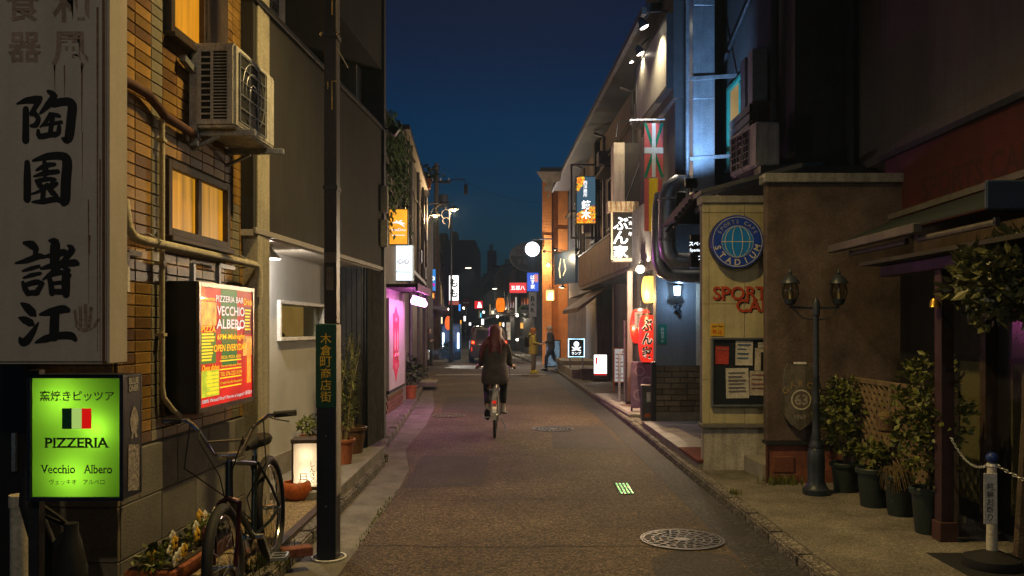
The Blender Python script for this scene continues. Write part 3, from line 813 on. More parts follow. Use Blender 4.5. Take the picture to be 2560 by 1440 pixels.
def pr(px0, px1, pz0, pz1, mat, layer, nm='poster_area'):        # area in poster fractions
    MB().sheet([(a+px0*PW, yp-layer*.0012, a+pz0*PH),(a+px1*PW, yp-layer*.0012, a+pz0*PH),(a+px1*PW, yp-layer*.0012, a+pz1*PH),(a+px0*PW, yp-layer*.0012, a+pz1*PH)]).build(nm, mat, ms)
e_red = E('poster red', (.80,.012,.008), 0.78, .4, 3); e_grn = E('poster green', (.005,.20,.03), 0.75); e_yel = E('poster yellow', (1,.60,.01), 1.5); e_wht = E('poster white', (1,.90,.80), 1.0); e_dgr = E('poster dark green', (.05,.22,.02), 0.9); e_org = E('poster orange', (1,.28,.02), 1.2, .5, 20); e_crim = E('poster crimson', (.30,.004,.012), .5); e_food = E('poster pizza photo', (.85,.38,.06), 1.05, .7, 16); e_lime = E('poster lime', (.55,.62,.03), 1.05, .4, 9)
pr(0,1,0,1,e_red,0)
pr(.36,.68,.55,1,e_grn,1); pr(.38,.68,.33,.55,e_grn,1)
pr(0,.28,.68,.88,e_food,1); pr(.0,.27,.36,.62,e_dgr,1); pr(.02,.33,.08,.30,e_lime,1); pr(.82,1,.60,.86,e_crim,1); pr(.80,.99,.40,.58,e_food,2); pr(.88,.97,.14,.52,e_org,3)
def pt(txt, cx, cz, wd, ht, mat, layer, bold=.01, halo=None, ital=0.0):
    if halo: mat, halo = halo, mat
    if halo: lettering(ms, txt, a+cx*PW, a+cz*PH, wd*PW*1.015, ht*PH*1.06, halo, yp-layer*.0012, bold+.035, stretch=True, name='poster_lettering', ital=ital)
    lettering(ms, txt, a+cx*PW, a+cz*PH, wd*PW, ht*PH, mat, yp-(layer+1)*.0012, bold, stretch=True, name='poster_lettering', ital=ital)
pt('PIZZERIA BAR', .53, .915, .54, .055, e_crim, 4, .012, e_wht)
pt('VECCHIO', .55, .81, .54, .085, e_crim, 4, .02, e_wht)
pt('ALBERO', .55, .695, .56, .085, e_crim, 4, .02, e_wht)
pt('6PM-Midnight', .55, .575, .54, .06, e_red, 5, .005, e_yel, .1)
pt('OPEN EVERYDAY', .54, .485, .64, .06, e_red, 5, .005, e_yel, .1)
pt('PIZZA, PIZZA, BEER!', .55, .40, .40, .03, e_crim, 4, .0, e_yel)
pt('You can take away Pizza!', .55, .325, .40, .026, e_crim, 4, .0, e_yel)
pt('TEL 076-222-3139', .55, .255, .42, .034, e_crim, 4, .0, e_yel)
pt('Credit Cards Accepted', .55, .175, .42, .03, e_crim, 4, .0, e_yel)
pt('100% Wood Fire!! Forno a Legna!! 薪窯!!', .5, .045, .96, .045, e_crim, 4, .0, e_wht)
pt('PIZZA', .13, .65, .24, .05, e_red, 4, .0, e_yel)
pt('Oven dishes', .17, .325, .30, .05, e_red, 4, .0, e_yel, .15)
pt('Drink', .90, .905, .18, .06, e_red, 4, .0, e_yel); pt('Margherita ¥1,420-', .13, .90, .24, .035, e_yel, 4, .01)
lines = MB()
for i in range(9): z = a+(.60-.027*i)*PH; lines.box(a+.02*PW, a+(.16+.09*rnd.random())*PW, yp-.0036, yp-.003, z, z+.011)
for i in range(7): z = a+(.82-.03*i)*PH; lines.box(a+.84*PW, a+(.93+.05*rnd.random())*PW, yp-.0036, yp-.003, z, z+.010)
for i in range(6): z = a+(.265-.033*i)*PH; lines.box(a+(.10+.1*rnd.random())*PW, a+.31*PW, yp-.0036, yp-.003, z, z+.012)
o = lines.build('menu_line', e_yel, ms); o['kind'] = 'stuff'
lines = MB()
for zz in (.365, .29, .215, .135): lines.box(a+.34*PW, a+.76*PW, yp-.0036, yp-.003, a+zz*PH, a+zz*PH+.008)
o = lines.build('menu_line', e_yel, ms); o['kind'] = 'stuff'
MB().sheet([(a,-Dm+.0002,a),(Lm-a,-Dm+.0002,a),(Lm-a,-Dm+.0002,Hm-a),(a,-Dm+.0002,Hm-a)]).build('cover_glass', glass('poster cover', (.97,.97,.97), .02), ms)
# =================================================================== BICYCLES
m_bikef = M('dark teal bicycle paint', (.02,.03,.035), .3, .5, var=.15, bump=.02)
m_burg = M('burgundy fork paint', (.045,.007,.012), .3, .4, var=.15, bump=.02)
m_bikew = M('silver bicycle paint', (.55,.54,.52), .35, .4, var=.1, bump=.02)
def wheel(parent, c, r, steer=0.0, fat=.022):
    ax = Matrix.Translation(c) @ Matrix.Rotation(steer, 4, 'Z')
    circ = lambda rr, n=36: [tuple(ax @ Vector((rr*math.cos(2*math.pi*k/n), 0, rr*math.sin(2*math.pi*k/n)))) for k in range(n)]
    ty = MB().tube(circ(r-fat), fat, 10, True).build('wheel', m_rubber, parent, smooth=True)
    MB().tube(circ(r-fat*2.3), .010, 8, True).build('rim', m_chrome, ty, smooth=True)
    hb = MB(); hb.tube([tuple(ax @ Vector((0,-.055,0))), tuple(ax @ Vector((0,.055,0)))], .018, 10); hb.build('hub', m_chrome, ty, smooth=True)
    sp_ = MB()
    for k in range(28):
        a0 = 2*math.pi*k/28; sgn = 1 if k % 2 else -1
        sp_.tube([tuple(ax @ Vector((.016*math.cos(a0+1.2*sgn), .028*sgn, .016*math.sin(a0+1.2*sgn)))), tuple(ax @ Vector(((r-fat*2.4)*math.cos(a0), 0, (r-fat*2.4)*math.sin(a0))))], .0014, 4)
    o = sp_.build('spoke', m_steel, ty); o['kind'] = 'stuff'
    return ty
def bicycle(label, loc, rot, fm, forkm, style, r=.335, wb=1.05, steer=0.0, crank=0.0, group=None):
    t = thing('bicycle', label, 'bicycle', loc, 0); t.rotation_euler = rot
    if group: t['group'] = group
    fat = .028 if style != 'city' else .021
    wheel(t, (0,0,r), r, 0, fat)
    wheel(t, (wb,0,r), r, steer, fat)
    bb = (.45,0,.29); seat_t = (.27,0,.74); head_b = (wb-.20,0,.66); head_t = (wb-.26,0,.84)
    fr = MB().tube([bb, seat_t], .016, 10)
    if style == 'city':
        fr.tube([bb,(.62,0,.38),head_b], .019, 10).tube([(.40,0,.44),(.6,0,.5),(wb-.23,0,.76)], .015, 10)
    else:
        fr.tube([bb,head_b], .019, 10).tube([(.29,0,.70),head_t], .017, 10)
    fr.tube([head_b, head_t], .022, 12)
    for s in (-1, 1):
        fr.tube([bb,(.2,.05*s,.31),(0,.06*s,r)], .010, 8).tube([(.28,.02*s,.70),(.12,.05*s,.5),(0,.06*s,r)], .009, 8)
    fr.build('frame', fm, t, smooth=True)
    ax = Matrix.Translation((wb-.20,0,0)) @ Matrix.Rotation(steer, 4, 'Z') @ Matrix.Translation((-(wb-.20),0,0))
    fk = MB(); fk.m = ax
    fk.tube([(wb-.19,-.05,.63),(wb-.19,0,.655),(wb-.19,.05,.63)], .016, 8)
    for s in (-1, 1): fk.tube([(wb-.19,.055*s,.63),(wb-.09,.058*s,.48),(wb,.058*s,r)], [.014,.012,.010], 8)
    fk.build('fork', forkm, t, smooth=True)
    hb = MB(); hb.m = ax
    hx, hz = wb-.26, .84
    if style == 'city':
        hb.tube([(hx,0,hz),(hx-.02,0,hz+.10)], .014, 8)
        hb.tube([(hx-.20,-.27,hz+.16),(hx-.08,-.25,hz+.17),(hx+.03,-.12,hz+.12),(hx+.03,.12,hz+.12),(hx-.08,.25,hz+.17),(hx-.20,.27,hz+.16)], .012, 8)
        ends = [((hx-.20,s*.27,hz+.16),(hx-.10,s*.255,hz+.17)) for s in (-1,1)]
    else:
        hb.tube([(hx,0,hz),(hx-.02,0,hz+.05)], .016, 8).tube([(hx+.02,-.05,hz+.04),(hx+.02,.05,hz+.04)], .02, 8)
        hb.tube([(hx-.10,-.36,hz+.23),(hx-.05,-.22,hz+.235),(hx+.0,-.15,hz+.19),(hx+.02,-.075,hz+.05),(hx+.02,.075,hz+.05),(hx+.0,.15,hz+.19),(hx-.05,.22,hz+.235),(hx-.10,.36,hz+.23)], .012, 8)
        hb.tube([(hx+.01,-.115,hz+.12),(hx+.01,.115,hz+.12)], .008, 6)
        ends = [((hx-.11,s*.365,hz+.23),(hx-.065,s*.25,hz+.235)) for s in (-1,1)]
    ho = hb.build('handlebar', m_chrome if style != 'city' else m_bikew, t, smooth=True)
    for e0, e1 in ends:
        g_ = MB(); g_.m = ax; g_.tube([e0, e1], .018, 10); g_.build('grip', m_rubber, ho, smooth=True)
        lv = MB(); lv.m = ax; d = 1 if e0[1] > 0 else -1
        lv.tube([(e1[0]+.02,e1[1]-.02*d,e1[2]-.01),(e1[0]+.05,e1[1]+.03*d,e1[2]-.02),(e0[0]+.06,e0[1]-.03*d,e0[2]-.035)], .005, 6); lv.build('brake_lever', m_chrome, ho)
    cb = MB()
    for s in (-1, 1):
        cb.tube([(hx,.14*s,hz+.20),(hx+.12,.12*s,hz+.16),(hx+.10,.03*s,hz-.05),(wb-.2,.02*s,.62)], .004, 5)
        cb.tube([(hx-.02,.2*s,hz+.22),(hx+.08,.22*s,hz+.0),(hx-.1,.05*s,.6),(.5,.02,.4)], .004, 5)
    o = cb.build('cable', m_rubber, t); o['kind'] = 'stuff'
    MB().tube([(.265,0,.73),(.25,0,.80)], .012, 8).build('seat_post', m_chrome, t)
    sd = MB().loft([(.19,0,.80,.13,.085),(.19,0,.825,.14,.095),(.20,0,.845,.13,.085)]); sd.tube([(.28,0,.83),(.38,0,.835),(.43,0,.83)], [.05,.028,.02], 10)
    sd.build('saddle', m_rubber, t, smooth=True)
    ck = MB().lathe([(.02,-.012),(.095,-.012),(.095,-.006),(.02,-.006)], 24, (bb[0],bb[1]-.04,bb[2]), 'y')
    dx, dz = .165*math.cos(crank), .165*math.sin(crank)
    ck.tube([(bb[0],-.06,bb[2]),(bb[0]+dx,-.08,bb[2]+dz)], .010, 8).tube([(bb[0],.06,bb[2]),(bb[0]-dx,.08,bb[2]-dz)], .010, 8).tube([(bb[0],-.06,bb[2]),(bb[0],.06,bb[2])], .018, 8)
    co = ck.build('crank', m_chrome, t, smooth=True)
    for s, sg in ((-1, 1), (1, -1)):
        cx, cz = bb[0]+sg*dx, bb[2]+sg*dz
        pd = MB()
        for yy in (.085,.175): pd.bar((cx-.045, s*yy, cz),(cx+.045, s*yy, cz), .012,.022)
        for xx in (-.045,0,.045): pd.bar((cx+xx, s*.085, cz),(cx+xx, s*.175, cz), .014,.02)
        pd.build('pedal', m_steel, co)
    MB().tube([(.02,-.045,r+.035),(bb[0],-.045,bb[2]+.09)], .006, 5).tube([(.02,-.045,r-.035),(bb[0],-.045,bb[2]-.09)], .006, 5).build('chain', m_dark, t)
    if style == 'city':
        n = 16; arc = [(math.cos(R(20+150*k/(n-1)))*(r+.018), 0, r+math.sin(R(20+150*k/(n-1)))*(r+.018)) for k in range(n)]
        arc += [(-(r+.018)*math.cos(R(12+k*14)), 0, r-(r+.018)*math.sin(R(12+k*14))*.5) for k in range(1)]
        fd = MB()
        for p, q_ in zip(arc, arc[1:]): fd.bar(p, q_, .06, .006)
        fd.build('mudguard', m_bikew, t)
        rk = MB()
        for y in (-.07,0,.07): rk.tube([(-.26,y,.71),(.18,y,.71)], .006, 6)
        for x in (-.26,-.05,.16): rk.tube([(x,-.07,.71),(x,.07,.71)], .006, 6)
        for s in (-1,1): rk.tube([(-.20,.07*s,.71),(0,.07*s,r)], .006, 6); 
        rk.build('rack', m_steel, t)
        MB().box(-.385,-.37,-.028,.028,.53,.575).build('reflector', E('red reflector', (1,.03,.01), .5), t, bevel=.006)
        MB().bar((-.37,0,.55),(-.30,0,.56),.012).build('reflector_stay', m_steel, t)
        MB().tube([(0,-.07,r),(-.02,-.15,.17),(-.05,-.17,.10)], .009, 6).build('kickstand', m_steel, t)
        ba = MB().box(.0,.42,-.06,-.052,.25,.36); ba.build('chain_guard', m_bikew, t, bevel=.01)
    return t
nb = bicycle('dark cruiser bicycle with high handlebars leaning by the tiled wall', (-1.56,5.60,.10), (0,0,0), m_bikef, m_burg, 'cruiser', .335, 1.06, .02, 1.2)
nb.rotation_euler = (.06, .094, R(-87))

# =================================================================== PLANTS
def leafmesh(n, rx, ry, rz, size, seed, cx=0, cy=0, cz=0, hollow=.35, long=1.8):
    rg = random.Random(seed); mb = MB()
    for _ in range(n):
        while True:
            p = Vector((rg.uniform(-1,1), rg.uniform(-1,1), rg.uniform(-1,1)))
            if hollow < p.length < 1: break
        bumpy = .82+.25*math.sin(p.x*7+seed)*math.sin(p.z*6+seed*2)
        c = Vector((cx+p.x*rx*bumpy, cy+p.y*ry*bumpy, cz+p.z*rz*bumpy))
        d = Vector((rg.gauss(0,1)+p.x, rg.gauss(0,1)+p.y, rg.gauss(0,.8)+p.z*.6)).normalized()
        u = d.orthogonal().normalized(); a = rg.uniform(0,6.28); u = (Matrix.Rotation(a,3,d) @ u)
        s = size*rg.uniform(.6,1.3); L = s*long
        nrm = d.cross(u)*s*.12
        mb.add([c, c+d*L*.5+u*s*.5+nrm, c+d*L, c+d*L*.5-u*s*.5+nrm], [(0,1,2),(0,2,3)])
    return mb
m_bark = M('bark', (.09,.065,.04), .9, var=.4, bump=.5)
m_potg = M('dark green plastic pot', (.022,.035,.032), .5, var=.2, bump=.1)
def pot_profile(r, h): return [(r*.72,0),(r*.74,.01),(r*.92,h*.86),(r*1.04,h*.87),(r*1.06,h*.97),(r*1.0,h),(r*.9,h*.99),(r*.86,h*.9)]
# flower planter by the wall
fp = thing('flower_planter', 'log edged planter of white and yellow pansies against the stone base', 'planter', (-2.02,4.42,.07), f1.ang())
m_log = M('pale log', (.34,.26,.14), .8, var=.3, scale=10, bump=.4, streak=.3)
logs = [((-.02,-.30,-.05),(1.15,-.30,-.05),.05),((.03,-.33,-.08),(.03,.06,-.08),.05),((.03,-.33,.01),(.03,.06,.01),.045),((-.02,-.30,-.115),(1.15,-.30,-.115),.035),((-.02,-.30,.05),(1.15,-.30,.05),.05),((-.02,-.30,.15),(1.15,-.30,.15),.05),((.03,-.33,.10),(.03,.06,.10),.05),((.03,-.33,.19),(.03,.06,.19),.045),((1.12,-.33,.10),(1.12,.06,.10),.05)]
for p0, p1, rr in logs: MB().tube([p0,p1], rr, 12).build('log', m_log, fp, smooth=True)
MB().box(.07,1.08,-.24,.03,.02,.25).build('trough', m_terra, fp, bevel=.01)
MB().box(.09,1.06,-.22,.01,.2505,.258).build('soil', m_soil, fp)
fo = MB()
for k in range(9): 
    g_ = leafmesh(60,.09,.09,.07,.028,30+k, .12+k*.11, -.10+.03*math.sin(k), .285); fo.add(g_.v, g_.f)
fo.build('foliage', m_leaf, fp)
m_petw = M('white petal', (.75,.72,.62), .6, var=.1); m_pety = M('yellow petal', (.75,.45,.03), .6, var=.15); m_petd = M('dark petal', (.08,.01,.02), .6)
rg = random.Random(4)
for k in range(20):
    cx, cy_, cz = .10+rg.random()*.95, -.24+rg.random()*.24, .295+rg.random()*.075
    if k < 3: cx, cy_, cz = .12+.09*k, -.23+.02*k, .30
    mb = MB(); rz_ = rg.uniform(-.5,.5)
    for a_ in (0,72,144,216,288):
        px_, pz_ = cx+.022*math.cos(R(a_+90)), cz+.022*math.sin(R(a_+90))
        mb.ball((px_, cy_-.004*(a_%2), pz_), .021, 8, 5, (1,.25,1))
    fl = mb.build('flower', [m_petw,m_petw,m_petw,m_pety,m_pety,m_petw,m_pety,m_petd][k%8], fp, smooth=True)
    MB().ball((cx,cy_-.008,cz), .008, 6, 4).build('flower_eye', m_pety if k%8 not in (3,4,6) else m_petd, fl)

# =================================================================== DARK BUILDING (left, second)
f2 = Fac(-2.483, .0773, 6.78, 1)
m_dpan = M('dark brown render', (.034,.032,.031), .85, var=.25, scale=1.2, bump=.25, bscale=150, streak=.4)
m_soff = M('cream soffit', (.55,.50,.42), .8, var=.12)
m_wwall = M('off-white render', (.55,.55,.52), .85, var=.10, scale=1.5, bump=.15, bscale=120, streak=.04, fine=.15)
db = thing('dark_building', 'dark brown rendered building with a white recessed ground floor', 'building', f2.loc(), f2.ang())
U1 = 4.13
MB().box(-.25, U1-.10, 0, 4.0, 2.36, 4.10).build('upper_wall', m_dpan, db, bevel=.004)
MB().box(-.25, U1-.10, -.03, 4.0, 4.102, 4.15).build('parapet_cap', m_dark, db, bevel=.004)
MB().box(-.25, U1-.10, 1.0, 4.0, 4.152, 4.86).build('balcony_wall', m_wwall, db)
MB().box(U1-.40, U1-.12, .25, .999, 4.152, 4.86).build('balcony_end', m_wwall, db)
MB().box(-.25, U1-.10, 0, 4.0, 4.865, 8.2).build('top_wall', m_dpan, db, bevel=.004)
MB().box(U1-.098, U1+.02, -.03, 3.9, .2, 8.3).build('corner_trim', M('grey corner trim', (.10,.10,.115), .6, var=.2), db, bevel=.006)
MB().box(-.25, U1-.10, .005, 3.0, 2.31, 2.358).build('soffit', m_soff, db)
MB().box(-.25, U1-.10, -.02, .004, 2.325, 2.372).build('drip_edge', M('pale drip edge', (.30,.28,.25), .6), db, bevel=.004)
Ry = .36
uw0, uw1 = (8.06-6.78)*f2.k, (9.42-6.78)*f2.k
wz0, wz1 = 1.51, 1.83
wl = MB().box(-.25, uw0, Ry, Ry+.2, .12, 2.309); wl.box(uw1, 3.16, Ry, Ry+.2, .12, 2.309); wl.box(uw0, uw1, Ry, Ry+.2, .12, wz0); wl.box(uw0, uw1, Ry, Ry+.2, wz1, 2.309)
wl.build('ground_wall', m_wwall, db)
MB().box(-.25, 3.15, Ry-.012, Ry-.001, .12, .40).build('plinth_band', M('grey wall footing', (.33,.31,.27), .85, var=.2, bump=.3), db)
MB().box(-.0, .14, .02, Ry-.001, .12, 2.308).build('end_pier', M('peach render', (.55,.44,.34), .8, var=.1), db)
# shop window with a lit room behind
wn = MB(); fw = .035
wn.box(uw0-fw, uw1+fw, Ry-.04, Ry-.002, wz1-.001, wz1+fw); wn.box(uw0-fw, uw1+fw, Ry-.05, Ry-.002, wz0-fw, wz0+.001); wn.box(uw0-fw, uw0+.002, Ry-.04, Ry-.002, wz0, wz1); wn.box(uw1-.002, uw1+fw, Ry-.04, Ry-.002, wz0, wz1)
wo_ = wn.build('window', m_white, db, bevel=.004)
MB().box(uw0, uw1, Ry+.02, Ry+.026, wz0, wz1).build('pane', m_glass, wo_)
MB().box(uw0-.3, uw1+1.6, Ry+.55, Ry+.57, wz0-.3, wz1+.4).build('room_wall', E('amber lit room wall', (.85,.45,.09), .36, .2, 2), wo_)
MB().box(uw0-.2, uw1+.2, Ry+.03, Ry+.9, wz0-.06, wz0-.01).build('counter', m_wood, wo_)
mb = MB(); mb.m = Matrix.Translation((uw0+.45,Ry+.3,wz0+.0)) @ Matrix.Rotation(-.25,4,'Y'); mb.box(-.012,.012,-.1,.1,0,.17); mb.build('menu_stand', m_black, wo_)
MB().lathe([(.02,0),(.025,.06),(.05,.12)], 12, (uw0+.78,Ry+.3,wz0-.008)).build('cup', m_black, wo_, smooth=True)
for k in range(6): MB().ball((uw0+.2+k*.2, Ry+.4, wz0+.01), .05, 8, 5, (1.3,1,.6)).build('dish', m_black, wo_)
lamp(db, 'POINT', (uw0+.6, Ry+.6, wz1+.15), 2.5, (1,.6,.2), .05)
# return wall clad in dark boards, facing up the street
rx = 3.16
MB().box(rx, rx+.06, .02, Ry+.2, .2, 2.309).build('return_wall', m_black, db)
m_board = M('charred black board', (.03,.03,.033), .6, var=.3, scale=8, streak=.4, rand=.3)
for k in range(6):
    MB().box(rx-.022, rx-.001, .03+k*.062, .03+k*.062+.05, .21, 2.29).build('board', m_board, db, bevel=.003)
# corrugated metal front
cg = MB(); n = 26; uA, uB = 3.225, U1-.10
vs = []; 
for i in range(n+1):
    u = uA+(uB-uA)*i/n; y = .0+(.0 if i % 2 else -.022)
    vs += [(u, y, .2), (u, y, 2.305)]
cg.add(vs, [(2*i, 2*i+2, 2*i+3, 2*i+1) for i in range(n)])
cg.build('corrugated_sheet', M('grey corrugated metal', (.16,.16,.165), .4, .6, var=.2, streak=.4), db)
MB().box(uA, uB, .002, .3, .2, 2.305).build('front_wall', m_black, db)
# bakelite boxes and flood lamp near the corner
for z in (3.05, 2.62): MB().box(U1-.19,U1-.11,-.09,-.001,z,z+.34).build('meter_box', m_cream, db, bevel=.012)
fl = thing('flood_lamp', 'small black flood lamp on the corner of the dark building', 'lamp', (f2.a+f2.b*10.85+.03,10.85,4.13), f2.ang())
MB().bar((0,0,0),(.05,-.06,.02),.02).build('arm', m_dark, fl); mb = MB(); mb.m = Matrix.Translation((.06,-.10,.0)) @ Matrix.Rotation(.6,4,'X'); mb.box(-.05,.05,-.06,.06,-.05,.05); mb.build('head', m_black, fl, bevel=.01)
# second AC on the balcony
ac_unit('white air conditioner on the dark building balcony behind the parapet', (f2.a+f2.b*7.1-.52,7.1,4.152), f2.ang(), .8, .3, .6, False)
# pendant cone lamp under the soffit
cl = thing('ceiling_lamp', 'white cone shaped lamp under the cream soffit', 'lamp', (f2.a+f2.b*7.35-.20,7.35,2.31), f2.ang())
MB().lathe([(.04,0),(.05,-.03),(.115,-.10),(.12,-.115),(.10,-.11)], 24).build('lamp_shade', m_white, cl, smooth=True)
MB().ball((0,0,-.105), .035, 10, 6).build('bulb', E('warm bulb', (1,.8,.5), 3), cl, smooth=True)
lamp(cl, 'POINT', (0,0,-.16), 55, (1,.88,.76), .04)
# pebbled strip and plinth
m_peb = M('pebble mix', (.26,.19,.10), .8, var=.3, scale=30, bump=1.0, bscale=75, fine=1.8)
ps = setting(MB().slab([(-1.60,5.75),(-1.60,7.30),(-2.75,7.30),(-2.75,5.75)], .09, .125).build('pebble_strip', m_peb))
ps2 = setting(MB().slab([(-1.52,7.31),(-1.52,10.14),(-2.9,10.14),(-2.9,7.31)], -.05, .195).build('plinth', m_conc, bevel=.006))
MB().box(-1.625,-1.565,5.72,7.28,.08,.135).build('edging_board', m_wood, ps, bevel=.004)
# grass at the foot of the bike
def grass(loc, n, spread, h, seed, label, nm='grass_tuft'):
    rg = random.Random(seed); mb = MB()
    for _ in range(n):
        x, y = rg.gauss(0,spread[0]), rg.gauss(0,spread[1]); a_ = rg.uniform(0,6.28); hh = h*rg.uniform(.4,1.2); b_ = rg.uniform(.1,.6)*hh
        c, s = math.cos(a_), math.sin(a_); wd = .004
        mb.add([(x-s*wd,y+c*wd,0),(x+s*wd,y-c*wd,0),(x+c*b_*.4+s*wd*.7,y+s*b_*.4-c*wd*.7,hh*.6),(x+c*b_*.4-s*wd*.7,y+s*b_*.4+c*wd*.7,hh*.6),(x+c*b_,y+s*b_,hh)], [(0,1,2,3),(3,2,4)])
    o = mb.build(nm, m_leaf, None); o.location = loc; o['kind'] = 'stuff'; o['label'] = label; o['category'] = 'grass'
    return o
grass((-1.62,5.45,.10), 260, (.10,.14), .09, 1, 'weeds growing around the rear bicycle wheel')
grass((-1.135,7.2,.0), 160, (.012,.55), .03, 2, 'thin line of moss and weeds along the left gutter joint')
bk = tag(MB().box(-.10,.10,-.05,.05,0,.06).build('brick', M('red brick', (.20,.07,.04), .85, var=.3, bump=.4), None, bevel=.006), 'loose red brick lying behind the rear bicycle wheel', 'brick')
bk.location = (-1.42,5.62,.10); bk.rotation_euler = (0,0,.5)

# paper lantern box and orange bowl
lb = thing('floor_lantern', 'white paper floor lantern with black brush writing beside the pole', 'lantern', (Xp(769,7.5), 7.5, .195), R(6))
fr = MB()
for x in (-.115,.115):
    for y in (-.10,.10): fr.bar((x,y,0),(x,y,.42),.016)
fr.box(-.13,.13,-.115,.115,.405,.44); fr.box(-.125,.125,-.11,.11,0,.028)
fr.build('frame', m_wood, lb, bevel=.003)
m_paper = T('lantern paper', (.95,.86,.72))
pp = MB()
for (xa,ya,xb,yb) in ((-.107,-.098,.107,-.098),(.113,-.092,.113,.092),(.107,.098,-.107,.098),(-.113,.092,-.113,-.092)):
    pp.sheet([(xa,ya,.028),(xb,yb,.028),(xb,yb,.405),(xa,ya,.405)])
pp.build('paper', m_paper, lb)
lamp(lb, 'POINT', (0,.0,.11), 1.3, (1,.80,.55), .04); lamp(lb, 'POINT', (0,.0,.31), .8, (1,.80,.55), .04)
lettering(lb, 'しんさく', .055, .15, .045, .19, m_ink, -.0995, .004, vertical=True)
lettering(lb, '月', -.03, .10, .08, .10, M('pale grey ink', (.42,.38,.33), .8, bump=0), -.0990, .0)
ob = thing('bowl_planter', 'round orange terracotta bowl in front of the paper lantern', 'bowl', (Xp(732,Yg(1255,.125)), Yg(1255,.125)+.12, .125))
MB().lathe([(.08,0),(.115,.03),(.132,.08),(.125,.13),(.105,.155),(.098,.15),(.11,.11),(.10,.05),(.02,.04)], 32, caps=True).build('bowl', M('glazed orange terracotta', (.42,.10,.018), .4, var=.25, scale=12), ob, smooth=True)
lp = thing('small_plant', 'small leafy green plant behind the paper lantern', 'plant', (-2.02,8.5,.195))
MB().lathe(pot_profile(.10,.34), 16).build('pot', m_terra, lp, smooth=True); leafmesh(110,.13,.12,.10,.035,9,0,0,.43).build('foliage', m_leaf, lp); MB().tube([(0,0,.3),(0,0,.45)],.006,5).build('stem', m_bark, lp)

# potted bamboo at the boards
def bamboo(label, loc, h, n, spread, seed, potr, poth, mat=m_terra):
    t = thing('potted_bamboo', label, 'plant', loc, 0, 'potted bamboo against the dark boards')
    MB().lathe(pot_profile(potr, poth), 24).build('pot', mat, t, smooth=True); MB().lathe([(.001,poth*.9),(potr*.86,poth*.9)], 20, caps=False).build('soil', m_soil, t)
    rg = random.Random(seed); lf = MB()
    for i in range(n):
        a_ = rg.uniform(0,6.28); r0 = potr*.5*rg.random(); x, y = r0*math.cos(a_), r0*math.sin(a_)
        hh = h*rg.uniform(.55,1); lx, ly = rg.gauss(0,spread), rg.gauss(0,spread*.7)
        MB().tube([(x,y,poth*.88),(x+lx*.3,y+ly*.3,poth+hh*.5),(x+lx,y+ly,poth+hh)], [.006,.005,.002], 6).build('cane', M('bamboo cane', (.28,.22,.07), .6, var=.3), t, smooth=True)
        for _ in range(60):
            f_ = rg.uniform(.15,1); c = Vector((x+lx*f_*f_, y+ly*f_*f_, poth+hh*f_))
            d = Vector((rg.gauss(0,1), rg.gauss(0,1), rg.uniform(-.6,.5))).normalized(); u = d.cross(Vector((0,0,1))).normalized(); L = rg.uniform(.06,.15)
            lf.add([c, c+d*L*.4+u*.009, c+d*L, c+d*L*.4-u*.009], [(0,1,2),(0,2,3)])
    lf.build('foliage', M('bamboo leaf', (.13,.14,.03), .5, var=.4, scale=20), t)
bamboo('tall bamboo in a brown glazed pot by the corrugated metal', (-1.80,9.60,.195), 1.05, 9, .10, 3, .16, .30, M('brown glazed pot', (.12,.06,.025), .35, var=.3))
bamboo('yellowing bamboo in a terracotta pot just behind the sign pole', (-1.76,8.85,.195), 1.15, 9, .08, 5, .13, .26)

# =================================================================== SIGN POLE WITH ASSUMED STREET LAMP
m_navy = M('navy painted steel', (.018,.024,.045), .4, .3, var=.25, scale=3, streak=.2)
m_polebrn = M('brown painted steel', (.026,.021,.020), .45, .3, var=.25, streak=.2)
PY = 5.83; px0 = Xp(791,PY)
sp_ = thing('sign_pole', 'dark square street pole with green vertical Japanese sign plate', 'pole', (px0, PY, 0))
MB().box(0,.131,0,.17,.0,1.63).build('lower_post', m_navy, sp_, bevel=.006)
MB().box(.045,.131,.03,.15,1.631,6.2).build('upper_post', m_polebrn, sp_, bevel=.005)
MB().box(.131,.136,.01,.16,.45,1.62).build('side_plate', M('scuffed white plate', (.45,.43,.42), .5, var=.3, scale=8, streak=.4), sp_)
gp = MB().box(-.004,.136,-.006,.0,1.62-.205*2.75,1.625).build('green_plate', M('green enamel', (.004,.07,.045), .4, var=.15, bump=.03), sp_, bevel=.002)
lettering(sp_, '木倉町商店街', .066, 1.33, .085, .475, M('yellow plate lettering', (.88,.62,.05), .6, var=.1, bump=0), -.0075, .006, vertical=True)
MB().tube([(.066+.115*math.cos(2*math.pi*k/28), .085+.125*math.sin(2*math.pi*k/28), .014) for k in range(28)], .007, 6, True).build('base_ring', m_white, sp_)
for z in (.38,.86): MB().lathe([(.001,-.001),(.007,.0),(.007,.004)], 10, (.066,-.002,z), 'y').build('bolt', m_chrome, sp_)
for z in (3.60, 2.55):
    MB().box(.038,.138,.022,.158,z,z+.03).build('strap', m_dark, sp_)
MB().ball((.03,.02,3.615),.014,8,6).build('strap_bolt', m_chrome, sp_); MB().ball((.142,.02,3.615),.014,8,6).build('strap_bolt', m_chrome, sp_)
for (z0_, z1_) in ((3.75,3.95),(3.10,3.29)):
    MB().box(.098,.103,.022,.03,z0_,z1_).box(.098,.13,.022,.03,z1_,z1_+.006).build('cable_strip', M('brass strip', (.4,.26,.06), .4, .5), sp_)
    MB().box(.07,.074,.022,.03,z1_-.05,z1_).build('cable_strip', M('brass strip', (.4,.26,.06), .4, .5), sp_)
MB().tube([(.136,.03,3.52),(.22,-.02,3.37)], .004, 5).build('stay_wire', m_chrome, sp_)
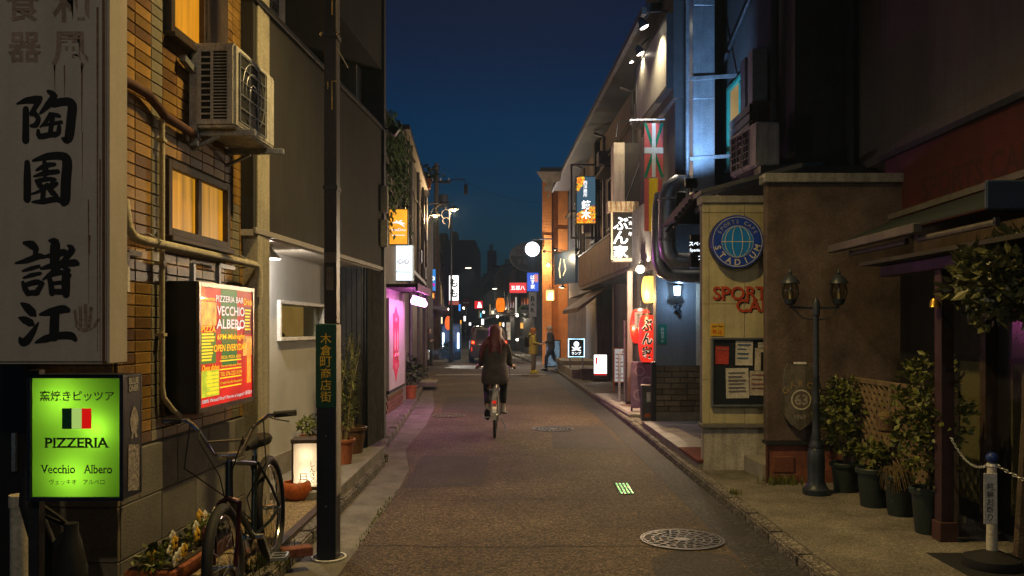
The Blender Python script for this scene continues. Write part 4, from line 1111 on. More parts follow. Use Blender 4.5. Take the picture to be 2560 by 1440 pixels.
MB().box(.048,.128,.024,.03,2.05,2.12).build('tape_band', M('tape', (.10,.085,.08), .7), sp_); MB().box(.062,.110,.025,.03,1.86,2.02).build('faded_notice', M('faded notice', (.12,.11,.10), .8, var=.3), sp_)
MB().tube([(.09,.09,5.6),(.4,.09,5.85),(1.25,.09,5.9)], .03, 10).build('lamp_arm', m_polebrn, sp_, smooth=True)  # arm and lamp above the view, assumed from the light below
lh = MB().loft([(1.35,.09,5.83,.20,.10),(1.35,.09,5.87,.21,.11),(1.35,.09,5.93,.12,.06)]).build('lamp_head', m_steel, sp_, smooth=True)
MB().loft([(1.35,.09,5.81,.15,.07),(1.35,.09,5.829,.17,.08)]).build('lamp_lens', E('sodium lens', (1,.72,.3), 6), lh)
lamp(sp_, 'SPOT', (1.35,.09,5.79), 1000, (1.0,.69,.25), .10, (0,0,0), 134, .75)

# added unseen pole lamp behind the viewer, fills the fronts facing it
fill_pole = dup(sp_, (px0-.1, -4.2, 0), None, 'dark square street pole with lamp standing up the street')
for c_ in children(fill_pole):
    if c_.type == 'LIGHT': bpy.data.objects.remove(c_)
lamp(fill_pole, 'SPOT', (1.35,.09,5.79), 540, (1,.84,.60), .12, (0,0,0), 168, .2)
fill_pole['group'] = 'street poles with lamps'; sp_['group'] = 'street poles with lamps'
# =================================================================== LEFT: IVY HOUSE AND SHOPS
m_plas = M('grey stained plaster', (.24,.22,.20), .9, var=.25, scale=2.5, bump=.3, streak=.5)
m_plas_d = M('dark shop timber', (.045,.038,.035), .7, var=.3, streak=.4)
m_tin = M('weathered grey tin', (.13,.13,.14), .5, .4, var=.25, streak=.5)
ih = thing('ivy_house', 'plaster shop house with ivy over its upper wall and pink bulbs', 'building', (-2.2,11.4,0), R(90))
MB().box(0, 5.75, 0, 5, .09, 5.25).build('wall', m_plas, ih)
MB().box(-.02, 5.78, -.06, 5, 5.252, 5.34).build('roof_edge', m_dark, ih)
MB().box(.0, 3.2, -.03, -.001, .10, 3.0).build('timber_front', m_plas_d, ih)
# ivy
iv = thing('ivy', 'dark ivy hanging over the upper wall beside the dark building', 'ivy', (-2.17,15.2,3.0), R(90))
mb = MB(); rg = random.Random(5)
for _ in range(2600):
    x = rg.uniform(-.9,1.8); z = rg.uniform(.2,2.35)
    lo = .75+.55*math.sin(x*2.3)+.25*math.sin(x*6.1)+.2*max(0,x-.9)
    if z < lo: continue
    if math.sin(x*9+z*4)+math.sin(z*7.3-x*5)+rg.uniform(-1.2,1.2) < -.85: continue
    y = -rg.uniform(.0,.12+.10*(math.sin(x*5)*math.sin(z*4)+1)/2); s = rg.uniform(.07,.125)
    d = Vector((rg.uniform(-.7,.7), rg.uniform(-.5,.1), -1)).normalized(); u = Vector((1, rg.uniform(-.5,.5), rg.uniform(-.5,.5))).normalized(); c = Vector((x,y,z))
    mb.add([c, c+d*s*.45+u*s*.5, c+d*s, c+d*s*.45-u*s*.5], [(0,1,2),(0,2,3)])
mb.build('foliage', M('ivy leaf', (.045,.085,.02), .5, var=.5, scale=9), iv)
MB().tube([(-.3,-.02,2.3),(-.2,-.04,1.5),(-.3,-.03,.9)], .012, 6).tube([(.9,-.02,2.3),(.95,-.04,1.6),(.8,-.03,1.0)], .012, 6).build('vine_stem', m_bark, iv)
# red pennant banner panel
rp = thing('banner_panel', 'pink lit panel with a red pennant emblem below the pink bulbs', 'sign', (-2.165,14.85,.5), R(90))
MB().box(0, 2.15, -.03, .03, 0, 1.62).build('panel', M('pinkish white panel', (.42,.42,.38), .6, var=.12, streak=.3), rp, bevel=.005)
MB().box(-.02, 2.17, -.036, .034, -.05, .0).build('bottom_rail', m_dark, rp)
e = .3
pen = [(e+.55,1.50),(e+.30,1.36),(e+.14,1.36),(e+.22,.9),(e+.14,.38),(e+.28,.34),(e+.55,.10),(e+.82,.34),(e+.96,.38),(e+.90,.9),(e+.98,1.30),(e+.80,1.36)]
m_pen = M('crimson cloth print', (.55,.03,.07), .7, var=.15, bump=0); m_penw = M('pale print', (.66,.55,.52), .7, var=.1, bump=0)
MB().prism(pen, -.034, -.0305).build('pennant', m_pen, rp)
mb = MB()
for s in (-1, 1):
    mb.prism([(e+.56+s*.16-.05,.72),(e+.56+s*.16+.05,.72),(e+.56+s*.16+.05,.95),(e+.56+s*.16,1.10),(e+.56+s*.16-.05,.95)], -.037, -.0345)
    mb.tube([(e+.56+s*.16,-.036,.70),(e+.56+s*.16+.05,-.036,.64),(e+.56+s*.16-.05,-.036,.58),(e+.56+s*.16+.04,-.036,.52)], .016, 5)
mb.build('emblem', m_penw, rp)
lettering(rp, 'BEER', e+.56, 1.25, .26, .07, m_penw, -.0365, .01); lettering(rp, 'YETI', e+.56, .40, .36, .09, m_penw, -.0365, .01)
bb_ = thing('brick_planter', 'low brick planter box below the pink banner panel', 'planter', (-2.3,14.9,.095), R(90))
m_brk = M('dull red brick', (.16,.075,.05), .85, var=.3, bump=.4, rand=.3)
for r_ in range(4):
    for c in range(10):
        MB().box(c*.21+(.1 if r_%2 else 0), c*.21+.2+(.1 if r_%2 else 0), -.12, .05, r_*.075, r_*.075+.065).build('brick', m_brk, bb_, bevel=.004)
MB().box(-.01,2.24,-.135,.06,.30,.345).build('cap', m_conc, bb_, bevel=.005)
# canopy with pink bulbs
cn = thing('bulb_canopy', 'small dark canopy with a row of glowing pink bulbs', 'lights', (-2.19,14.7,2.30), R(90))
MB().prism([(-.02,0),(2.4,0),(2.4,.06),(-.02,.06)], -.55, 0).build('canopy_roof', m_plas_d, cn)
MB().box(-.02,2.4,-.57,-.53,-.06,.07).build('fascia', m_wood, cn)
m_pink = E('pink bulb glow', (1.0,.35,.85), 9)
for k in range(6):
    u = .15+k*.36
    MB().tube([(u,-.48,0),(u,-.48,-.13)], .006, 5).build('cord', m_rubber, cn)
    b_ = MB().lathe([(.018,0),(.022,-.03),(.052,-.08),(.056,-.12),(.035,-.155),(.001,-.165)], 12, (u,-.48,-.13)).build('bulb', m_pink, cn, smooth=True)
for u in (.3,1.1,1.9): lamp(cn, 'POINT', (u,-.62,-.30), 32, (1,.20,.85), .06)
# projecting lit signs
def lit_sign(name, label, px0, px1, py0, py1, Y, face, frame, D=.16, b=.012, group=None, cat='sign'):
    x0, x1, z0, z1 = Xp(px0,Y), Xp(px1,Y), Zp(py1,Y), Zp(py0,Y)
    t = thing(name, label, cat, ((x0+x1)/2, Y, z0), 0, group)
    hw, hh = (x1-x0)/2, z1-z0
    MB().box(-hw, hw, .006, D, 0, hh).build('housing', frame, t, bevel=.008)
    fr = MB(); fr.box(-hw,-hw+b,-.006,.006,0,hh); fr.box(hw-b,hw,-.006,.006,0,hh); fr.box(-hw+b,hw-b,-.006,.006,hh-b,hh); fr.box(-hw+b,hw-b,-.006,.006,0,b)
    fr.build('frame', frame, t, bevel=.002)
    MB().box(-hw+b, hw-b, .0, .0055, b, hh-b).build('panel', face, t)
    return t, hw, hh
e_orange = E('orange sign face', (1.0,.40,.03), 1.2, .25, 5)
os_, hw, hh = lit_sign('orange_sign', 'glowing orange sign with a pale palm tree and wavy letters', 972, 1020, 522, 612, 15.0, e_orange, m_black)
m_pal = E('pale blue print', (.75,.9,1.0), 1.3)
mb = MB()
for (ang, L) in ((150,.13),(115,.12),(60,.14),(20,.13),(-5,.11)):
    pts = [(0+L*s_*math.cos(R(ang)), hh*.60+L*s_*math.sin(R(ang))*.9-.06*s_*s_) for s_ in (0,.35,.7,1)]
    mb.ribbon(pts, [.012,.026,.02,.004], -.0012-.0002*len(mb.v)*.01)
mb.build('palm_emblem', m_pal, os_)
lettering(os_, 'VooDoo', 0, hh*.42, hw*1.5, .12, m_pal, -.001, .0); 
MB().box(-hw*.7,hw*.7,-.0012,-.0008,hh*.26,hh*.275).build('underline', m_pal, os_)
MB().bar((-hw-.25,.08,hh*.8),(-hw,.08,hh*.8),.03).bar((-hw-.25,.08,hh*.2),(-hw,.08,hh*.2),.03).build('arm', m_dark, os_)
ws, hw, hh = lit_sign('white_sign', 'bright white lit sign with small red and black writing', 983, 1033, 612, 703, 16.2, E('cool white sign face', (.80,.93,1.0), 1.35), M('pale frame', (.5,.6,.65), .5))
lettering(ws, '心心', 0, hh*.55, hw*1.2, .16, E('pinkish red print', (.8,.02,.06), .25), -.008, .01)
lettering(ws, 'アイリッシュ', 0, hh*.25, hw*1.5, .06, M('dark print', (.02,.01,.05), .6), -.008, .02)
MB().bar((-hw-.2,.08,hh*.8),(-hw,.08,hh*.8),.03).bar((-hw-.2,.08,hh*.2),(-hw,.08,hh*.2),.03).build('arm', m_dark, ws)

# grey house beyond
f4 = Fac(-1.32, -.0512, 17.2, 1)
gh = thing('grey_house', 'narrow grey stained house with downpipes before the side street', 'building', f4.loc(), f4.ang())
MB().box(0, 6.6, 0, 5, .09, 5.6).build('wall', m_plas, gh)
MB().box(6.601, 8.7, -.02, 5, .09, 5.25).build('end_wall', m_plas_d, gh)
MB().box(-.02, 8.75, -.14, 5, 5.603, 5.70).build('eave', m_dark, gh)
for u in (1.5, 4.2, 6.5, 8.4): MB().tube([(u,-.06,.1),(u,-.06,5.5)], .04, 10).build('downpipe', m_tin, gh, smooth=True)
MB().box(2.0,4.0,-.05,-.001,.12,2.3).build('shutter_panel', m_tin, gh); MB().box(4.5,6.3,-.06,-.001,.12,2.6).build('door_panel', m_wood, gh)
MB().box(.2,1.4,-.03,-.001,3.3,4.4).build('window', m_black, gh)
MB().box(.5,6.0,-.18,-.02,2.75,2.83).build('canopy', m_tin, gh)
for u, z in ((5.0,3.3),(7.2,3.0),(7.9,4.2)): MB().box(u,u+.4,-.10,-.021,z,z+.35).build('meter_box', m_tin, gh, bevel=.01)
MB().tube([(.3,-.05,4.9),(2.5,-.08,4.6),(5,-.05,4.8),(8,-.08,4.4)], .014, 5).build('cable', m_rubber, gh)
MB().box(8.2,8.5,-.07,-.021,.1,2.35).build('pillar', M('pale pillar', (.42,.39,.37), .8, streak=.3), gh, bevel=.01)
MB().box(4.7,6.0,-.5,-.061,.095,.20).build('step', m_conc, gh, bevel=.01)
pb = thing('leafy_plant', 'dark leafy potted plant by the white doorstep on the left', 'plant', (-2.18,18.2,.095))
MB().lathe(pot_profile(.16,.28), 16).build('pot', m_terra, pb, smooth=True); leafmesh(170,.3,.28,.32,.07,12,0,0,.6,.2,2.4).build('foliage', m_leaf_d, pb); MB().tube([(0,0,.25),(0,0,.6)],.01,5).build('stem', m_bark, pb)
# roof clutter: potted plants
rc = thing('roof_plant', 'dark straggly plant on the roof edge of the grey house', 'plant', (-2.55,25.2,5.70))
MB().lathe(pot_profile(.2,.3), 14).build('pot', m_terra, rc, smooth=True); leafmesh(160,.5,.45,.28,.08,14,0,0,.45,.2,2).build('foliage', m_leaf_d, rc)

# =================================================================== LEFT: STREET LAMPS
def street_lamp(label, loc, h, arm, strength, col, e, curved=False, pole=True, headlen=.2, group='street lamps down the road'):
    t = thing('street_lamp', label, 'street lamp', loc, 0, group)
    if pole: MB().tube([(0,0,0),(0,0,h)], [.07,.045], 10).build('pole', m_dark, t, smooth=True)
    sgn = 1 if arm > 0 else -1
    MB().tube([(0,0,h-.15),(arm*.5,0,h+.10),(arm,0,h+.05)] if curved else [(0,0,h-.1),(arm,0,h)], .022, 8).build('arm', m_dark, t, smooth=True)
    hd = MB().loft([(arm+sgn*.1,0,h-.02,headlen,.09),(arm+sgn*.1,0,h+.05,headlen*.9,.08),(arm+sgn*.1,0,h+.10,headlen*.4,.04)]).build('head', m_steel, t, smooth=True)
    MB().loft([(arm+sgn*.1,0,h-.045,headlen*.7,.06),(arm+sgn*.1,0,h-.021,headlen*.85,.075)]).build('lens', E('lamp lens %g' % strength, col, strength), hd, smooth=True)
    lamp(t, 'SPOT', (arm+sgn*.1,0,h-.08), e, col, .08, (0,0,0), 160, .4)
    return t
# twin warm lamps on the grey house corner
tl = thing('twin_lamp', 'pair of warm shaded lamps on a scrolled iron arm high at left', 'street lamp', (-2.62,25.9,0))
MB().tube([(0,0,4.2),(0,0,6.3)], .04, 8).build('pole', m_dark, tl)
MB().tube([(0,0,5.35),(.5,0,5.42),(.82,0,5.40)], .02, 6).tube([(0,0,4.7),(.2,0,5.2),(.5,0,5.38)], .014, 6).build('arm', m_dark, tl)
mb = MB()
for c, r_ in (((.46,5.18),.16),((.62,5.05),.14),((.62,4.85),.10)): mb.tube([(c[0]+r_*math.cos(k*.45), 0, c[1]+r_*math.sin(k*.45)) for k in range(11)], .012, 5)
mb.tube([(.72,0,5.35),(.72,0,4.75),(.70,0,4.62)], .014, 5); mb.build('scrollwork', m_dark, tl)
m_wl = E('warm lamp glow', (1,.62,.25), 6)
for (x, z) in ((.86,5.20),(.30,5.02)):
    MB().lathe([(.03,.10),(.06,.07),(.15,.0),(.155,-.02)], 16, (x,-.1,z)).build('lamp_shade', m_dark, tl, smooth=True)
    MB().ball((x,-.1,z-.02), .085, 12, 7, (1,1,.7)).build('bulb', m_wl, tl, smooth=True)
    lamp(tl, 'POINT', (x,-.1,z-.12), 260, (1,.62,.28), .06)
MB().tube([(0,0,6.02),(1.2,0,6.12),(1.22,0,5.85)], .016, 6).build('upper_arm', m_dark, tl); MB().lathe([(.06,0),(.06,-.25),(.04,-.3)], 10, (1.22,0,5.95)).build('camera_head', m_dark, tl, smooth=True)

# =================================================================== FAR STREET
m_fbeige = M('far beige wall', (.20,.18,.16), .9, var=.25, scale=.8, streak=.4)
m_fgrey = M('far grey wall', (.14,.14,.15), .9, var=.25, scale=.8, streak=.4)
m_fbrown = M('far brown wall', (.11,.075,.055), .9, var=.25, scale=.8, streak=.4)
m_fdark = M('far dark tower', (.05,.055,.065), .9, var=.2, scale=.1)
m_fwin = M('unlit window glass', (.02,.025,.03), .15, var=.2, bump=0)
m_fwinl = E('far lit window', (1,.66,.3), .55, .3, 2)
def cl_x(Y): return -.95-.075*(Y-40)             # centre line of the street beyond the corner
def far_house(label, side, Y0, Y1, h, off, mat, floors=2, lit=(), depth=7, name='shop_house'):
    x = cl_x(Y0) + side*off
    ang = math.atan(.075)
    t = thing(name, label, 'building', (x, Y0, 0), ang, 'shop houses down the street')
    L = (Y1-Y0)
    xa, xb = (0, depth) if side > 0 else (-depth, 0)
    MB().box(xa, xb, 0, L, 0, h).build('wall', mat, t)
    MB().box(xa-.15, xb+.15, -.12, L+.02, h+.001, h+.14).build('roof', m_dark, t)
    k = 0
    fx = xa if side > 0 else xb
    for f_ in range(floors):
        z = 2.9+f_*2.6
        if z+1.3 > h: break
        n = max(1, int(L/2.2))
        for i in range(n):
            y = .6+i*(L-1.0)/n
            fr = MB().box(min(fx-side*.05,fx), max(fx-side*.05,fx), y, y+1.2, z, z+1.2).build('window', m_dark, t)
            MB().box(min(fx-side*.06,fx-side*.052), max(fx-side*.06,fx-side*.052), y+.06, y+1.14, z+.06, z+1.14).build('pane', m_fwinl if k in lit else m_fwin, fr); k += 1
        # windows on the end wall that faces up the street
        for i in range(2):
            xw = (xa+.5+i*1.7) if side > 0 else (xb-1.5-i*1.7)
            fr = MB().box(xw, xw+1.0, -.05, 0, z, z+1.1).build('window', m_dark, t)
            MB().box(xw+.06, xw+.94, -.06, -.052, z+.06, z+1.04).build('pane', m_fwin, fr)
    MB().box(min(fx-side*.7,fx), max(fx-side*.7,fx), .3, L-.3, 2.45, 2.58).build('canopy', m_tin, t)
    MB().box(min(fx-side*.03,fx-side*.001), max(fx-side*.03,fx-side*.001), .5, L-.5, .1, 2.3).build('shopfront', m_plas_d, t)
    return t
Lh = [('beige house at the left corner of the side street', 38.5,45,6.6,2.75,m_fbeige,2,()), ('brown narrow house behind the white calligraphy sign', 45.3,53,5.6,2.5,m_fbrown,2,(1,)), ('grey house with tin canopy down the left side', 53.4,64,7.2,2.5,m_fgrey,2,(0,)),
      ('brown house past the grey house down the left side', 64.4,80,6.2,2.5,m_fbrown,2,(2,)), ('beige house near the far end of the left side', 80.5,105,7.5,2.5,m_fbeige,2,(3,)), ('last grey house at the far end of the left side', 106,150,8.5,2.5,m_fgrey,2,(1,5))]
for lab, y0, y1, h, off, mt, fl, lt in Lh: far_house(lab, -1, y0, y1, h, off, mt, fl, lt)
Rh = [('grey house under the oval sign on the right', 46,55,6.2,2.6,m_fgrey,2,()), ('dark brown timber house past the oval sign', 55.4,66,5.4,2.35,m_fbrown,1,()), ('beige house with lit shop behind the van', 66.4,82,6.4,2.35,m_fbeige,2,(1,)), ('grey house near the far end of the right side', 82.5,108,7.5,2.35,m_fgrey,2,(2,)), ('last brown house at the far end of the right side', 109,150,8.0,2.35,m_fbrown,2,(4,))]
for lab, y0, y1, h, off, mt, fl, lt in Rh: far_house(lab, 1, y0, y1, h, off, mt, fl, lt)
# silhouettes of blocks beyond
for (lab, px0_, px1_, pyt, Y, dp) in (('broad dark apartment block rising behind the left houses', 1070,1188,600,170,30), ('slim dark tower in the middle distance', 1218,1240,626,210,14), ('low dark block closing the end of the street', 1180,1300,700,190,20), ('dark block behind the oval sign on the right', 1262,1420,648,150,25)):
    x0, x1 = Xp(px0_,Y), Xp(px1_,Y); h = Zp(pyt,Y)
    t = thing('city_block', lab, 'building', ((x0+x1)/2, Y, 0))
    hw = (x1-x0)/2
    MB().box(-hw,hw,0,dp,0,h).build('wall', m_fdark, t); MB().box(-hw*.55,-hw*.25,2,8,h+.001,h+1.6).box(-hw*.05,hw*.2,2,8,h+.001,h+1.9).build('roof_plant_room', m_fdark, t)
    nx = max(2, int(hw*2/4)); 
    for j in range(int(h/3.2)-1):
        for i in range(nx):
            if (i*7+j*5) % 3: continue
            x = -hw+ (i+.3)*hw*2/nx; MB().box(x, x+hw*2/nx*.5, -.05, 0, 3+j*3.2, 4.5+j*3.2).build('window', m_fwin, t)
# lit signs of the far street
def hang(label, px0, px1, py0, py1, Y, face, txt=None, tm=None, vertical=False, frame=m_black, D=.14, nm='shop_sign', wd=.8, ht=.8, bold=.02):
    t, hw, hh = lit_sign(nm, label, px0, px1, py0, py1, Y, face, frame, D, .02, 'lit shop signs down the street')
    if txt: lettering(t, txt, 0, hh/2, hw*2*wd, hh*ht, tm, -.004, bold, vertical=vertical)
    return t, hw, hh
e_w = E('white sign glow', (1,.98,.95), 2.5); e_blue = E('blue sign glow', (.02,.12,.85), .8, .3, 2); e_rd = E('red sign glow', (.9,.02,.03), .9); e_wp = E('white sign print', (1,1,1), 1.6); m_ik = m_ink
t, hw, hh = hang('blue parking sign with white P above a red numeral box', 1072, 1090, 672, 728, 39.0, E('sky blue sign glow', (.03,.30,.85), .8), 'P', e_wp, ht=.42, wd=.7)
MB().box(hw*.1,hw*.7,-.006,-.0045,hh*.22,hh*.36).build('magenta_square', E('magenta print', (.7,.02,.5), .8), t)
hang('small red numeral box lit below the blue parking sign', 1073, 1087, 731, 747, 39.0, E('orange red glow', (1,.16,.02), .9), '8', E('yellow numeral', (1,.7,.1), 2), ht=.7)
t, hw, hh = hang('tall white lit sign with black brush writing on the left', 1122, 1147, 688, 752, 46.0, e_w, 'もも', m_ink, True, bold=.03)
MB().box(-hw,hw,-.01,.1,-.22,-.01).build('lower_band', E('dull red band', (.6,.15,.1), .5), t)
t, hw, hh = hang('red lit sign with white characters on the right', 1273, 1317, 706, 733, 47.0, e_rd, '五郎八', e_wp, wd=.8, ht=.55)
t, hw, hh = hang('blue lit sign with white brush writing beside the red sign', 1317, 1347, 681, 729, 46.0, e_blue, 'はす家', e_wp, True, wd=.4, ht=.72)
MB().box(hw*.25,hw*.85,-.007,-.0055,hh*.5,hh*.9).build('red_tab', E('salmon tab', (1,.3,.25), .8), t)
t, hw, hh = hang('small red and white lit sign far down the street', 1186, 1207, 752, 772, 75.0, e_rd)
MB().prism([(-hw*.3,hh*.15),(hw*.8,hh*.15),(hw*.45,hh*.75),(0,hh*.85)], -.006, -.0045).build('white_shape', e_w, t)
hang('small white lit sign far down beyond the van', 1203, 1210, 797, 812, 85.0, e_w); hang('tiny white vertical light far down the street at centre', 1159, 1165, 790, 803, 110.0, e_w)
hang('narrow yellow lit shop sign right of the van', 1247, 1254, 805, 828, 58.0, E('amber sign', (1,.45,.05), 1.0)); hang('white strip light beside the yellow shop sign', 1256, 1261, 806, 830, 58.2, e_w)
t, hw, hh = hang('cream vertical banner with red writing right of the van', 1265, 1277, 805, 850, 48.0, E('cream banner', (.75,.68,.5), .35), 'のれん', E('red banner print', (.7,.05,.03), .35), True, wd=.5, ht=.75)
for (lab, pa, pb_, qa, qb, Y, colr, st) in (('tiny warm white sign among the far left shops', 1100,1107,792,812,52,(1,.8,.5),1.6), ('tiny red lit sign low on the far left', 1113,1119,806,822,50,(1,.08,.03),1.4), ('tiny blue sign on the far left shops', 1146,1152,760,778,62,(.05,.3,1),1.3), ('small cream sign above the far van', 1228,1236,776,786,72,(1,.85,.6),1.3), ('tiny amber lit window sign on the far right', 1300,1309,806,822,50,(1,.5,.1),1.0), ('tiny cyan sign beside the far red sign', 1200,1204,782,794,84,(.1,.7,.9),1.3), ('thin pale vertical sign on the far right shop', 1287,1293,742,784,49,(.75,.72,.65),.5), ('tiny white sign at the end of the street', 1172,1178,806,814,118,(1,1,.95),1.8), ('tiny orange sign at the end of the left shops', 1150,1154,800,812,92,(1,.4,.05),1.5)):
    hang(lab, pa, pb_, qa, qb, Y, E('far sign %s' % (colr,), colr, st))
ol = thing('hanging_lantern', 'orange paper lantern glowing over the street beyond the van', 'lantern', (Xp(1251,58), 58, Zp(780,58)))
MB().lathe([(.18,0),(.26,.12),(.30,.35),(.30,.6),(.26,.84),(.18,.95)], 16).build('paper', E('orange lantern paper', (1,.22,.01), 1.1, .3, 3), ol, smooth=True)
MB().lathe([(.17,-.06),(.19,0)],12).lathe([(.19,.95),(.17,1.02)],12).build('rim', m_black, ol)
MB().bar((0,0,1.02),(.9,0,1.12),.04).build('bracket', m_dark, ol)
for (px_, py_, Y, nm) in ((1091+0, 773, 44, 'small white lamp on the left house front'), (1159,770,95,'twin white lamp far away at centre left'), (1209,780,80,'small pinkish lamp under the far red sign'), (1244,791,60,'small white lamp beside the orange lantern'), (1293,789,52,'small white lamp over the brown timber wall'), (1293,849,48,'low white lamp at the foot of the timber wall'), (1371,663,36.9,'bare white bulb on the orange brick corner')):
    if px_ == 1091: px_ = 1119
    t = thing('wall_lamp', nm, 'lamp', (Xp(px_,Y), Y, Zp(py_,Y)), 0, 'small lamps down the street')
    r_ = .007*Y/8+.03
    MB().ball((0,0,0), r_, 10, 7).build('bulb', E('far lamp bulb', (1,.85,.68), 9), t, smooth=True); MB().lathe([(r_*.5,r_*.8),(r_*.4,r_*1.6)], 8).build('cap', m_dark, t)
    MB().bar((0,0,r_*1.5),(.5 if px_ > 1240 else -.5,.1,r_*1.6),.03).build('bracket', m_dark, t)
    lamp(t, 'POINT', (0,-.15,-r_*1.6), 45, (1,.82,.6), .08)
street_lamp('street lamp with a curved arm above the white calligraphy sign', (Xp(1126,46.5),46.5,0), Zp(669,46.5), Xp(1166,46.5)-Xp(1126,46.5), 9, (1,.82,.5), 500, True)
street_lamp('far street lamp reaching left over the road', (Xp(1262,62),62,0), Zp(721,62), Xp(1240,62)-Xp(1262,62), 9.5, (1,.88,.6), 500)
# oval sign
ov = thing('oval_sign', 'large unlit oval shop sign over the right side of the street', 'sign', (Xp(1322,50),50,Zp(642,50)))
a_, b_ = 47*50/F, 35*50/F
MB().prism([(a_*math.cos(2*math.pi*k/40), b_*math.sin(2*math.pi*k/40)) for k in range(40)], 0, .25).build('panel', M('dark sign panel', (.10,.09,.10), .5), ov)
MB().tube([(a_*math.cos(2*math.pi*k/40), 0, b_*math.sin(2*math.pi*k/40)) for k in range(40)], .05, 6, True).build('rim', M('pale rim', (.45,.43,.42), .5), ov)
MB().prism([(a_*.97*math.cos(math.pi*k/20), b_*.97*math.sin(math.pi*k/20)+.06) for k in range(21)], -.03, -.001).build('upper_half', M('pale sign half', (.34,.33,.33), .6), ov)
lettering(ov, 'TOS', -a_*.35, b_*.35, .7, .3, M('dull red print', (.3,.04,.05), .6), -.034, .02); lettering(ov, 'すみたに', 0, -b_*.35, 1.4, .36, M('dull white print', (.35,.33,.33), .6), -.005, .02)
MB().bar((a_,.12,0),(a_+1.5,.12,0),.08).build('bracket', m_dark, ov)
# round no-entry sign, far
ne = thing('road_sign', 'dim round red road sign far down the street', 'sign', (Xp(1165,80),80,0))
MB().tube([(0,0,0),(0,0,4.2)],.04,8).build('pole', m_steel, ne); MB().lathe([(.001,.0),(.45,0),(.45,.03)], 24, (0,-.05,Zp(757,80)), 'y').build('disc', M('dull road sign red', (.25,.03,.03), .6), ne); MB().box(-.3,.3,-.09,-.082,Zp(757,80)-.06,Zp(757,80)+.06).build('bar', m_white, ne)
# utility pole and narrow black post on the left corner
up = thing('utility_pole', 'brown utility pole at the left corner beyond the side street', 'pole', (Xp(1091,41),41,0))
MB().tube([(0,0,0),(0,0,9.5)], [.15,.11], 12).build('shaft', M('brown pole', (.12,.085,.06), .8, var=.25, streak=.3), up, smooth=True); MB().bar((-.7,0,8.6),(.7,0,8.6),.09).build('crossarm', m_dark, up)
for x in (-.6,-.2,.2,.6): MB().lathe([(.04,8.65),(.05,8.75),(.02,8.82)], 8, (x,0,0)).build('insulator', m_white, up)
MB().lathe([(.2,0),(.22,.02),(.22,.55),(.2,.6)], 14, (.35,0,7.4)).build('transformer', m_tin, up, smooth=True)
bp_ = thing('sign_post', 'narrow black sign post at the far left kerb', 'pole', (Xp(1128,40.2),40.2,0))
MB().box(-.08,.08,-.08,.08,0,2.1).build('lower_post', m_navy, bp_, bevel=.01); MB().tube([(0,0,2.1),(0,0,6.8)], .05, 8).build('upper_post', m_polebrn, bp_); MB().box(-.075,.075,-.086,-.081,1.2,2.05).build('plate', M('dark green plate', (.01,.04,.03), .5), bp_)
# vending machine with white light tubes
vm = thing('vending_machine', 'blue vending machine with bright white light tubes at left', 'vending machine', (Xp(1127,43.5),43.5,0))
MB().box(-.5,.5,0,.7,0,1.83).build('cabinet', M('blue cabinet', (.05,.16,.38), .4), vm, bevel=.03); MB().box(-.42,.42,-.02,-.001,.9,1.7).build('display', E('bluish display', (.20,.36,.75), .16, .5, 9), vm); 
for x in (-.38,.38): MB().tube([(x,-.05,.55),(x,-.05,1.35)],.045,8).build('light_tube', E('white tube', (.9,.97,1), 4), vm)
cs = thing('round_sign_lamp', 'orange and red glowing oval lantern on the far left shop', 'lantern', (Xp(1120,42.5),42.5,Zp(825,42.5)))
MB().ball((0,0,.35), .35, 12, 8, (.45,.4,1)).build('shade', E('red orange glow', (1,.15,.03), 1.2), cs, smooth=True); MB().bar((0,0,.7),(-.4,0,.75),.03).build('bracket', m_dark, cs)
sh = thing('shrub', 'dark green shrub at the foot of the utility pole', 'shrub', (Xp(1108,41.5),41.5,0))
leafmesh(260,.5,.45,.5,.09,21,0,0,.6,.2,1.6).build('foliage', m_leaf_d, sh); MB().tube([(0,0,0),(0,0,.7)],.03,6).build('stem', m_bark, sh)
# right beyond the corner: low fence lamp post
po = setting(MB().slab([(1.0,37.2),(.30,46),(-.75,60),(-2.2,80),(-4.4,110),(9,110),(9,37.2)], -.05,.10).build('pavement_right_far', m_pave))
pq = setting(MB().slab([(-2.9,38.3),(-3.5,48),(-4.4,60),(-5.9,80),(-8.1,110),(-20,110),(-20,38.3)], -.05,.10).build('pavement_left_end', m_pave))
# =================================================================== RIGHT: SPORTS CAFE KIOSK
KY = 9.05; kq = KY/F
m_kiosk = M('yellowish pebble-dash', (.50,.45,.27), .9, var=.2, scale=4, bump=.7, bscale=150, fine=.9, streak=.2)
m_kbase = M('stained grey-white base', (.40,.38,.33), .85, var=.3, scale=4, bump=.3, streak=.5)
kx = lambda px: Xp(px, KY); kz = lambda py: Zp(py, KY)
ki = thing('cafe_wall', 'yellowish pebble-dashed cafe wall with round blue sign and red lettering', 'building', (kx(1757), KY, .088))
x0 = kx(1757); lx = lambda px: kx(px)-x0; lz = lambda py: kz(py)-.088
Wk = lx(1990)
MB().box(.02, Wk, .03, .17, 0, lz(1070)).build('base', m_kbase, ki)
MB().box(-.012, Wk, -.012, .19, lz(1070)+.001, lz(1060)).build('ledge', M('grey ledge', (.14,.13,.12), .8), ki, bevel=.005)
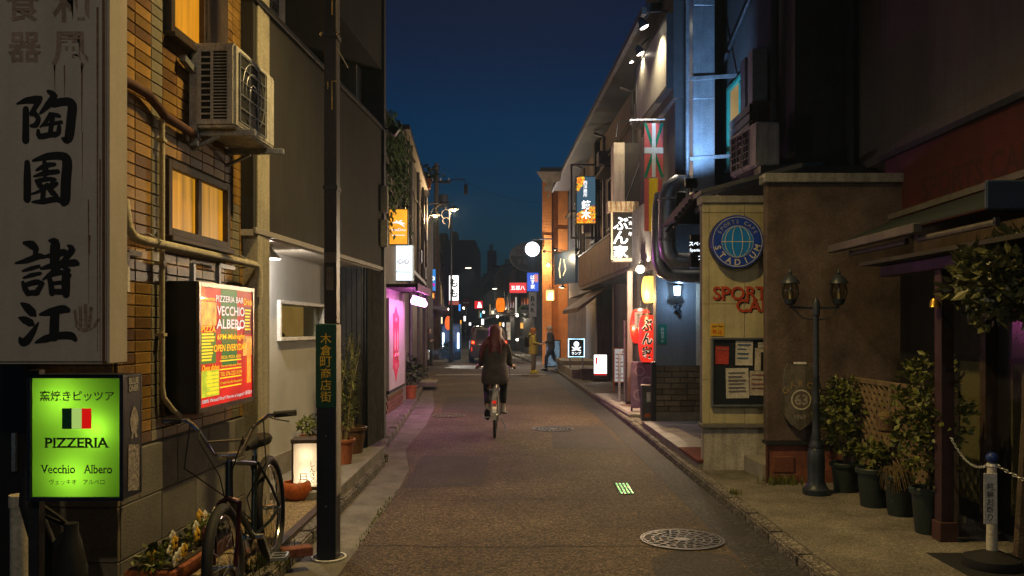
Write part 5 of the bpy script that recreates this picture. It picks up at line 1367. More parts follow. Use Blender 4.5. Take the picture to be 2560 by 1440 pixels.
# wall panels with joints
jx = [0, lx(1773), lx(1862), Wk]; jz = [lz(1060)+.001, lz(950), lz(760), lz(532), lz(508)]
for i in range(3):
    for j in range(4):
        MB().box(jx[i]+.002, jx[i+1]-.002, 0, .04, jz[j]+.002, jz[j+1]-.002).build('render_panel', m_kiosk, ki, bevel=.003)
MB().box(.006, Wk, .035, .17, lz(1060)+.001, lz(508)).build('core_wall', m_conc_d, ki)
MB().box(-.02, Wk, -.03, .20, lz(508)+.001, lz(490)).build('cap', M('pale cap', (.30,.29,.26), .8, streak=.3), ki, bevel=.006)
# sloping eave over the wall
ev = MB(); ev.m = None
z0 = lz(488)
ev.add([(-.03,-.05,z0+.01),(-.03,.36,z0+.01),(Wk,-.20,z0+.26),(Wk,.5,z0+.26),(-.03,-.05,z0+.05),(-.03,.36,z0+.05),(Wk,-.20,z0+.31),(Wk,.5,z0+.31)], [(0,2,3,1),(4,5,7,6),(0,4,6,2),(1,3,7,5),(0,1,5,4),(2,6,7,3)])
ev.build('eave', M('dark blue-grey eave', (.06,.065,.075), .6, var=.25), ki)
# round blue sign
rs = thing('round_sign', 'round blue STADIUM sign with a pale globe on the cafe wall', 'sign', (kx(1836), KY-.01, kz(607)))
rr = 66*kq
MB().lathe([(rr,-.001),(rr,.10),(rr*.985,.115)], 48, (0,0,0), 'y').build('drum', M('navy drum', (.012,.03,.13), .45), rs, smooth=True)
m_sgb = M('royal blue enamel', (.008,.05,.42), .45, var=.12, bump=.03); m_sgw = M('cream enamel', (.55,.54,.42), .5, var=.1, bump=.03); m_sgc = M('cyan enamel', (.008,.20,.62), .45, var=.12, bump=.03)
disc = lambda r0, r1, y, mat, nm: MB().lathe([(r0, y),(r1, y)], 48, (0,0,0), 'y', caps=False).build(nm, mat, rs)
disc(.001, rr*.985, .1155, m_sgb, 'face'); disc(rr*.91, rr*.935, .117, m_sgw, 'outer_line')
disc(.001, rr*.60, .1165, m_sgw, 'globe_rim'); disc(.001, rr*.585, .1175, m_sgc, 'globe')
gl = MB()
for k in (.33,.8): 
    gl.tube([(rr*.585*k*math.cos(2*math.pi*i/32), -.1180, rr*.585*math.sin(2*math.pi*i/32)) for i in range(32)], .0035, 4, True)
gl.box(-rr*.58, rr*.58, -.119, -.1177, -.004, .004)
gl.build('globe_lines', m_sgw, rs)
at = MB(); arc_text(at, 'STADIUM', 0, 0, rr*.76, rr*.32, -.1175, R(197), R(343), True, .022); at.build('lettering', m_sgw, rs)
at = MB(); arc_text(at, 'SPORTS CAFE', 0, 0, rr*.755, rr*.19, -.1175, R(152), R(28), False, .008); at.build('lettering', M('dim cream print', (.34,.36,.36), .6, bump=0), rs)
# red painted lettering with dark shadow
m_redp = M('red wall paint', (.40,.045,.012), .7, var=.2, bump=.1)
lettering(ki, 'SPORTS', lx(1862)+.006, lz(735)-.006, 156*kq, 34*kq, m_ink, -.0022, .02, stretch=True); serif_text(ki, 'SPORTS', lx(1860), lz(733), 156*kq, 34*kq, m_redp, -.004, .02)
lettering(ki, 'CAFE', lx(1895)+.006, lz(766)-.006, 106*kq, 32*kq, m_ink, -.0022, .02, stretch=True); serif_text(ki, 'CAFE', lx(1893), lz(764), 106*kq, 32*kq, m_redp, -.004, .02)
# yellow notice
yn = thing('yellow_notice', 'small yellow no parking notice with red characters', 'notice', (kx(1793), KY-.004, kz(840)))
MB().box(-17*kq,17*kq,-.004,.004,0,31*kq).build('plate', M('yellow plate', (.62,.36,.02), .5, var=.1), yn)
lettering(yn, '禁 止', 0, 11*kq, 26*kq, 10*kq, M('notice red', (.5,.02,.01), .5), -.0055, .03); lettering(yn, '駐車・駐輪', 0, 24*kq, 27*kq, 6*kq, m_ink, -.0055, .02)
# notice board with papers
nbd = thing('notice_board', 'dark framed notice board with pinned flyers on the cafe wall', 'notice board', (kx(1776), KY-.002, kz(1016)))
wN, hN = 160*kq, 172*kq
MB().box(0,wN,-.02,0,0,hN).build('backing', M('black board', (.015,.018,.025), .35, var=.2), nbd)
fr = MB(); b_ = .022; fr.box(0,b_,-.05,-.0201,0,hN); fr.box(b_,wN,-.05,-.0201,hN-b_,hN); fr.box(b_,wN,-.05,-.0201,0,b_); fr.build('frame', M('blue-grey frame', (.16,.18,.21), .4, .5), nbd, bevel=.003)
def paper(px0_, px1_, py0_, py1_, mat, tilt, nm='flyer', bars=0, bm=None):
    xa, xb, za, zb = (px0_-1776)*kq, (px1_-1776)*kq, (1016-py1_)*kq, (1016-py0_)*kq
    cx, cz = (xa+xb)/2, (za+zb)/2; w_, h_ = (xb-xa)/2, (zb-za)/2
    mb = MB(); mb.m = Matrix.Translation((cx,-.024-rnd.random()*.004,cz)) @ Matrix.Rotation(tilt,4,'Y')
    mb.add([(-w_,0,-h_),(w_,-.004,-h_),(w_,0,h_),(-w_,-.002,h_)], [(0,1,2,3)])
    p = mb.build(nm, mat, nbd)
    for k in range(bars):
        bmv = MB(); bmv.m = mb.m; z = h_*(.7-1.45*k/bars); x1_ = w_*rnd.uniform(.2,.85)
        bmv.box(-w_*.8, x1_, -.0075, -.0055, z-h_*.05*rnd.uniform(.5,1.6), z+h_*.03); bmv.build('printed_line', bm, p)
m_pap = M('flyer paper', (.50,.48,.42), .8, var=.12, bump=.1); m_pap2 = M('cream flyer paper', (.42,.38,.32), .8, var=.2, bump=.1); m_blu = M('flyer blue ink', (.05,.12,.26), .7, var=.3); m_gr = M('flyer grey ink', (.14,.14,.15), .7)
paper(1787,1820,866,910, M('red flyer', (.40,.04,.03), .7, var=.3, scale=20), .02, bars=1, bm=M('flyer skin tone', (.35,.2,.15), .7))
paper(1837,1880,852,913, m_pap, .02, bars=4, bm=m_blu); paper(1813,1870,920,995, m_pap, -.02, bars=6, bm=m_gr); paper(1822,1868,978,992, m_pap2, .0, bars=0)
paper(1872,1918,927,988, m_pap2, .01, bars=4, bm=M('flyer pink ink', (.35,.14,.14), .7)); paper(1885,1900,870,926, m_pap2, .02); paper(1893,1918,856,880, m_pap, .0, bars=2, bm=m_blu)
paper(1840,1866,970,990, M('flyer blue block', (.08,.16,.30), .7, var=.5, scale=40), 0)
# step beside the kiosk
st = thing('concrete_step', 'concrete step between the cafe wall and the brown wall', 'step', (kx(1860), KY-.002, .088))
MB().box(0,.34,-.62,-.002,0,.17).build('block', m_conc, st, bevel=.006)

# tiled entrance slab with red mat
es = thing('entrance_slab', 'raised tiled entrance slab with a dark red mat beside the kerb', 'step', (1.97,9.1,.088))
MB().box(.02,1.2,.02,3.85,0,.075).build('slab', m_conc, es, bevel=.005)
m_tl = M('grey floor tile', (.30,.28,.27), .7, var=.3, scale=3, bump=.2, streak=.0, rand=.12)
for i in range(3):
    for j in range(6):
        MB().box(.005+i*.40, .005+i*.40+.394, 1.02+j*.47, 1.02+j*.47+.464, .0755, .10).build('floor_tile', m_tl, es, bevel=.003)
MB().box(.005,1.2,.005,1.01,.0755,.102).build('mat', M('dark red mat', (.12,.025,.02), .95, var=.2, bump=.6, bscale=160), es)

# =================================================================== BROWN WALL
BY = 8.32; bq = BY/F
m_brown = M('stained brown render', (.105,.076,.064), .9, var=.55, scale=2.6, bump=.6, bscale=45, streak=.12)
m_brick_r = M('old red brick', (.17,.06,.035), .9, var=.35, scale=5, bump=.5, rand=.25)
bw = thing('brown_wall', 'stained brown rendered wall with a pale cap behind the lamp post', 'wall', (Xp(1917,BY), BY, .088))
Wb = Xp(2290,BY)-Xp(1917,BY); zb = lambda py: Zp(py,BY)-.088
MB().box(.0,Wb,.0,.12,zb(1103)+.001,zb(457)).build('render', m_brown, bw, bevel=.006)
MB().box(.02,Wb,.015,.11,0,zb(1112)).build('lower_render', M('worn red render', (.20,.07,.045), .9, var=.45, scale=4, bump=.5), bw)
MB().box(-.01,Wb,-.015,.13,zb(1112)+.001,zb(1103)).build('rail', m_dark, bw)
MB().box(-.03,Wb,-.04,.16,zb(457)+.001,zb(434)).build('cap', M('pale metal cap', (.32,.32,.30), .5, .3, streak=.4), bw, bevel=.005)
MB().tube([(.0,.0,0),(.0,.0,zb(1103))], .012, 6).build('corner_pipe', m_rust, bw)
for (a0, a1, c0, c1) in ((1933,1988,1140,1182),(1933,1966,1184,1216),(1968,1996,1184,1216)):
    MB().box((a0-1917)*bq,(a1-1917)*bq-.004,-.004,.014,zb(c1),zb(c0)-.004).build('exposed_brick', m_brick_r, bw, bevel=.006)
# wooden shield sign with numeral
sd_ = thing('shield_sign', 'weathered wooden shield sign with the number 63', 'sign', (Xp(1998,BY-.03), BY-.035, Zp(1075,BY)))
zq = lambda py: (1075-py)*bq
out = [(0,0),(.09,.06),(.15,.14),(.175,.26),(.17,.42),(.15,.56),(.12,.655),(.05,.63),(0,.665),(-.05,.63),(-.12,.655),(-.15,.56),(-.17,.42),(-.175,.26),(-.15,.14),(-.09,.06)]
m_shw = M('weathered grey wood', (.13,.115,.095), .85, var=.4, scale=8, bump=.5, streak=.6)
for k, (xa, xb) in enumerate(((-.18,-.055),(-.053,.06),(.062,.18))):
    poly = []
    # clip the outline to each board
    def clip(P, xm, keep):
        Q = []
        for i in range(len(P)):
            p, q2 = P[i], P[(i+1)%len(P)]
            ip, iq = keep(p[0]), keep(q2[0])
            if ip: Q.append(p)
            if ip != iq:
                tt = (xm-p[0])/(q2[0]-p[0]); Q.append((xm, p[1]+tt*(q2[1]-p[1])))
        return Q
    poly = clip(out, xa, lambda x: x >= xa); poly = clip(poly, xb, lambda x: x <= xb)
    MB().prism(poly, -.02-.002*(k%2), .012).build('board', m_shw, sd_)
disc2 = MB().lathe([(.085,.0225),(.098,.0225)], 32, (0.01,0,.30), 'y', caps=False).build('ring', m_sgw, sd_)
mpale = M('worn pale paint', (.30,.27,.23), .8, var=.35, scale=20, bump=.2)
MB().lathe([(.001,.0225),(.084,.0225)], 32, (0.01,0,.30), 'y', caps=False).build('roundel', M('worn brown paint', (.12,.09,.075), .8, var=.35, scale=20), sd_)
lettering(sd_, '63', .01, .30, .13, .11, mpale, -.0245, .03); lettering(sd_, '1963', .0, .135, .12, .045, mpale, -.0245, .015)
at = MB(); arc_text(at, 'GARCO', .01, .26, .20, .085, -.0245, R(140), R(40), False, .015); at.build('lettering', M('worn yellow paint', (.30,.22,.10), .8, var=.3), sd_)
MB().box(-.06,.06,-.028,-.014,.645,.665).build('top_plate', m_white, sd_)
# double lantern lamp post
m_lpp = M('dark blue-grey cast iron', (.035,.045,.06), .45, .4, var=.25, bump=.1, streak=.2)
LY = 7.76
lpst = thing('lamp_post', 'dark cast iron lamp post with two unlit glass lanterns', 'lamp post', (Xp(2040,LY), LY, .088))
zl = lambda py: Zp(py,LY)-.088
MB().lathe([(.115,0),(.12,.02),(.12,.05),(.095,.07),(.085,.10),(.075,.12),(.078,.30),(.072,.40),(.060,.42),(.064,.44),(.052,.47),(.040,.50),(.046,.52),(.036,.55),(.030,.80),(.036,.82),(.030,.84),(.027,1.05),(.033,1.07),(.027,1.09),(.025,zl(790)),(.034,zl(788)),(.034,zl(755)),(.01,zl(745))], 20).build('column', m_lpp, lpst, smooth=True)
MB().tube([(-.24,0,zl(768)),(0,0,zl(770)),(.21,0,zl(768))], .010, 6).tube([(-.22,0,zl(768)),(-.12,0,zl(795)),(-.02,0,zl(800))], .006, 6).tube([(.2,0,zl(768)),(.12,0,zl(795)),(.02,0,zl(800))], .006, 6).build('crossbar', m_lpp, lpst)
for s, (xx, pyc) in enumerate(((-.235,760),(.205,757))):
    zb0 = zl(764)
    ln = MB().lathe([(.02,0),(.045,.012),(.06,.055),(.062,.06)], 12, (xx,0,zb0)).build('lantern', m_lpp, lpst, smooth=True)
    MB().lathe([(.058,.062),(.078,.12),(.076,.17),(.060,.20)], 12, (xx,0,zb0), caps=False).build('glass', glass('lantern glass', (.7,.66,.5), .15), ln, smooth=True)
    MB().lathe([(.088,.20),(.085,.21),(.062,.245),(.030,.275),(.016,.285),(.020,.30),(.008,.315),(.004,.35)], 12, (xx,0,zb0)).build('roof', m_lpp, ln, smooth=True)
    MB().tube([(xx,0,zb0+.06),(xx,0,zb0+.15)], .012, 6).build('bulb', m_cream, ln)
    mb = MB()
    for k in range(6): a_ = k*math.pi/3; mb.tube([(xx+.060*math.cos(a_),.060*math.sin(a_),zb0+.06),(xx+.080*math.cos(a_),.080*math.sin(a_),zb0+.12),(xx+.062*math.cos(a_),.062*math.sin(a_),zb0+.2)], .004, 4)
    mb.build('cage', m_lpp, ln)
grass((Xp(1955,BY-.06),BY-.07,.088), 220, (.10,.035), .10, 7, 'tufts of grass at the foot of the brown wall')
grass((2.02,7.75,.09), 60, (.03,.03), .05, 8, 'small weed growing in the right kerb joint'); grass((1.95,6.4,.004), 40, (.02,.02), .05, 10, 'tiny weed in the right gutter')

# =================================================================== PORCH WITH PLANTS (near right)
pots = [(Xp(2112,7.9),7.9,.13,.27,'first potted shrub from the lamp post, round and bushy',.31,.47,1150), (Xp(2182,7.24),7.24,.135,.33,'second potted plant from the lamp post, low leaves in a dark green pot',.15,.13,260), (Xp(2252,6.9),6.9,.135,.33,'third pot with dry straw-coloured trailing grass',.15,.10,120), (Xp(2322,6.3),6.3,.13,.34,'last pot by the purple post with a tall leafy shrub',.31,.56,1150)]
m_straw = M('dry straw', (.14,.10,.04), .9, var=.3)
for k, (x, y, r_, h_, lab, fr_, fh, n) in enumerate(pots):
    t = thing('potted_plant', lab, 'plant', (x, y, .088), 0, 'dark green pots along the lattice')
    MB().lathe(pot_profile(r_, h_), 24).build('pot', m_potg, t, smooth=True); MB().lathe([(.001,h_*.92),(r_*.88,h_*.92)], 20, caps=False).build('soil', m_soil, t)
    MB().tube([(0,0,h_*.9),(.02,.02,h_+fh*.6),(-.03,0,h_+fh*1.4)], [.012,.01,.005], 6).tube([(.02,0,h_*.9),(.08,.03,h_+fh),(.12,.0,h_+fh*1.4)], [.01,.007,.004], 6).build('stem', m_bark, t)
    if k == 2:
        rg = random.Random(3); mb = MB()
        for _ in range(260):
            a_ = rg.uniform(0,6.28); rr_ = r_*rg.uniform(.3,1.15); dz = rg.uniform(-.14,.05)
            mb.tube([(0.4*rr_*math.cos(a_),.4*rr_*math.sin(a_),h_),(rr_*math.cos(a_),rr_*math.sin(a_),h_+.05),(rr_*1.15*math.cos(a_+.2),rr_*1.15*math.sin(a_+.2),h_+dz)], .003, 3)
        mb.build('foliage', m_straw, t)
    else: leafmesh(n, fr_, fr_*.9, fh, .036, 40+k, 0, 0, h_+fh*.9, .15, 1.7).build('foliage', m_leaf, t)
t = thing('hanging_basket', 'small woven basket of dry moss hanging on the lattice', 'basket', (3.10,7.05,.74))
MB().lathe([(.05,0),(.075,.02),(.085,.13)], 16).build('basket', M('woven basket', (.13,.08,.045), .9, var=.4, scale=30, bump=.6), t); MB().ball((0,0,.135), .08, 10, 6, (1,1,.5)).build('moss', m_straw, t); MB().tube([(0,0,.14),(.07,.0,.36)], .004, 4).build('hanger', m_dark, t)
# lattice fence
lt = thing('lattice_fence', 'wooden diamond lattice fence behind the potted shrubs', 'fence', (3.20,6.16,.088), R(90))
LL, LH0, LH = 2.06, .22, 1.01
m_lat = M('weathered lattice wood', (.17,.12,.07), .85, var=.3, bump=.3, streak=.3)
for (xa, xb) in ((0,.05),(.99,1.04),(2.01,2.06)): MB().box(xa,xb,-.03,.03,0,LH).build('post', m_lat, lt, bevel=.004)
MB().box(0,LL,-.025,.025,LH+.001,LH+.045).build('top_rail', m_lat, lt, bevel=.004); MB().box(.05,LL-.05,-.02,.02,LH0-.04,LH0).build('bottom_rail', m_lat, lt)
for sgn in (1, -1):
    x = -1.0
    while x < LL:
        pa, pb = (x, LH0), (x+(LH-LH0), LH)
        if sgn < 0: pa, pb = (x+(LH-LH0), LH0), (x, LH)
        # clip to the panel
        def cut(p, q2, xm):
            tt = (xm-p[0])/(q2[0]-p[0]); return (xm, p[1]+tt*(q2[1]-p[1]))
        a_, b2 = (pa, pb) if pa[0] < pb[0] else (pb, pa)
        if b2[0] > .06 and a_[0] < LL-.06:
            if a_[0] < .05: a_ = cut(a_, b2, .05)
            if b2[0] > LL-.05: b2 = cut(a_, b2, LL-.05)
            if b2[0]-a_[0] > .03: MB().bar((a_[0],.008*sgn,a_[1]),(b2[0],.008*sgn,b2[1]), .014,.035, up=(0,1,0)).build('slat', m_lat, lt)
        x += .105
# porch posts, beam, roof
pc = thing('porch', 'dark timber porch with a purple painted beam and post', 'porch', (3.08,6.08,.088))
m_purp = M('faded purple paint', (.065,.03,.07), .7, var=.3, scale=8, streak=.4); m_purpb = M('reddish brown paint', (.045,.020,.022), .7, var=.3, scale=8, streak=.4)
MB().box(-.048,.048,-.048,.048,.14,1.93).build('post', m_purpb, pc, bevel=.006); MB().box(-.062,.062,-.062,.062,0,.14).build('post_shoe', M('rusty shoe', (.07,.028,.02), .7), pc, bevel=.006)
MB().box(-.05,.06,-1.6,.95,1.932,2.02).build('beam', m_purp, pc, bevel=.01)
MB().box(-.16,.9,-1.7,1.1,2.03,2.06).build('roof_sheet', M('corroded roof sheet', (.03,.026,.02), .8, var=.4), pc)
MB().box(.55,.60,-2.0,1.9,0,2.0).build('side_wall', m_black, pc)
for (y0_, y1_) in ((-1.35,-1.05),(-.75,-.45),(-.2,.1),(.5,.8)):
    MB().box(.535,.549,y0_,y1_,.15,1.25).build('door_panel', M('dull olive panel', (.10,.095,.04), .6, var=.2), pc)
    MB().box(.53,.548,y0_+.02,y1_-.02,1.3,1.85).build('door_glass', m_fwin, pc)
MB().box(.545,.53,-.98,-.90,1.3,1.4).build('sticker', m_stk, pc)
for y0_ in (-1.5,-.9,-.3,.3): MB().box(.46,.549,y0_,y0_+.08,0,2.0).build('door_stile', m_wood, pc)
MB().lathe([(.018,0),(.03,-.02),(.034,-.055),(.038,-.06)], 10, (-.08,-.02,1.72)).build('bell', M('brass bell', (.45,.28,.05), .35, .8), pc, smooth=True)
mb = MB(); mb.box(-.3,2.5,-2.4,-.35,-.001,.003); fm = mb.build('floor_mat', M('black rubber mat', (.02,.02,.022), .7, bump=.3), pc)
# awning with unlit fluorescent tubes
aw = thing('awning', 'folded pale awning with unlit fluorescent tubes over the porch', 'awning', (2.9,5.0,2.28), R(90))
m_oldbar = M('dirty cream bar', (.085,.078,.065), .6, var=.2, streak=.3)
m_awf = M('awning cloth dark green', (.006,.012,.010), .8, var=.2)
MB().box(1.1,2.75,-.035,.035,.0,.07).build('front_bar', m_oldbar, aw, bevel=.006)
cl_ = MB(); cl_.add([(.2,-.02,.06),(2.7,-.02,.06),(2.9,-.62,.30),(.2,-.62,.34),(.2,-.02,.075),(2.7,-.02,.075),(2.9,-.62,.315),(.2,-.62,.355)], [(0,1,2,3),(4,7,6,5),(0,4,5,1),(1,5,6,2),(2,6,7,3),(3,7,4,0)]); cl_.build('cloth', m_awf, aw)
MB().bar((.2,-.62,.39),(2.95,-.62,.35),.04,.05).build('top_bar', m_oldbar, aw)
for (a_, b2) in ((.25,1.25),(1.45,2.5)): 
    MB().tube([(a_,-.08,-.03),(b2,-.08,-.03)], .022, 8).build('fluorescent_tube', m_oldbar, aw, smooth=True); MB().bar((a_,-.08,.0),(a_,-.08,-.05),.03).build('tube_holder', m_dark, aw); MB().bar((b2,-.08,.0),(b2,-.08,-.05),.03).build('tube_holder', m_dark, aw)
MB().box(.18,.21,-.22,.02,.04,.22).build('end_cap', M('blue end cap', (.025,.045,.085), .5), aw, bevel=.01)
# leafy tree branch over the porch
tr = thing('small_tree', 'small leafy tree with pale glossy leaves over the porch at right', 'tree', (3.30,5.25,.088))
MB().tube([(0,.3,0),(.02,.25,.9),(-.05,.1,1.5),(.02,0,1.85)], [.04,.035,.03,.02], 8).tube([(-.04,.12,1.45),(-.2,-.05,1.7),(-.28,-.05,1.8)], [.02,.014,.008], 6).build('trunk', m_bark, tr, smooth=True)
leafmesh(1700,.40,.36,.32,.046,77,-.22,-.0,1.82,.1,2.0).build('crown', M('glossy pale leaf', (.085,.10,.035), .35, var=.5, scale=16, warm=(.17,.17,.06)), tr)
# chain post
cp = thing('chain_post', 'white chain post with blue ball top and no bicycle parking tag', 'bollard', (Xp(2480,5.4), 5.4, .088))
MB().lathe([(.17,0),(.175,.02),(.17,.06),(.06,.10),(.03,.11)], 24).build('base', m_rubber, cp, smooth=True)
MB().tube([(0,0,.09),(0,0,.63)], [.034,.028], 14).build('post', m_cream, cp, smooth=True); MB().lathe([(.028,.63),(.034,.64),(.03,.655)], 12).build('collar', m_white, cp); MB().ball((0,0,.69), .037, 14, 9).build('ball', M('blue plastic', (.015,.04,.20), .35), cp, smooth=True)
tg = MB().box(-.075,.01,-.042,-.038,.28,.60).build('tag_plate', M('ivory plate', (.75,.72,.64), .5, var=.1), cp, bevel=.003)
lettering(cp, '駐輪お断り', -.034, .42, .05, .24, M('grey print', (.10,.09,.09), .6, bump=0), -.0435, .015, vertical=True)
ch = thing('chain', 'thin steel chain strung between the porch post and the chain post', 'chain', (3.06,6.02,.84))
pA = Vector((0,-.07,0)); pB = Vector((Xp(2480,5.4)-3.06, 5.4-6.02, -.09)); mb = MB(); npt = 30
for end in (pB,):
    for k in range(npt):
        tt = (k+.5)/npt; c = pA+(end-pA)*tt+Vector((0,0,-.10*4*tt*(1-tt))); d = (end-pA).normalized()
        u = Vector((0,0,1)) if k % 2 else d.cross(Vector((0,0,1)))
        mb.tube([tuple(c+d*.016*math.cos(a2*math.pi/4)+u*.008*math.sin(a2*math.pi/4)) for a2 in range(8)], .0025, 4, True)
pC = Vector((pB.x+.35, pB.y-.9, pB.z-.02))
for k in range(34):
    tt = (k+.5)/34; c = pB+(pC-pB)*tt+Vector((0,0,-.10*4*tt*(1-tt))); d = (pC-pB).normalized(); u = Vector((0,0,1)) if k % 2 else d.cross(Vector((0,0,1)))
    mb.tube([tuple(c+d*.016*math.cos(a2*math.pi/4)+u*.008*math.sin(a2*math.pi/4)) for a2 in range(8)], .0025, 4, True)
o = mb.build('links', m_steel, ch); o['kind'] = 'stuff'

# upper facade above the porch: beige wall, red sign band
uf = thing('near_right_building', 'plain beige upper facade above a dark red sign band at right', 'building', (3.9,9.6,0), R(-90))
m_beige = M('dull beige cladding', (.12,.105,.095), .85, var=.12, scale=1.2, bump=.15, streak=.2)
MB().box(0,12,0,5,3.36,9).build('upper_wall', m_beige, uf); MB().box(1.0,12,.02,5,.09,3.32).build('ground_wall', m_fbrown, uf)
MB().box(.9,6.5,-.10,-.001,2.55,3.30).build('sign_band', M('dark red sign band', (.060,.009,.006), .7, var=.2), uf); MB().box(.85,6.5,-.14,.0,3.301,3.355).build('band_cap', m_dark, uf)
lettering(uf, 'SPORTS CAFE', 2.6, 2.88, 2.6, .22, M('dark sign letters', (.036,.008,.006), .7, bump=0), -.102, .015)
MB().tube([(.0,-.08,3.4),(.0,-.08,9)], .06, 8).build('downpipe', m_dark, uf)
# dark facade behind with lit green window
gw = thing('green_window_house', 'dark house with a green framed amber window above the cafe roof', 'building', (3.25,13.2,0), R(-90))
m_dkf = M('near black render', (.035,.035,.04), .85, var=.2, streak=.2)
MB().box(0,3.4,0,5,3.0,9).build('wall', m_dkf, gw)
wu0, wu1 = 1.5, 2.6
m_green = M('green window frame', (.015,.16,.12), .5, var=.15)
window(gw, .55, 1.75, 4.0, 5.1, 2, .06, m_green, E('dim amber pane', (.75,.38,.10), .30, .4, 1.5), .06)
for k in range(6): MB().box(1.62,2.6,-.30,-.27,3.72+k*.115,3.72+k*.115+.095).build('slat', m_wood, gw, bevel=.003)
MB().box(1.62,1.66,-.265,-.02,3.7,4.42).build('crate_side', m_wood, gw); MB().box(2.56,2.6,-.265,-.02,3.7,4.42).build('crate_side', m_wood, gw)
for x in (1.95,2.3): MB().box(x,x+.22,-.24,-.05,4.43,5.1).build('shutter_leaf', M('pale grey shutter', (.24,.26,.30), .5), gw, bevel=.006)
MB().tube([(2.9,-.08,3.9),(2.9,-.08,9)], .05, 8).build('drain_pipe', m_dark, gw); MB().tube([(.3,-.06,5.6),(2.8,-.06,6.3)], .03, 6).build('conduit', m_dark, gw)
fr_ = thing('flat_roof', 'dark flat cafe roof carrying the air conditioner and bracket', 'roof', (2.12,9.2,3.33))
MB().box(.62,1.9,.2,3.6,-.02,.06).build('deck', m_dark, fr_); MB().bar((.7,.5,.07),(1.4,.5,.11),.06,.08).build('blue_bracket', M('blue steel', (.03,.09,.16), .5), fr_)
ac2 = ac_unit('cream air conditioner standing on the cafe roof beside the duct', (Xp(1880,10.4)+.0,10.4,3.42), R(-90)+.12, .8, .28, .50, False)

# =================================================================== BLUE-GREY WALL WITH LANTERN
WY = 13.0; wq = WY/F
m_bg = M('blue-grey smooth render', (.15,.17,.20), .75, var=.12, scale=2, bump=.15, streak=.15)
sw = thing('blue_grey_wall', 'blue-grey tavern wall with brick base and a small wall lantern', 'building', (Xp(1640,WY), WY, .12))
x0w = Xp(1640,WY); wx = lambda px: Xp(px,WY)-x0w; wz = lambda py: Zp(py,WY)-.12
MB().box(0,.95,.0,.25,wz(915)+.001,wz(560)).build('wall', m_bg, sw, bevel=.004)
MB().box(0,.95,.03,.25,0,wz(915)).build('base_wall', m_grout, sw)
m_brk2 = M('brown wall brick', (.17,.13,.085), .85, var=.3, scale=8, bump=.4, rand=.45)
nrow = 8; bh = (wz(915)-wz(1030))/nrow
for r_ in range(nrow):
    x = -.004; first = True
    while x < wx(1752):
        L = .24 if not (first and r_ % 2) else .13
        if r_ in (0,3): L *= .8
        first = False; L = min(L, wx(1752)-x)
        if L > .03: MB().box(x+.004, x+L-.004, -.012, .029, wz(1030)+r_*bh+.005, wz(1030)+(r_+1)*bh-.005).build('brick', m_brk2, sw, bevel=.005)
        x += L
MB().box(-.005,.72,-.02,.029,0,wz(1030)).build('plinth', m_conc_d, sw, bevel=.005)
MB().box(wx(1740),wx(1752),-.04,-.0005,wz(915)+.01,wz(690)).build('pale_strip', m_cream, sw); MB().box(wx(1752)+.002,wx(1775),-.05,.0,0,wz(690)).build('green_door_frame', m_green, sw)
MB().box(-.07,-.005,-.03,.08,0,wz(905)).build('corner_post', m_dark, sw, bevel=.006)
MB().box(wx(1692),1.2,.12,3.0,wz(560)+.001,8.2).build('upper_wall', m_dkf, sw)
lettering(sw, '駐輪禁止', wx(1656), wz(837), .05, .23, m_white, -.0072, .0, vertical=True)
MB().box(wx(1646),wx(1667),-.006,-.0005,wz(861),wz(811)).build('green_notice', M('green notice', (.01,.18,.13), .5), sw)
# wall lantern
wl_ = thing('wall_lantern', 'small bluish glowing lantern on the blue-grey wall', 'lantern', (Xp(1693,WY-.14), WY-.14, Zp(742,WY-.14)))
MB().lathe([(.055,0),(.058,.012),(.048,.02)], 12).build('base', m_black, wl_); MB().lathe([(.046,.021),(.056,.16)], 12, caps=False).build('glass', E('blue white lantern', (.55,.80,1.0), 5), wl_, smooth=True)
MB().lathe([(.066,.161),(.06,.18),(.02,.225),(.012,.25)], 12).build('roof', m_black, wl_, smooth=True); MB().tube([(0,0,.24),(0,.06,.27),(0,.138,.22)], .008, 6).build('arm', m_black, wl_)
lamp(wl_, 'POINT', (0,-.12,.05), 9, (.45,.70,1.0), .05)
# lizard ornament
lz_ = thing('wall_ornament', 'small dark lizard figure fixed below the wall lantern', 'ornament', (Xp(1693,WY), WY-.012, Zp(775,WY)))
MB().tube([(0,0,.09),(.01,-.02,.05),(-.01,-.02,0),(.02,-.015,-.05),(.05,-.01,-.08),(.03,-.01,-.11)], [.022,.026,.03,.02,.012,.005], 8).build('body', m_lpp, lz_, smooth=True)
for (a_, b2, c, d) in ((.0,.05,.06,.07),(-.0,.05,-.06,.03),(.0,-.01,.06,-.02),(.0,-.01,-.05,-.04)): MB().tube([(a_,-.015,b2),((a_+c)/2,-.012,b2+.01),(c,-.008,d)], .008, 6).build('leg', m_lpp, lz_)
# ducts
m_duct = M('silver duct', (.42,.46,.52), .38, .75, var=.2, scale=3, streak=.25)
vd = thing('vertical_duct', 'tall square silver duct lit blue rising beside the cafe roof', 'duct', (Xp(1733,12.3), 12.3, 0))
dw = Xp(1787,12.3)-Xp(1733,12.3)
for k in range(4): MB().box(0,dw,0,.3,3.55+k*1.35,3.55+(k+1)*1.35-.004).build('section', m_duct, vd, bevel=.006)
for z in (Zp(398,12.3), Zp(198,12.3)): MB().bar((-.05,-.02,z),(.75,.0,z+.06),.03,.05).build('strut', m_steel, vd)
MB().tube([(-.06,.1,3.4),(-.06,.1,8.9)],.028,8).build('side_pipe', m_steel, vd, smooth=True)
ld = thing('loop_duct', 'fat silver round duct bending down the tavern wall', 'duct', (Xp(1670,12.4), 12.4, 0))
def dz(py): return Zp(py,12.4)
dx = lambda px: Xp(px,12.4)-Xp(1670,12.4)
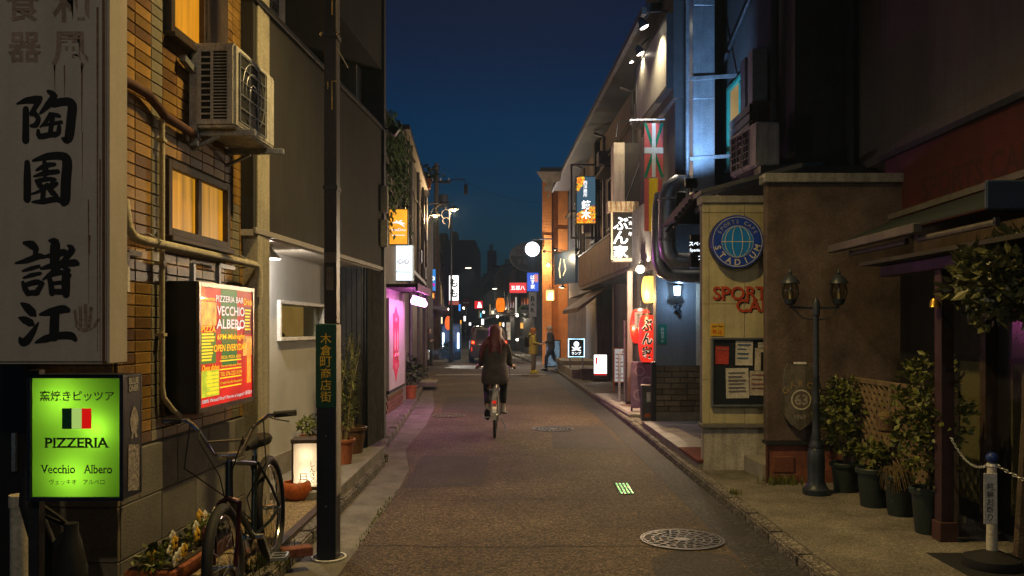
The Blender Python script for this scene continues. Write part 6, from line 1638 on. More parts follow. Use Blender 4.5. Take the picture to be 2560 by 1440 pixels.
MB().tube([(dx(1745),.2,dz(458)),(dx(1715),.08,dz(457)),(dx(1692),0,dz(458)),(dx(1676),0,dz(470)),(dx(1669),0,dz(492)),(dx(1667),0,dz(560)),(dx(1667),0,dz(610)),(dx(1671),0,dz(636)),(dx(1686),0,dz(652)),(dx(1712),0,dz(654)),(dx(1760),0,dz(654))], .125, 20).build('pipe', m_duct, ld, smooth=True)
for py in (500,600): MB().lathe([(.128,-.02),(.134,-.01),(.134,.01),(.128,.02)], 20, (dx(1667),0,dz(py)), caps=False).build('joint_band', m_steel, ld)
MB().tube([(dx(1662),.30,dz(480)),(dx(1653),.22,dz(520)),(dx(1651),.20,dz(600)),(dx(1653),.20,dz(650)),(dx(1663),.20,dz(676)),(dx(1685),.20,dz(688)),(dx(1720),.20,dz(690)),(dx(1775),.20,dz(690))], .10, 18).build('outer_pipe', m_duct, ld, smooth=True)
fx = thing('duct_floodlight', 'small cool floodlight on the cafe roof aimed up the duct', 'lamp', (2.35,11.2,3.40))  # unseen fixture, assumed from the blue light on the duct
mb = MB(); mb.m = Matrix.Translation((0,0,.1)) @ Matrix.Rotation(-.6,4,'X'); mb.box(-.08,.08,-.04,.04,-.06,.06); mb.build('head', m_black, fx, bevel=.01); MB().bar((0,0,-.01),(0,0,.06),.03).build('bracket', m_dark, fx)
mb = MB(); mb.m = Matrix.Translation((0,.035,.13)) @ Matrix.Rotation(-.6,4,'X'); mb.box(-.07,.07,.001,.006,-.05,.05); mb.build('lens', E('cool lens', (.4,.7,1), 4), fx)
lamp(fx, 'SPOT', (0,.10,.16), 520, (.30,.58,1.0), .06, aim((2.35,11.3,3.56), (2.70,12.3,4.9)), 80, .8)
ss = thing('tavern_sign', 'black tavern sign with glowing white Japanese lettering beside the duct', 'sign', (Xp(1728,12.0), 12.0, Zp(668,12.0)))
MB().box(0,.5,0,.12,0,.46).build('panel', m_black, ss, bevel=.006)
e_lt = E('cool white letters', (.8,.9,1), 2.2)
lettering(ss, 'スペイン料理', .17, .33, .40, .09, e_lt, -.003, .02); lettering(ss, 'Spanish Restaurant', .20, .235, .44, .06, e_lt, -.003, .01); lettering(ss, 'アロス', .20, .13, .20, .08, e_lt, -.003, .02)
# clay roof tiles between kiosk and wall
rt = thing('tile_eave', 'short dark clay tile eave sloping beside the cafe wall', 'roof', (Xp(1745,11.2), 11.2, Zp(480,11.2)))
for k in range(7): MB().tube([(-.03-.045*k,-.1,-.03-.055*k),(-.06-.045*k,.6,-.03-.055*k)], .035, 8).build('roof_tile', M('dark clay tile', (.07,.055,.05), .6, var=.3, rand=.3), rt, smooth=True)
for y_ in (-.05,.5): MB().bar((0,y_,-.08),(-.33,y_,-.47),.03).build('rafter', m_wood, rt)
# =================================================================== TAVERN BUILDING (right middle)
f6 = Fac(3.005, -.035, 33.0, -1)              # local x runs from the far corner towards the camera
tb = thing('tavern_building', 'long two storey tavern with corrugated balcony and many hanging signs', 'building', f6.loc(), f6.ang())
UL = (33.0-14.6)*f6.k
uY = lambda Y: (33.0-Y)*f6.k
m_tw = M('mauve grey cladding', (.15,.125,.125), .85, var=.2, scale=2, streak=.4, bump=.2)
m_corr = M('corrugated brown sheet', (.20,.15,.14), .6, .2, var=.2, streak=.4)
MB().box(0, UL, .35, 6, 2.75, 6.9).build('upper_wall', m_tw, tb)
MB().box(0, UL+.3, -.25, 6, 6.901, 7.05).build('roof_edge', m_dark, tb)
MB().box(-.1, UL+.3, -.33, -.251, 6.86, 6.98).build('gutter', m_tin, tb)
MB().box(0, UL, 1.02, 6, .09, 2.749).build('ground_wall', m_plas_d, tb)
# corrugated balcony front
def corrug(u0, u1, z0, z1, y, n, mat, nm, amp=.03):
    mb = MB(); vs = []
    for i in range(n+1):
        u = u0+(u1-u0)*i/n; yy = y-(amp if i % 2 else 0); vs += [(u,yy,z0),(u,yy,z1)]
    mb.add(vs, [(2*i,2*i+2,2*i+3,2*i+1) for i in range(n)])
    return mb.build(nm, mat, tb)
corrug(uY(26.2), uY(17.4), 2.85, 3.75, -.02, 90, m_corr, 'balcony_sheet')
MB().box(uY(26.2), uY(17.4), -.015, .349, 2.76, 2.849).build('balcony_floor', m_tw, tb)
MB().box(uY(26.2), uY(17.4), -.06, .01, 3.751, 3.80).build('balcony_rail', m_dark, tb, bevel=.005)
corrug(uY(17.3), uY(15.2), 2.8, 3.9, .0, 30, m_tin, 'balcony_sheet')
# ground floor: pillars, shutter, doors
for Y in (25.6, 22.3, 19.0, 17.0): MB().box(uY(Y)-.16, uY(Y)+.16, .42, 1.0, .09, 2.755).build('pillar', m_tw, tb, bevel=.008)
mb = MB()
for k in range(34): mb.box(uY(22.1), uY(19.2), .74+.012*(k%2), .78, .12+k*.078, .12+k*.078+.070)
o = mb.build('shutter_slat', M('grey roller shutter', (.22,.21,.21), .5, .3, var=.15, streak=.4), tb); o['kind'] = 'stuff'
MB().box(uY(20.7)-.04,uY(20.7)+.04,.70,.74,.1,2.7).build('shutter_guide', m_tin, tb)
mb = MB(); 
for k, xx in enumerate((21.7,21.3,21.0)): mb.ribbon([(uY(xx),1.35),(uY(xx)+.08,1.1),(uY(xx)-.02,.9),(uY(xx)+.12,.85)], [.05,.04,.05,.02], .737-.0005*k)
mb.build('graffiti', M('dark green spray', (.03,.07,.05), .7), tb)
for (Ya, Yb) in ((25.2,24.0),(23.9,22.7)):
    d_ = MB().box(uY(Ya), uY(Yb), .92, .98, .1, 2.3).build('door', M('brown door', (.09,.07,.06), .5), tb); MB().box(uY(Ya)+.15,uY(Yb)-.15,.91,.919,.9,2.15).build('door_pane', m_fwin, d_); MB().bar((uY(Ya)+.09,.89,1.0),(uY(Ya)+.09,.89,1.3),.03).build('handle', m_chrome, d_)
# upper windows
for Y in (29.5, 25.0, 21.5):
    window(tb, uY(Y)-.7, uY(Y)+.7, 4.2, 5.4, 2, .06, m_tin, m_fwin, .08, .35)
# clutter on the upper front: downpipes, conduits, boxes, window hoods
for Y in (27.6, 23.0, 18.6): MB().tube([(uY(Y),.28,2.8),(uY(Y),.28,6.75),(uY(Y),.0,6.85)], .045, 8).build('downpipe', m_tin, tb, smooth=True)
for (Y, z, w_, h_) in ((28.4,5.7,.5,.4),(26.2,4.5,.35,.5),(22.8,5.9,.45,.35),(19.6,4.4,.7,.55),(17.2,5.6,.4,.5)): MB().box(uY(Y),uY(Y)+w_,.05,.349,z,z+h_).build('service_box', m_tin if z > 5 else m_ac, tb, bevel=.01)
for Y in (29.5, 25.0, 21.5): MB().box(uY(Y)-.85,uY(Y)+.85,-.05,.349,5.5,5.56).build('window_hood', m_dark, tb)
for (z0_, z1_) in ((6.3,6.1),(5.95,6.2),(4.05,3.95)): MB().tube([(uY(30),.30,z0_),(uY(24),.27,(z0_+z1_)/2-.12),(uY(20),.29,z1_),(uY(15),.27,z1_+.1)], .014, 5).build('cable', m_rubber, tb)
MB().box(uY(24.6),uY(24.3),.2,.349,3.8,6.89).build('party_pier', m_plas_d, tb)
# brown fabric awning
am = MB(); u0, u1 = uY(27.6), uY(23.2)
am.add([(u0,.42,2.74),(u1,.42,2.74),(u1,-.40,2.16),(u0,-.40,2.16),(u1,-.40,2.04),(u0,-.40,2.04),(u1,.42,2.68),(u0,.42,2.68)], [(0,1,2,3),(3,2,4,5),(5,4,6,7),(1,6,4,2),(0,3,5,7)])
am.build('awning', M('brown awning cloth', (.13,.085,.06), .85, var=.25), tb)
# white board with three spot lamps
wb_ = thing('sign_board', 'large pale board high on the tavern lit by three spot lamps', 'sign', (3.005-.035*15.6-.12,15.6,0), f6.ang())
MB().box(0,2.55,-.06,.02,5.30,6.35).build('panel', M('glossy pale board', (.36,.35,.30), .4, var=.1, streak=.3), wb_, bevel=.006)
fr = MB(); fr.box(-.05,0,-.075,.03,5.25,6.40); fr.box(2.55,2.60,-.075,.03,5.25,6.40); fr.box(0,2.55,-.075,.03,6.351,6.40); fr.box(0,2.55,-.075,.03,5.25,5.299); fr.build('frame', m_dark, wb_)
MB().box(-.05,2.6,.031,.20,5.1,6.6).build('backing_wall', m_dkf, wb_)
e_sp = E('spot lamp face', (1,.90,.68), 16)
for (px_, py_, Y, lab) in ((1611,68,13.4,'topmost of the three spot lamps over the pale board'), (1602,134,15.0,'middle of the three spot lamps over the pale board'), (1582,153,17.0,'lowest and farthest of the three spot lamps by the roof')):
    X, Z = Xp(px_,Y), Zp(py_,Y)
    t = thing('spot_lamp', lab, 'lamp', (X,Y,Z), 0, 'spot lamps on arms at the tavern roof')
    xe = 3.005-.035*Y-.05-X
    MB().tube([(xe,.05,.28),(.1,0,.24),(0,0,.14)], .014, 6).build('arm', m_dark, t)
    mb = MB(); mb.m = Matrix.Rotation(-.45,4,'Y'); mb.lathe([(.03,.16),(.05,.13),(.085,.02),(.085,0)], 16); mb.build('shade', m_dark, t, smooth=True)
    mb = MB(); mb.m = Matrix.Rotation(-.45,4,'Y'); mb.lathe([(.001,-.02),(.05,-.012),(.078,.003)], 16, caps=False); mb.build('lens', e_sp, t, smooth=True)
    lamp(t, 'SPOT', (.02,0,-.06), 175, (1,.80,.52), .05, aim((0,0,0),(.1,.1,-1)), 130, .7)
# big pale cabinet sign (unlit) under the roof
cb_ = thing('cabinet_sign', 'tall unlit cabinet sign with a white edge and dark face', 'sign', (Xp(1534,18.2),18.2,Zp(508,18.2)))
wA, wB, hC = Xp(1562,18.2)-Xp(1534,18.2), Xp(1612,18.2)-Xp(1534,18.2), Zp(356,18.2)-Zp(508,18.2)
MB().box(0,wA,0,.5,0,hC).build('white_edge', m_cream, cb_, bevel=.01); MB().box(wA+.001,wB,.02,.48,0,hC-.01).build('dark_face', M('dark face', (.05,.045,.045), .5), cb_)
MB().tube([(.05,-.02,hC+.1),(.1,.1,hC+.45),(wB,.2,hC+.55)], .02, 6).build('stay', m_dark, cb_); MB().tube([(wA+.02,-.01,.05),(wB,-.02,hC*.9)], .006, 5).build('stay_wire', m_steel, cb_)
# black sign with little tiled roof
bk_ = thing('roofed_sign', 'black sign with glowing brush writing under a rusty little roof', 'sign', (Xp(1558,17.0),17.0,Zp(650,17.0)))
hw, hh = 31*17/F, 140*17/F
MB().box(-hw,hw,.01,.22,0,hh-.14).build('housing', m_black, bk_)
fr = MB(); b2 = .04; fr.box(-hw,-hw+b2,-.01,.23,0,hh-.14); fr.box(hw-b2,hw,-.01,.23,0,hh-.14); fr.box(-hw+b2,hw-b2,-.01,.23,-.03,b2); fr.build('frame', m_cream, bk_, bevel=.005)
rf = MB().add([(-hw-.06,-.10,hh-.16),(hw+.06,-.10,hh-.16),(hw+.06,-.02,hh+.05),(-hw-.06,-.02,hh+.05),(-hw-.06,.30,hh-.16),(hw+.06,.30,hh-.16),(hw+.06,.22,hh+.05),(-hw-.06,.22,hh+.05)], [(0,1,2,3),(5,4,7,6),(3,2,6,7),(0,3,7,4),(1,5,6,2),(0,4,5,1)])
ro = rf.build('roof', M('rust streaked roof', (.50,.42,.30), .7, var=.3, scale=14, streak=.7), bk_)
for k in range(6): MB().bar((-hw+k*hw*.4,-.105,hh-.15),(-hw+k*hw*.4,-.03,hh+.05),.02).build('roof_rib', M('rusty rib', (.30,.15,.06), .8, var=.4), ro)
lettering(bk_, 'ぶん家', -.05, (hh-.14)*.46, .30, .84, e_w, -.004, .02, vertical=True, stretch=True); lettering(bk_, '一合一年', .145, (hh-.14)*.70, .09, .44, E('white sign glow dim', (1,1,1), 1.3), -.004, .03, vertical=True)
MB().bar((hw,.1,hh*.7),(hw+.35,.1,hh*.7),.04).bar((hw,.1,hh*.2),(hw+.35,.1,hh*.2),.04).build('arm', m_dark, bk_)
# autumn leaf sign
al, hw, hh = lit_sign('autumn_sign', 'dark lit sign with autumn leaves and white vertical writing', 1440, 1490, 440, 560, 24.0, E('slate sign face', (.06,.13,.19), .8), m_black, .22, .02)
lettering(al, '西洋膳所', -.02, hh*.73, .12, hh*.34, e_wp, -.004, .01, vertical=True); lettering(al, '鏑木', .0, hh*.30, .34, hh*.40, e_w, -.006, .02, vertical=True)
rg = random.Random(8)
for col_, nm in (((1,.10,.02),'red'),((1,.38,.02),'orange'),((.95,.7,.05),'yellow')):
    mb = MB()
    for _ in range(170):
        a_ = rg.random()
        if rg.random() < .72: x = rg.uniform(-hw*.95,hw*.95); z = hh*(.02+.40*rg.random()**1.6*(.45+.55*(x/hw+1)/2)) 
        else: x = rg.uniform(-hw*.95,-hw*.2); z = hh*(.98-.35*rg.random()*(1-(x/hw+1)*.8))
        s = rg.uniform(.014,.032); t0 = rg.uniform(0,6.28); y = -.0010-rg.random()*.0008
        mb.add([(x+s*math.cos(t0+k*1.257), y, z+s*math.sin(t0+k*1.257)) for k in range(5)], [(0,1,2,3,4)])
    o = mb.build('leaf_print', E('leaf print '+nm, col_, 1.0), al); o['kind'] = 'stuff'
MB().bar((hw,.1,hh*.85),(hw+.45,.1,hh*.85),.05).bar((hw,.1,hh*.15),(hw+.45,.1,hh*.15),.05).build('arm', m_dark, al)
MB().bar((-hw-.12,.1,-.4),(-hw-.12,.1,hh+.35),.05).bar((-hw-.12,.1,hh+.33),(hw+.5,.1,hh+.33),.05).bar((-hw-.12,.1,-.38),(hw+.5,.1,-.38),.06).build('support_frame', m_tin, al)
# flags on a rod
rod = thing('flag_rod', 'thin steel rod holding the two hanging flags', 'rod', (2.05,14.0,Zp(300,14)))
MB().tube([(-.12,0,0),(.9,0,.02)], .014, 8).build('rod', m_steel, rod, smooth=True); MB().tube([(-.1,0,0),(-.1,0,-.08)],.006,5).build('hook', m_steel, rod)
fY = 14.0; fqx = lambda px: Xp(px,fY); fqz = lambda py: Zp(py,fY)
m_fr = M('flag red cloth', (.62,.13,.13), .9, var=.1, bump=.1); m_fg = M('flag green cloth', (.005,.20,.12), .9, var=.1, bump=.1); m_fw = M('flag pale cloth', (.66,.76,.82), .9, var=.08, bump=.1); m_fy = M('flag yellow cloth', (.80,.60,.02), .9, var=.1, bump=.1)
fa = thing('flag', 'red green and white cross flag hanging from the rod', 'flag', (fqx(1611),fY,fqz(443)))
w_, h_ = fqx(1658)-fqx(1611), fqz(308)-fqz(443)
MB().box(0,w_,0,.004,0,h_).build('field', m_fr, fa)
mb = MB(); 
for (xa, za, xb, zb_) in ((0.02,h_*.02,w_*.5,h_*.5),(w_*.5,h_*.5,w_-.02,h_*.98),(.02,h_*.98,w_*.5,h_*.5),(w_*.5,h_*.5,w_-.02,h_*.02)):
    mb.ribbon([(xa,za),((xa+xb)/2,(za+zb_)/2),(xb,zb_)], [.05,.05,.05], -.0012-.0001*len(mb.v)*.02)
mb.build('saltire', m_fg, fa); MB().box(w_*.40,w_*.60,-.003,-.0022,0,h_).box(0,w_,-.0034,-.0030,h_*.44,h_*.55).build('cross', m_fw, fa)
fb = thing('flag', 'red and yellow striped flag hanging below the cross flag', 'flag', (fqx(1611),fY,fqz(578)))
w2, h2 = fqx(1655)-fqx(1611), fqz(446)-fqz(578)
n = 12
def wav(x): return .02*math.sin(x*22)*(x/w2)
for (xa, xb, mt, nm) in ((0,w2*.26,m_fr,'red_stripe'),(w2*.26,w2*.74,m_fy,'yellow_stripe'),(w2*.74,w2,m_fr,'red_stripe')):
    mb = MB(); k = 6; vs = []
    for i in range(k+1):
        x = xa+(xb-xa)*i/k; vs += [(x,wav(x),0),(x,wav(x),h2)]
    mb.add(vs, [(2*i,2*i+2,2*i+3,2*i+1) for i in range(k)]); mb.build(nm, mt, fb)
MB().tube([(w2*.5,.05,h2*.45),(w2+.12,.08,h2*.48)],.008,5).build('tie', m_steel, fb)
# torn grey pennant at the far roof
tp = thing('torn_banner', 'torn grey banner flapping from the tavern corner', 'banner', (Xp(1342,29),29,Zp(430,29)))
qd = 29/F
pts = [(0,0),(63,0),(58,22),(42,26),(38,44),(33,48),(30,66),(26,64),(30,46),(22,50),(18,40),(26,30),(14,22)]
mb = MB().prism([(x*qd,-y*qd) for x, y in pts], 0, .02); mb.build('cloth', M('grey banner cloth', (.24,.25,.28), .9, var=.4, scale=3), tp)
MB().tube([(-.02,.01,.01),(66*qd,.01,.01)], .015, 6).build('rod', m_steel, tp)
# --------------------------------------------------------------- lantern corner (entrance of the tavern)
m_lred = E('red lantern paper', (.95,.030,.015), .95, .25, 6); m_lyel = E('yellow lantern paper', (1.0,.55,.10), 2.6, .3, 3)
def paper_lantern(label, px_, py0_, py1_, Y, r_, mat, name='paper_lantern'):
    z0_, z1_ = Zp(py1_,Y), Zp(py0_,Y); h_ = z1_-z0_
    t = thing(name, label, 'lantern', (Xp(px_,Y), Y, z0_), 0, 'paper lanterns at the tavern door')
    prof = []
    nr = 26
    for i in range(nr+1):
        f_ = i/nr; prof.append((r_*(.62+.38*math.sin(math.pi*f_)**.5)*(1-.018*(i%2)), h_*.04+h_*.92*f_))
    MB().lathe(prof, 28).build('paper', mat, t, smooth=True)
    MB().lathe([(r_*.55,0),(r_*.6,h_*.04)], 20).build('bottom_ring', m_black, t); MB().lathe([(r_*.6,h_*.961),(r_*.52,h_)], 20).build('top_ring', m_black, t)
    MB().tube([(0,0,h_),(0,.02,h_+.12)], .008, 5).build('hanger', m_dark, t)
    return t, h_
pl1, h1 = paper_lantern('round red paper lantern behind the tall one at the tavern', 1602, 770, 862, 15.6, .20, m_lred)
pl2, h2 = paper_lantern('tall red paper lantern with big black brush characters', 1618, 783, 910, 14.5, .155, m_lred)
pl3, h3 = paper_lantern('glowing yellow paper lantern above the red ones', 1624, 688, 760, 14.2, .135, m_lyel)
lamp(pl3, 'POINT', (-.2,-.25,.1), 110, (1,.62,.25), .1)
lamp(pl1, 'POINT', (-.26,-.12,.3), 34, (1,.25,.10), .1)
def wrap_text(t, txt, r_, zc, wd, ht, mat, bold, yaw=0.0):
    mb = MB(); put_text(mb, txt, 0, zc, wd, ht, 0, bold, True, True)
    mb.v = [((r_)*math.sin(v[0]/r_+yaw), -(r_)*math.cos(v[0]/r_+yaw), v[2]) for v in mb.v]
    return mb.build('lettering', mat, t)
wrap_text(pl2, 'ぶん家', .157, h2*.5, .20, h2*.82, E('lantern white outline', (1,.85,.7), .6), .09, -.15); wrap_text(pl2, 'ぶん家', .160, h2*.5, .185, h2*.79, m_ink, .03, -.15)
mb = MB()
for (a0, z, nm) in ((-.75,.40,'家きにん'),(-.15,.22,'金沢')): pass
lab1 = MB(); lab1.m = Matrix.Rotation(-.35,4,'Z'); lab1.box(-.07,.07,-.205,-.203,h1*.45,h1*.88); lab1.build('paper_label', E('label paper', (.85,.6,.45), .5), pl1)
lab2 = MB(); lab2.m = Matrix.Rotation(.05,4,'Z') @ Matrix.Rotation(.15,4,'Y'); lab2.box(-.07,.07,-.212,-.210,h1*.10,h1*.55); lab2.build('paper_label', E('label paper', (.85,.6,.45), .5), pl1)
lt1 = MB(); put_text(lt1, '金沢', .0, h1*.33, .08, h1*.36, -.2125, .02, True); lt1.m = None; lt1.build('lettering', m_ink, pl1)
lt1 = MB(); put_text(lt1, '家きたに', 0, h1*.66, .06, h1*.36, -.2055, .01, True); vv = Matrix.Rotation(-.35,4,'Z'); lt1.v = [tuple(vv@Vector(v)) for v in lt1.v]; lt1.build('lettering', m_ink, pl1)
bl = thing('bare_bulb', 'round bare bulb glowing over the tavern entrance', 'lamp', (Xp(1601,15.5),15.5,Zp(673,15.5)))
MB().ball((0,0,0), .075, 14, 9).build('bulb', E('warm white bulb', (1,.85,.62), 9), bl, smooth=True); MB().lathe([(.03,.06),(.025,.14)], 10).build('socket', m_dark, bl); MB().tube([(0,0,.13),(.3,.1,.22)], .01, 5).build('arm', m_dark, bl)
lamp(bl, 'POINT', (-.10,-.10,-.1), 300, (1,.78,.5), .07)
# posts and rails at the entrance
ep = thing('entrance_post', 'slim pale post at the tavern entrance', 'post', (Xp(1574,16.3),16.3,.088)); MB().box(-.05,.05,-.05,.05,0,2.6).build('post', m_tw, ep, bevel=.006); MB().box(-.07,.07,-.07,.07,0,.12).build('shoe', m_dark, ep)
hr = thing('hand_rail', 'steel pipe hand rail standing on the tavern step', 'rail', (Xp(1556,16.8),16.8,.13))
MB().tube([(-.06,0,0),(-.06,0,.95),(-.02,.02,1.0),(.08,.1,1.0),(.08,.1,0)], .025, 8).build('rail', m_steel, hr, smooth=True); MB().tube([(.05,0,0),(.05,0,1.62)], .03, 8).build('upright', m_steel, hr, smooth=True)
ts = thing('tavern_step', 'low tiled concrete step along the tavern front', 'step', (1.98,14.4,.088), R(2)); MB().box(.0,.62,0,4.6,0,.05).build('step', m_conc, ts, bevel=.006)
for k in range(7): MB().box(.03,.59,.05+k*.64,.05+k*.64+.62,.0505,.062).build('floor_tile', m_tl, ts, bevel=.003)
# notice stand with purple poster, menu board, A-board, lamp sign, pot
pp_ = thing('poster_stand', 'purple patterned poster stand under the red lanterns', 'sign', (Xp(1606,14.9),14.9,.15), R(-8))
MB().box(-.20,.20,-.02,.02,.05,.86).build('panel', M('purple poster', (.16,.10,.22), .6, var=.35, scale=9), pp_, bevel=.004)
for (cx, cz, r_) in ((-.05,.7,.09),(.08,.5,.11),(-.06,.28,.10)): MB().lathe([(r_*.75,.0215),(r_,.0215)], 20, (cx,0,cz), 'y', caps=False).build('ring_print', M('pale purple print', (.30,.22,.36), .6), pp_)
MB().box(-.2,-.17,-.02,.3,0,.05).box(.17,.2,-.02,.3,0,.05).build('foot', m_dark, pp_)
cbx = thing('bin_box', 'grey steel box with stickers at the corner of the tavern', 'box', (Xp(1622,13.4),13.4,.15)); MB().box(-.12,.10,-.1,.1,0,.56).build('box', m_tin, cbx, bevel=.01); MB().box(-.05,.06,-.104,-.101,.30,.45).build('sticker', m_white, cbx); MB().box(-.08,.0,-.104,-.101,.06,.12).build('orange_sticker', M('orange sticker', (.6,.15,.02), .5), cbx)
mbd = thing('menu_board', 'orange framed menu board standing by the tavern rail', 'sign', (Xp(1551,19.6),19.6,.12), R(-10))
fr = MB(); W2, H2 = .16, 1.03
fr.box(-W2,-W2+.03,-.02,.02,0,H2); fr.box(W2-.03,W2,-.02,.02,0,H2); fr.box(-W2+.03,W2-.03,-.02,.02,H2-.03,H2); fr.box(-W2+.03,W2-.03,-.02,.02,.22,.25); fr.build('frame', M('orange wood', (.50,.20,.02), .6), mbd, bevel=.003)
MB().box(-W2+.03,W2-.03,-.005,.005,.25,H2-.03).build('sheet', E('lit menu paper', (.85,.82,.78), .4), mbd)
mb = MB(); 
for k in range(7): mb.box(-W2+.05,W2-.06-.04*(k%3),-.008,-.006,.32+k*.09,.345+k*.09)
o = mb.build('menu_line', M('menu orange ink', (.5,.16,.05), .6), mbd); o['kind'] = 'stuff'
ab = thing('a_board', 'glowing white A-board sign with a red mark on the pavement', 'sign', (Xp(1501,24.0),24.0,.10), R(-6))
mb = MB(); mb.m = Matrix.Rotation(.12,4,'X'); mb.box(-.20,.20,0,.04,.10,.78); mb.build('frame', m_tin, ab, bevel=.006)
mb = MB(); mb.m = Matrix.Rotation(.12,4,'X'); mb.box(-.175,.175,-.006,-.001,.18,.75); mb.build('panel', E('warm white A-board', (1,.95,.88), 4), ab)
mb = MB(); mb.m = Matrix.Rotation(.12,4,'X'); mb.prism([(-.13,.48),(-.09,.48),(-.07,.68),(-.14,.68)], -.010, -.0075); mb.box(-.175,.175,-.010,-.0065,.18,.23); mb.build('red_print', E('red print', (.9,.02,.02), .8), ab)
mb = MB(); mb.m = Matrix.Rotation(-.15,4,'X'); mb.box(-.19,.19,.10,.14,.0,.75); mb.build('rear_leg', m_tin, ab); MB().bar((-.24,-.05,.05),(.3,-.05,.05),.07,.05).build('skid', m_wood, ab)
lsn = thing('lamp_shop_sign', 'black square neon framed sign with skull emblem and white katakana', 'sign', (Xp(1441,27.0),27.0,.35))
hw = .27; zb0 = .32
MB().box(-hw,hw,0,.10,zb0,zb0+.60).build('panel', m_black, lsn, bevel=.01)
MB().tube([(-hw+.02,-.012,zb0+.02),(hw-.02,-.012,zb0+.02),(hw-.02,-.012,zb0+.58),(-hw+.02,-.012,zb0+.58)], .016, 8, True).build('neon_border', E('blue white neon', (.45,.80,1), 4), lsn)
e_nw = E('white neon print', (.9,.97,1), 2.2)
lettering(lsn, 'ランプ', 0, zb0+.13, .30, .10, e_nw, -.004, .02); 
mb = MB(); mb.ball((0,-.004,zb0+.42), .085, 14, 8, (1,.04,1)); mb.box(-.045,.045,-.008,-.003,zb0+.30,zb0+.36); mb.ribbon([(-.13,zb0+.32),(0,zb0+.25),(.13,zb0+.22)],[.03,.03,.03],-.0045); mb.ribbon([(.13,zb0+.32),(0,zb0+.25),(-.13,zb0+.22)],[.03,.03,.03],-.0046); mb.build('emblem', e_nw, lsn)
mb = MB(); mb.ball((-.03,-.008,zb0+.42), .02, 8, 5, (1,.2,1)); mb.ball((.035,-.008,zb0+.42), .02, 8, 5, (1,.2,1)); mb.build('emblem_eye', m_black, lsn)
for x in (-.2,.2): MB().tube([(x,.05,.0),(x,.05,zb0)], .022, 8).build('leg', m_steel, lsn); 
MB().box(-.26,-.14,-.05,.15,0,.02).box(.14,.26,-.05,.15,0,.02).build('foot', m_steel, lsn)
sg = thing('shop_steps', 'two grey concrete steps in front of the corner shop', 'step', (1.80,25.6,.088), R(1.5)); MB().box(0,1.2,0,5.2,0,.26).build('upper_step', m_conc, sg, bevel=.008); MB().box(-.02,1.2,3.2,6.2,.2601,.40).build('top_step', m_conc, sg, bevel=.008); MB().box(.0,1.0,5.201,6.3,0,.14).build('lower_step', m_conc, sg, bevel=.008)
bpot = thing('square_pot', 'square dark stone pot beside the A-board', 'pot', (Xp(1466,25.0),25.0,.088)); 
mb = MB(); mb.add([(-.14,-.14,0),(.14,-.14,0),(.14,.14,0),(-.14,.14,0),(-.18,-.18,.28),(.18,-.18,.28),(.18,.18,.28),(-.18,.18,.28)], [(0,3,2,1),(4,5,6,7),(0,1,5,4),(1,2,6,5),(2,3,7,6),(3,0,4,7)]); mb.build('pot', m_conc_d, bpot, bevel=.01); MB().box(-.19,.19,-.19,.19,.281,.32).build('rim', m_conc_d, bpot, bevel=.006)
# blue wall sign panel on the corner shop and its small lamps
bsn = thing('corner_sign', 'lit blue-white shop sign with warm glowing emblem at the corner', 'sign', (Xp(1386,31.0),31.0,Zp(712,31.0)), R(-68))
MB().box(0,1.7,0,.1,0,1.1).build('panel', E('blue white panel', (.12,.16,.22), .12, .35, 1.2), bsn); mb = MB(); mb.ribbon([(.5,.25),(.42,.55),(.55,.9)],[.08,.10,.05],-.004); mb.ribbon([(.75,.3),(.95,.5),(.8,.85)],[.05,.08,.05],-.0045); mb.build('emblem', E('warm emblem', (1,.72,.35), 1.8), bsn)
MB().box(-.04,1.74,-.02,.12,1.101,1.16).build('top_trim', m_dark, bsn)
for (x, z) in ((.0,1.2),(.9,1.2)): MB().tube([(x,0,z-.05),(x,-.35,z+.02)],.015,5).build('lamp_arm', m_dark, bsn); MB().ball((x,-.4,z), .06, 8, 6).build('lamp_head', m_dark, bsn)
lamp(bsn, 'POINT', (.9,-.45,.9), 110, (1,.8,.5), .06)
sl_ = thing('square_lantern', 'square orange glowing lantern hanging at the orange brick corner', 'lantern', (Xp(1375,34.0),34.0,Zp(751,34.0))); MB().box(-.16,.16,-.14,.14,0,.42).build('paper', E('orange square lantern', (1,.50,.18), 1.6), sl_, bevel=.03); lettering(sl_, '月', 0, .21, .2, .26, E('lantern print', (1,.8,.5), 2.0), -.143, .02); MB().tube([(0,0,.42),(0,0,.62)],.012,5).build('hanger', m_dark, sl_); MB().box(-.09,.09,-.08,.08,.421,.46).build('cap', m_dark, sl_)
lamp(sl_, 'POINT', (0,-.3,.0), 110, (1,.6,.25), .1)
gs_ = thing('globe_lamp', 'big white glowing round globe sign over the right corner', 'lamp', (Xp(1331,37.0),37.0,Zp(623,37.0)))
MB().ball((0,0,0), 18*37/F, 24, 14).build('globe', E('white globe', (1,1,1), 5), gs_, smooth=True); MB().tube([(0,0,.32),(0,0,.42),(.9,.0,.46)],.03,8).build('bracket', m_dark, gs_); mb = MB(); mb.ribbon([(-.10,-.16),(-.04,-.11),(.04,-.14),(.10,-.11)],[.03,.05,.05,.02],-.32); mb.build('emblem', m_ink, gs_)
lamp(gs_, 'POINT', (0,-.5,-.3), 350, (1,.97,.92), .2)
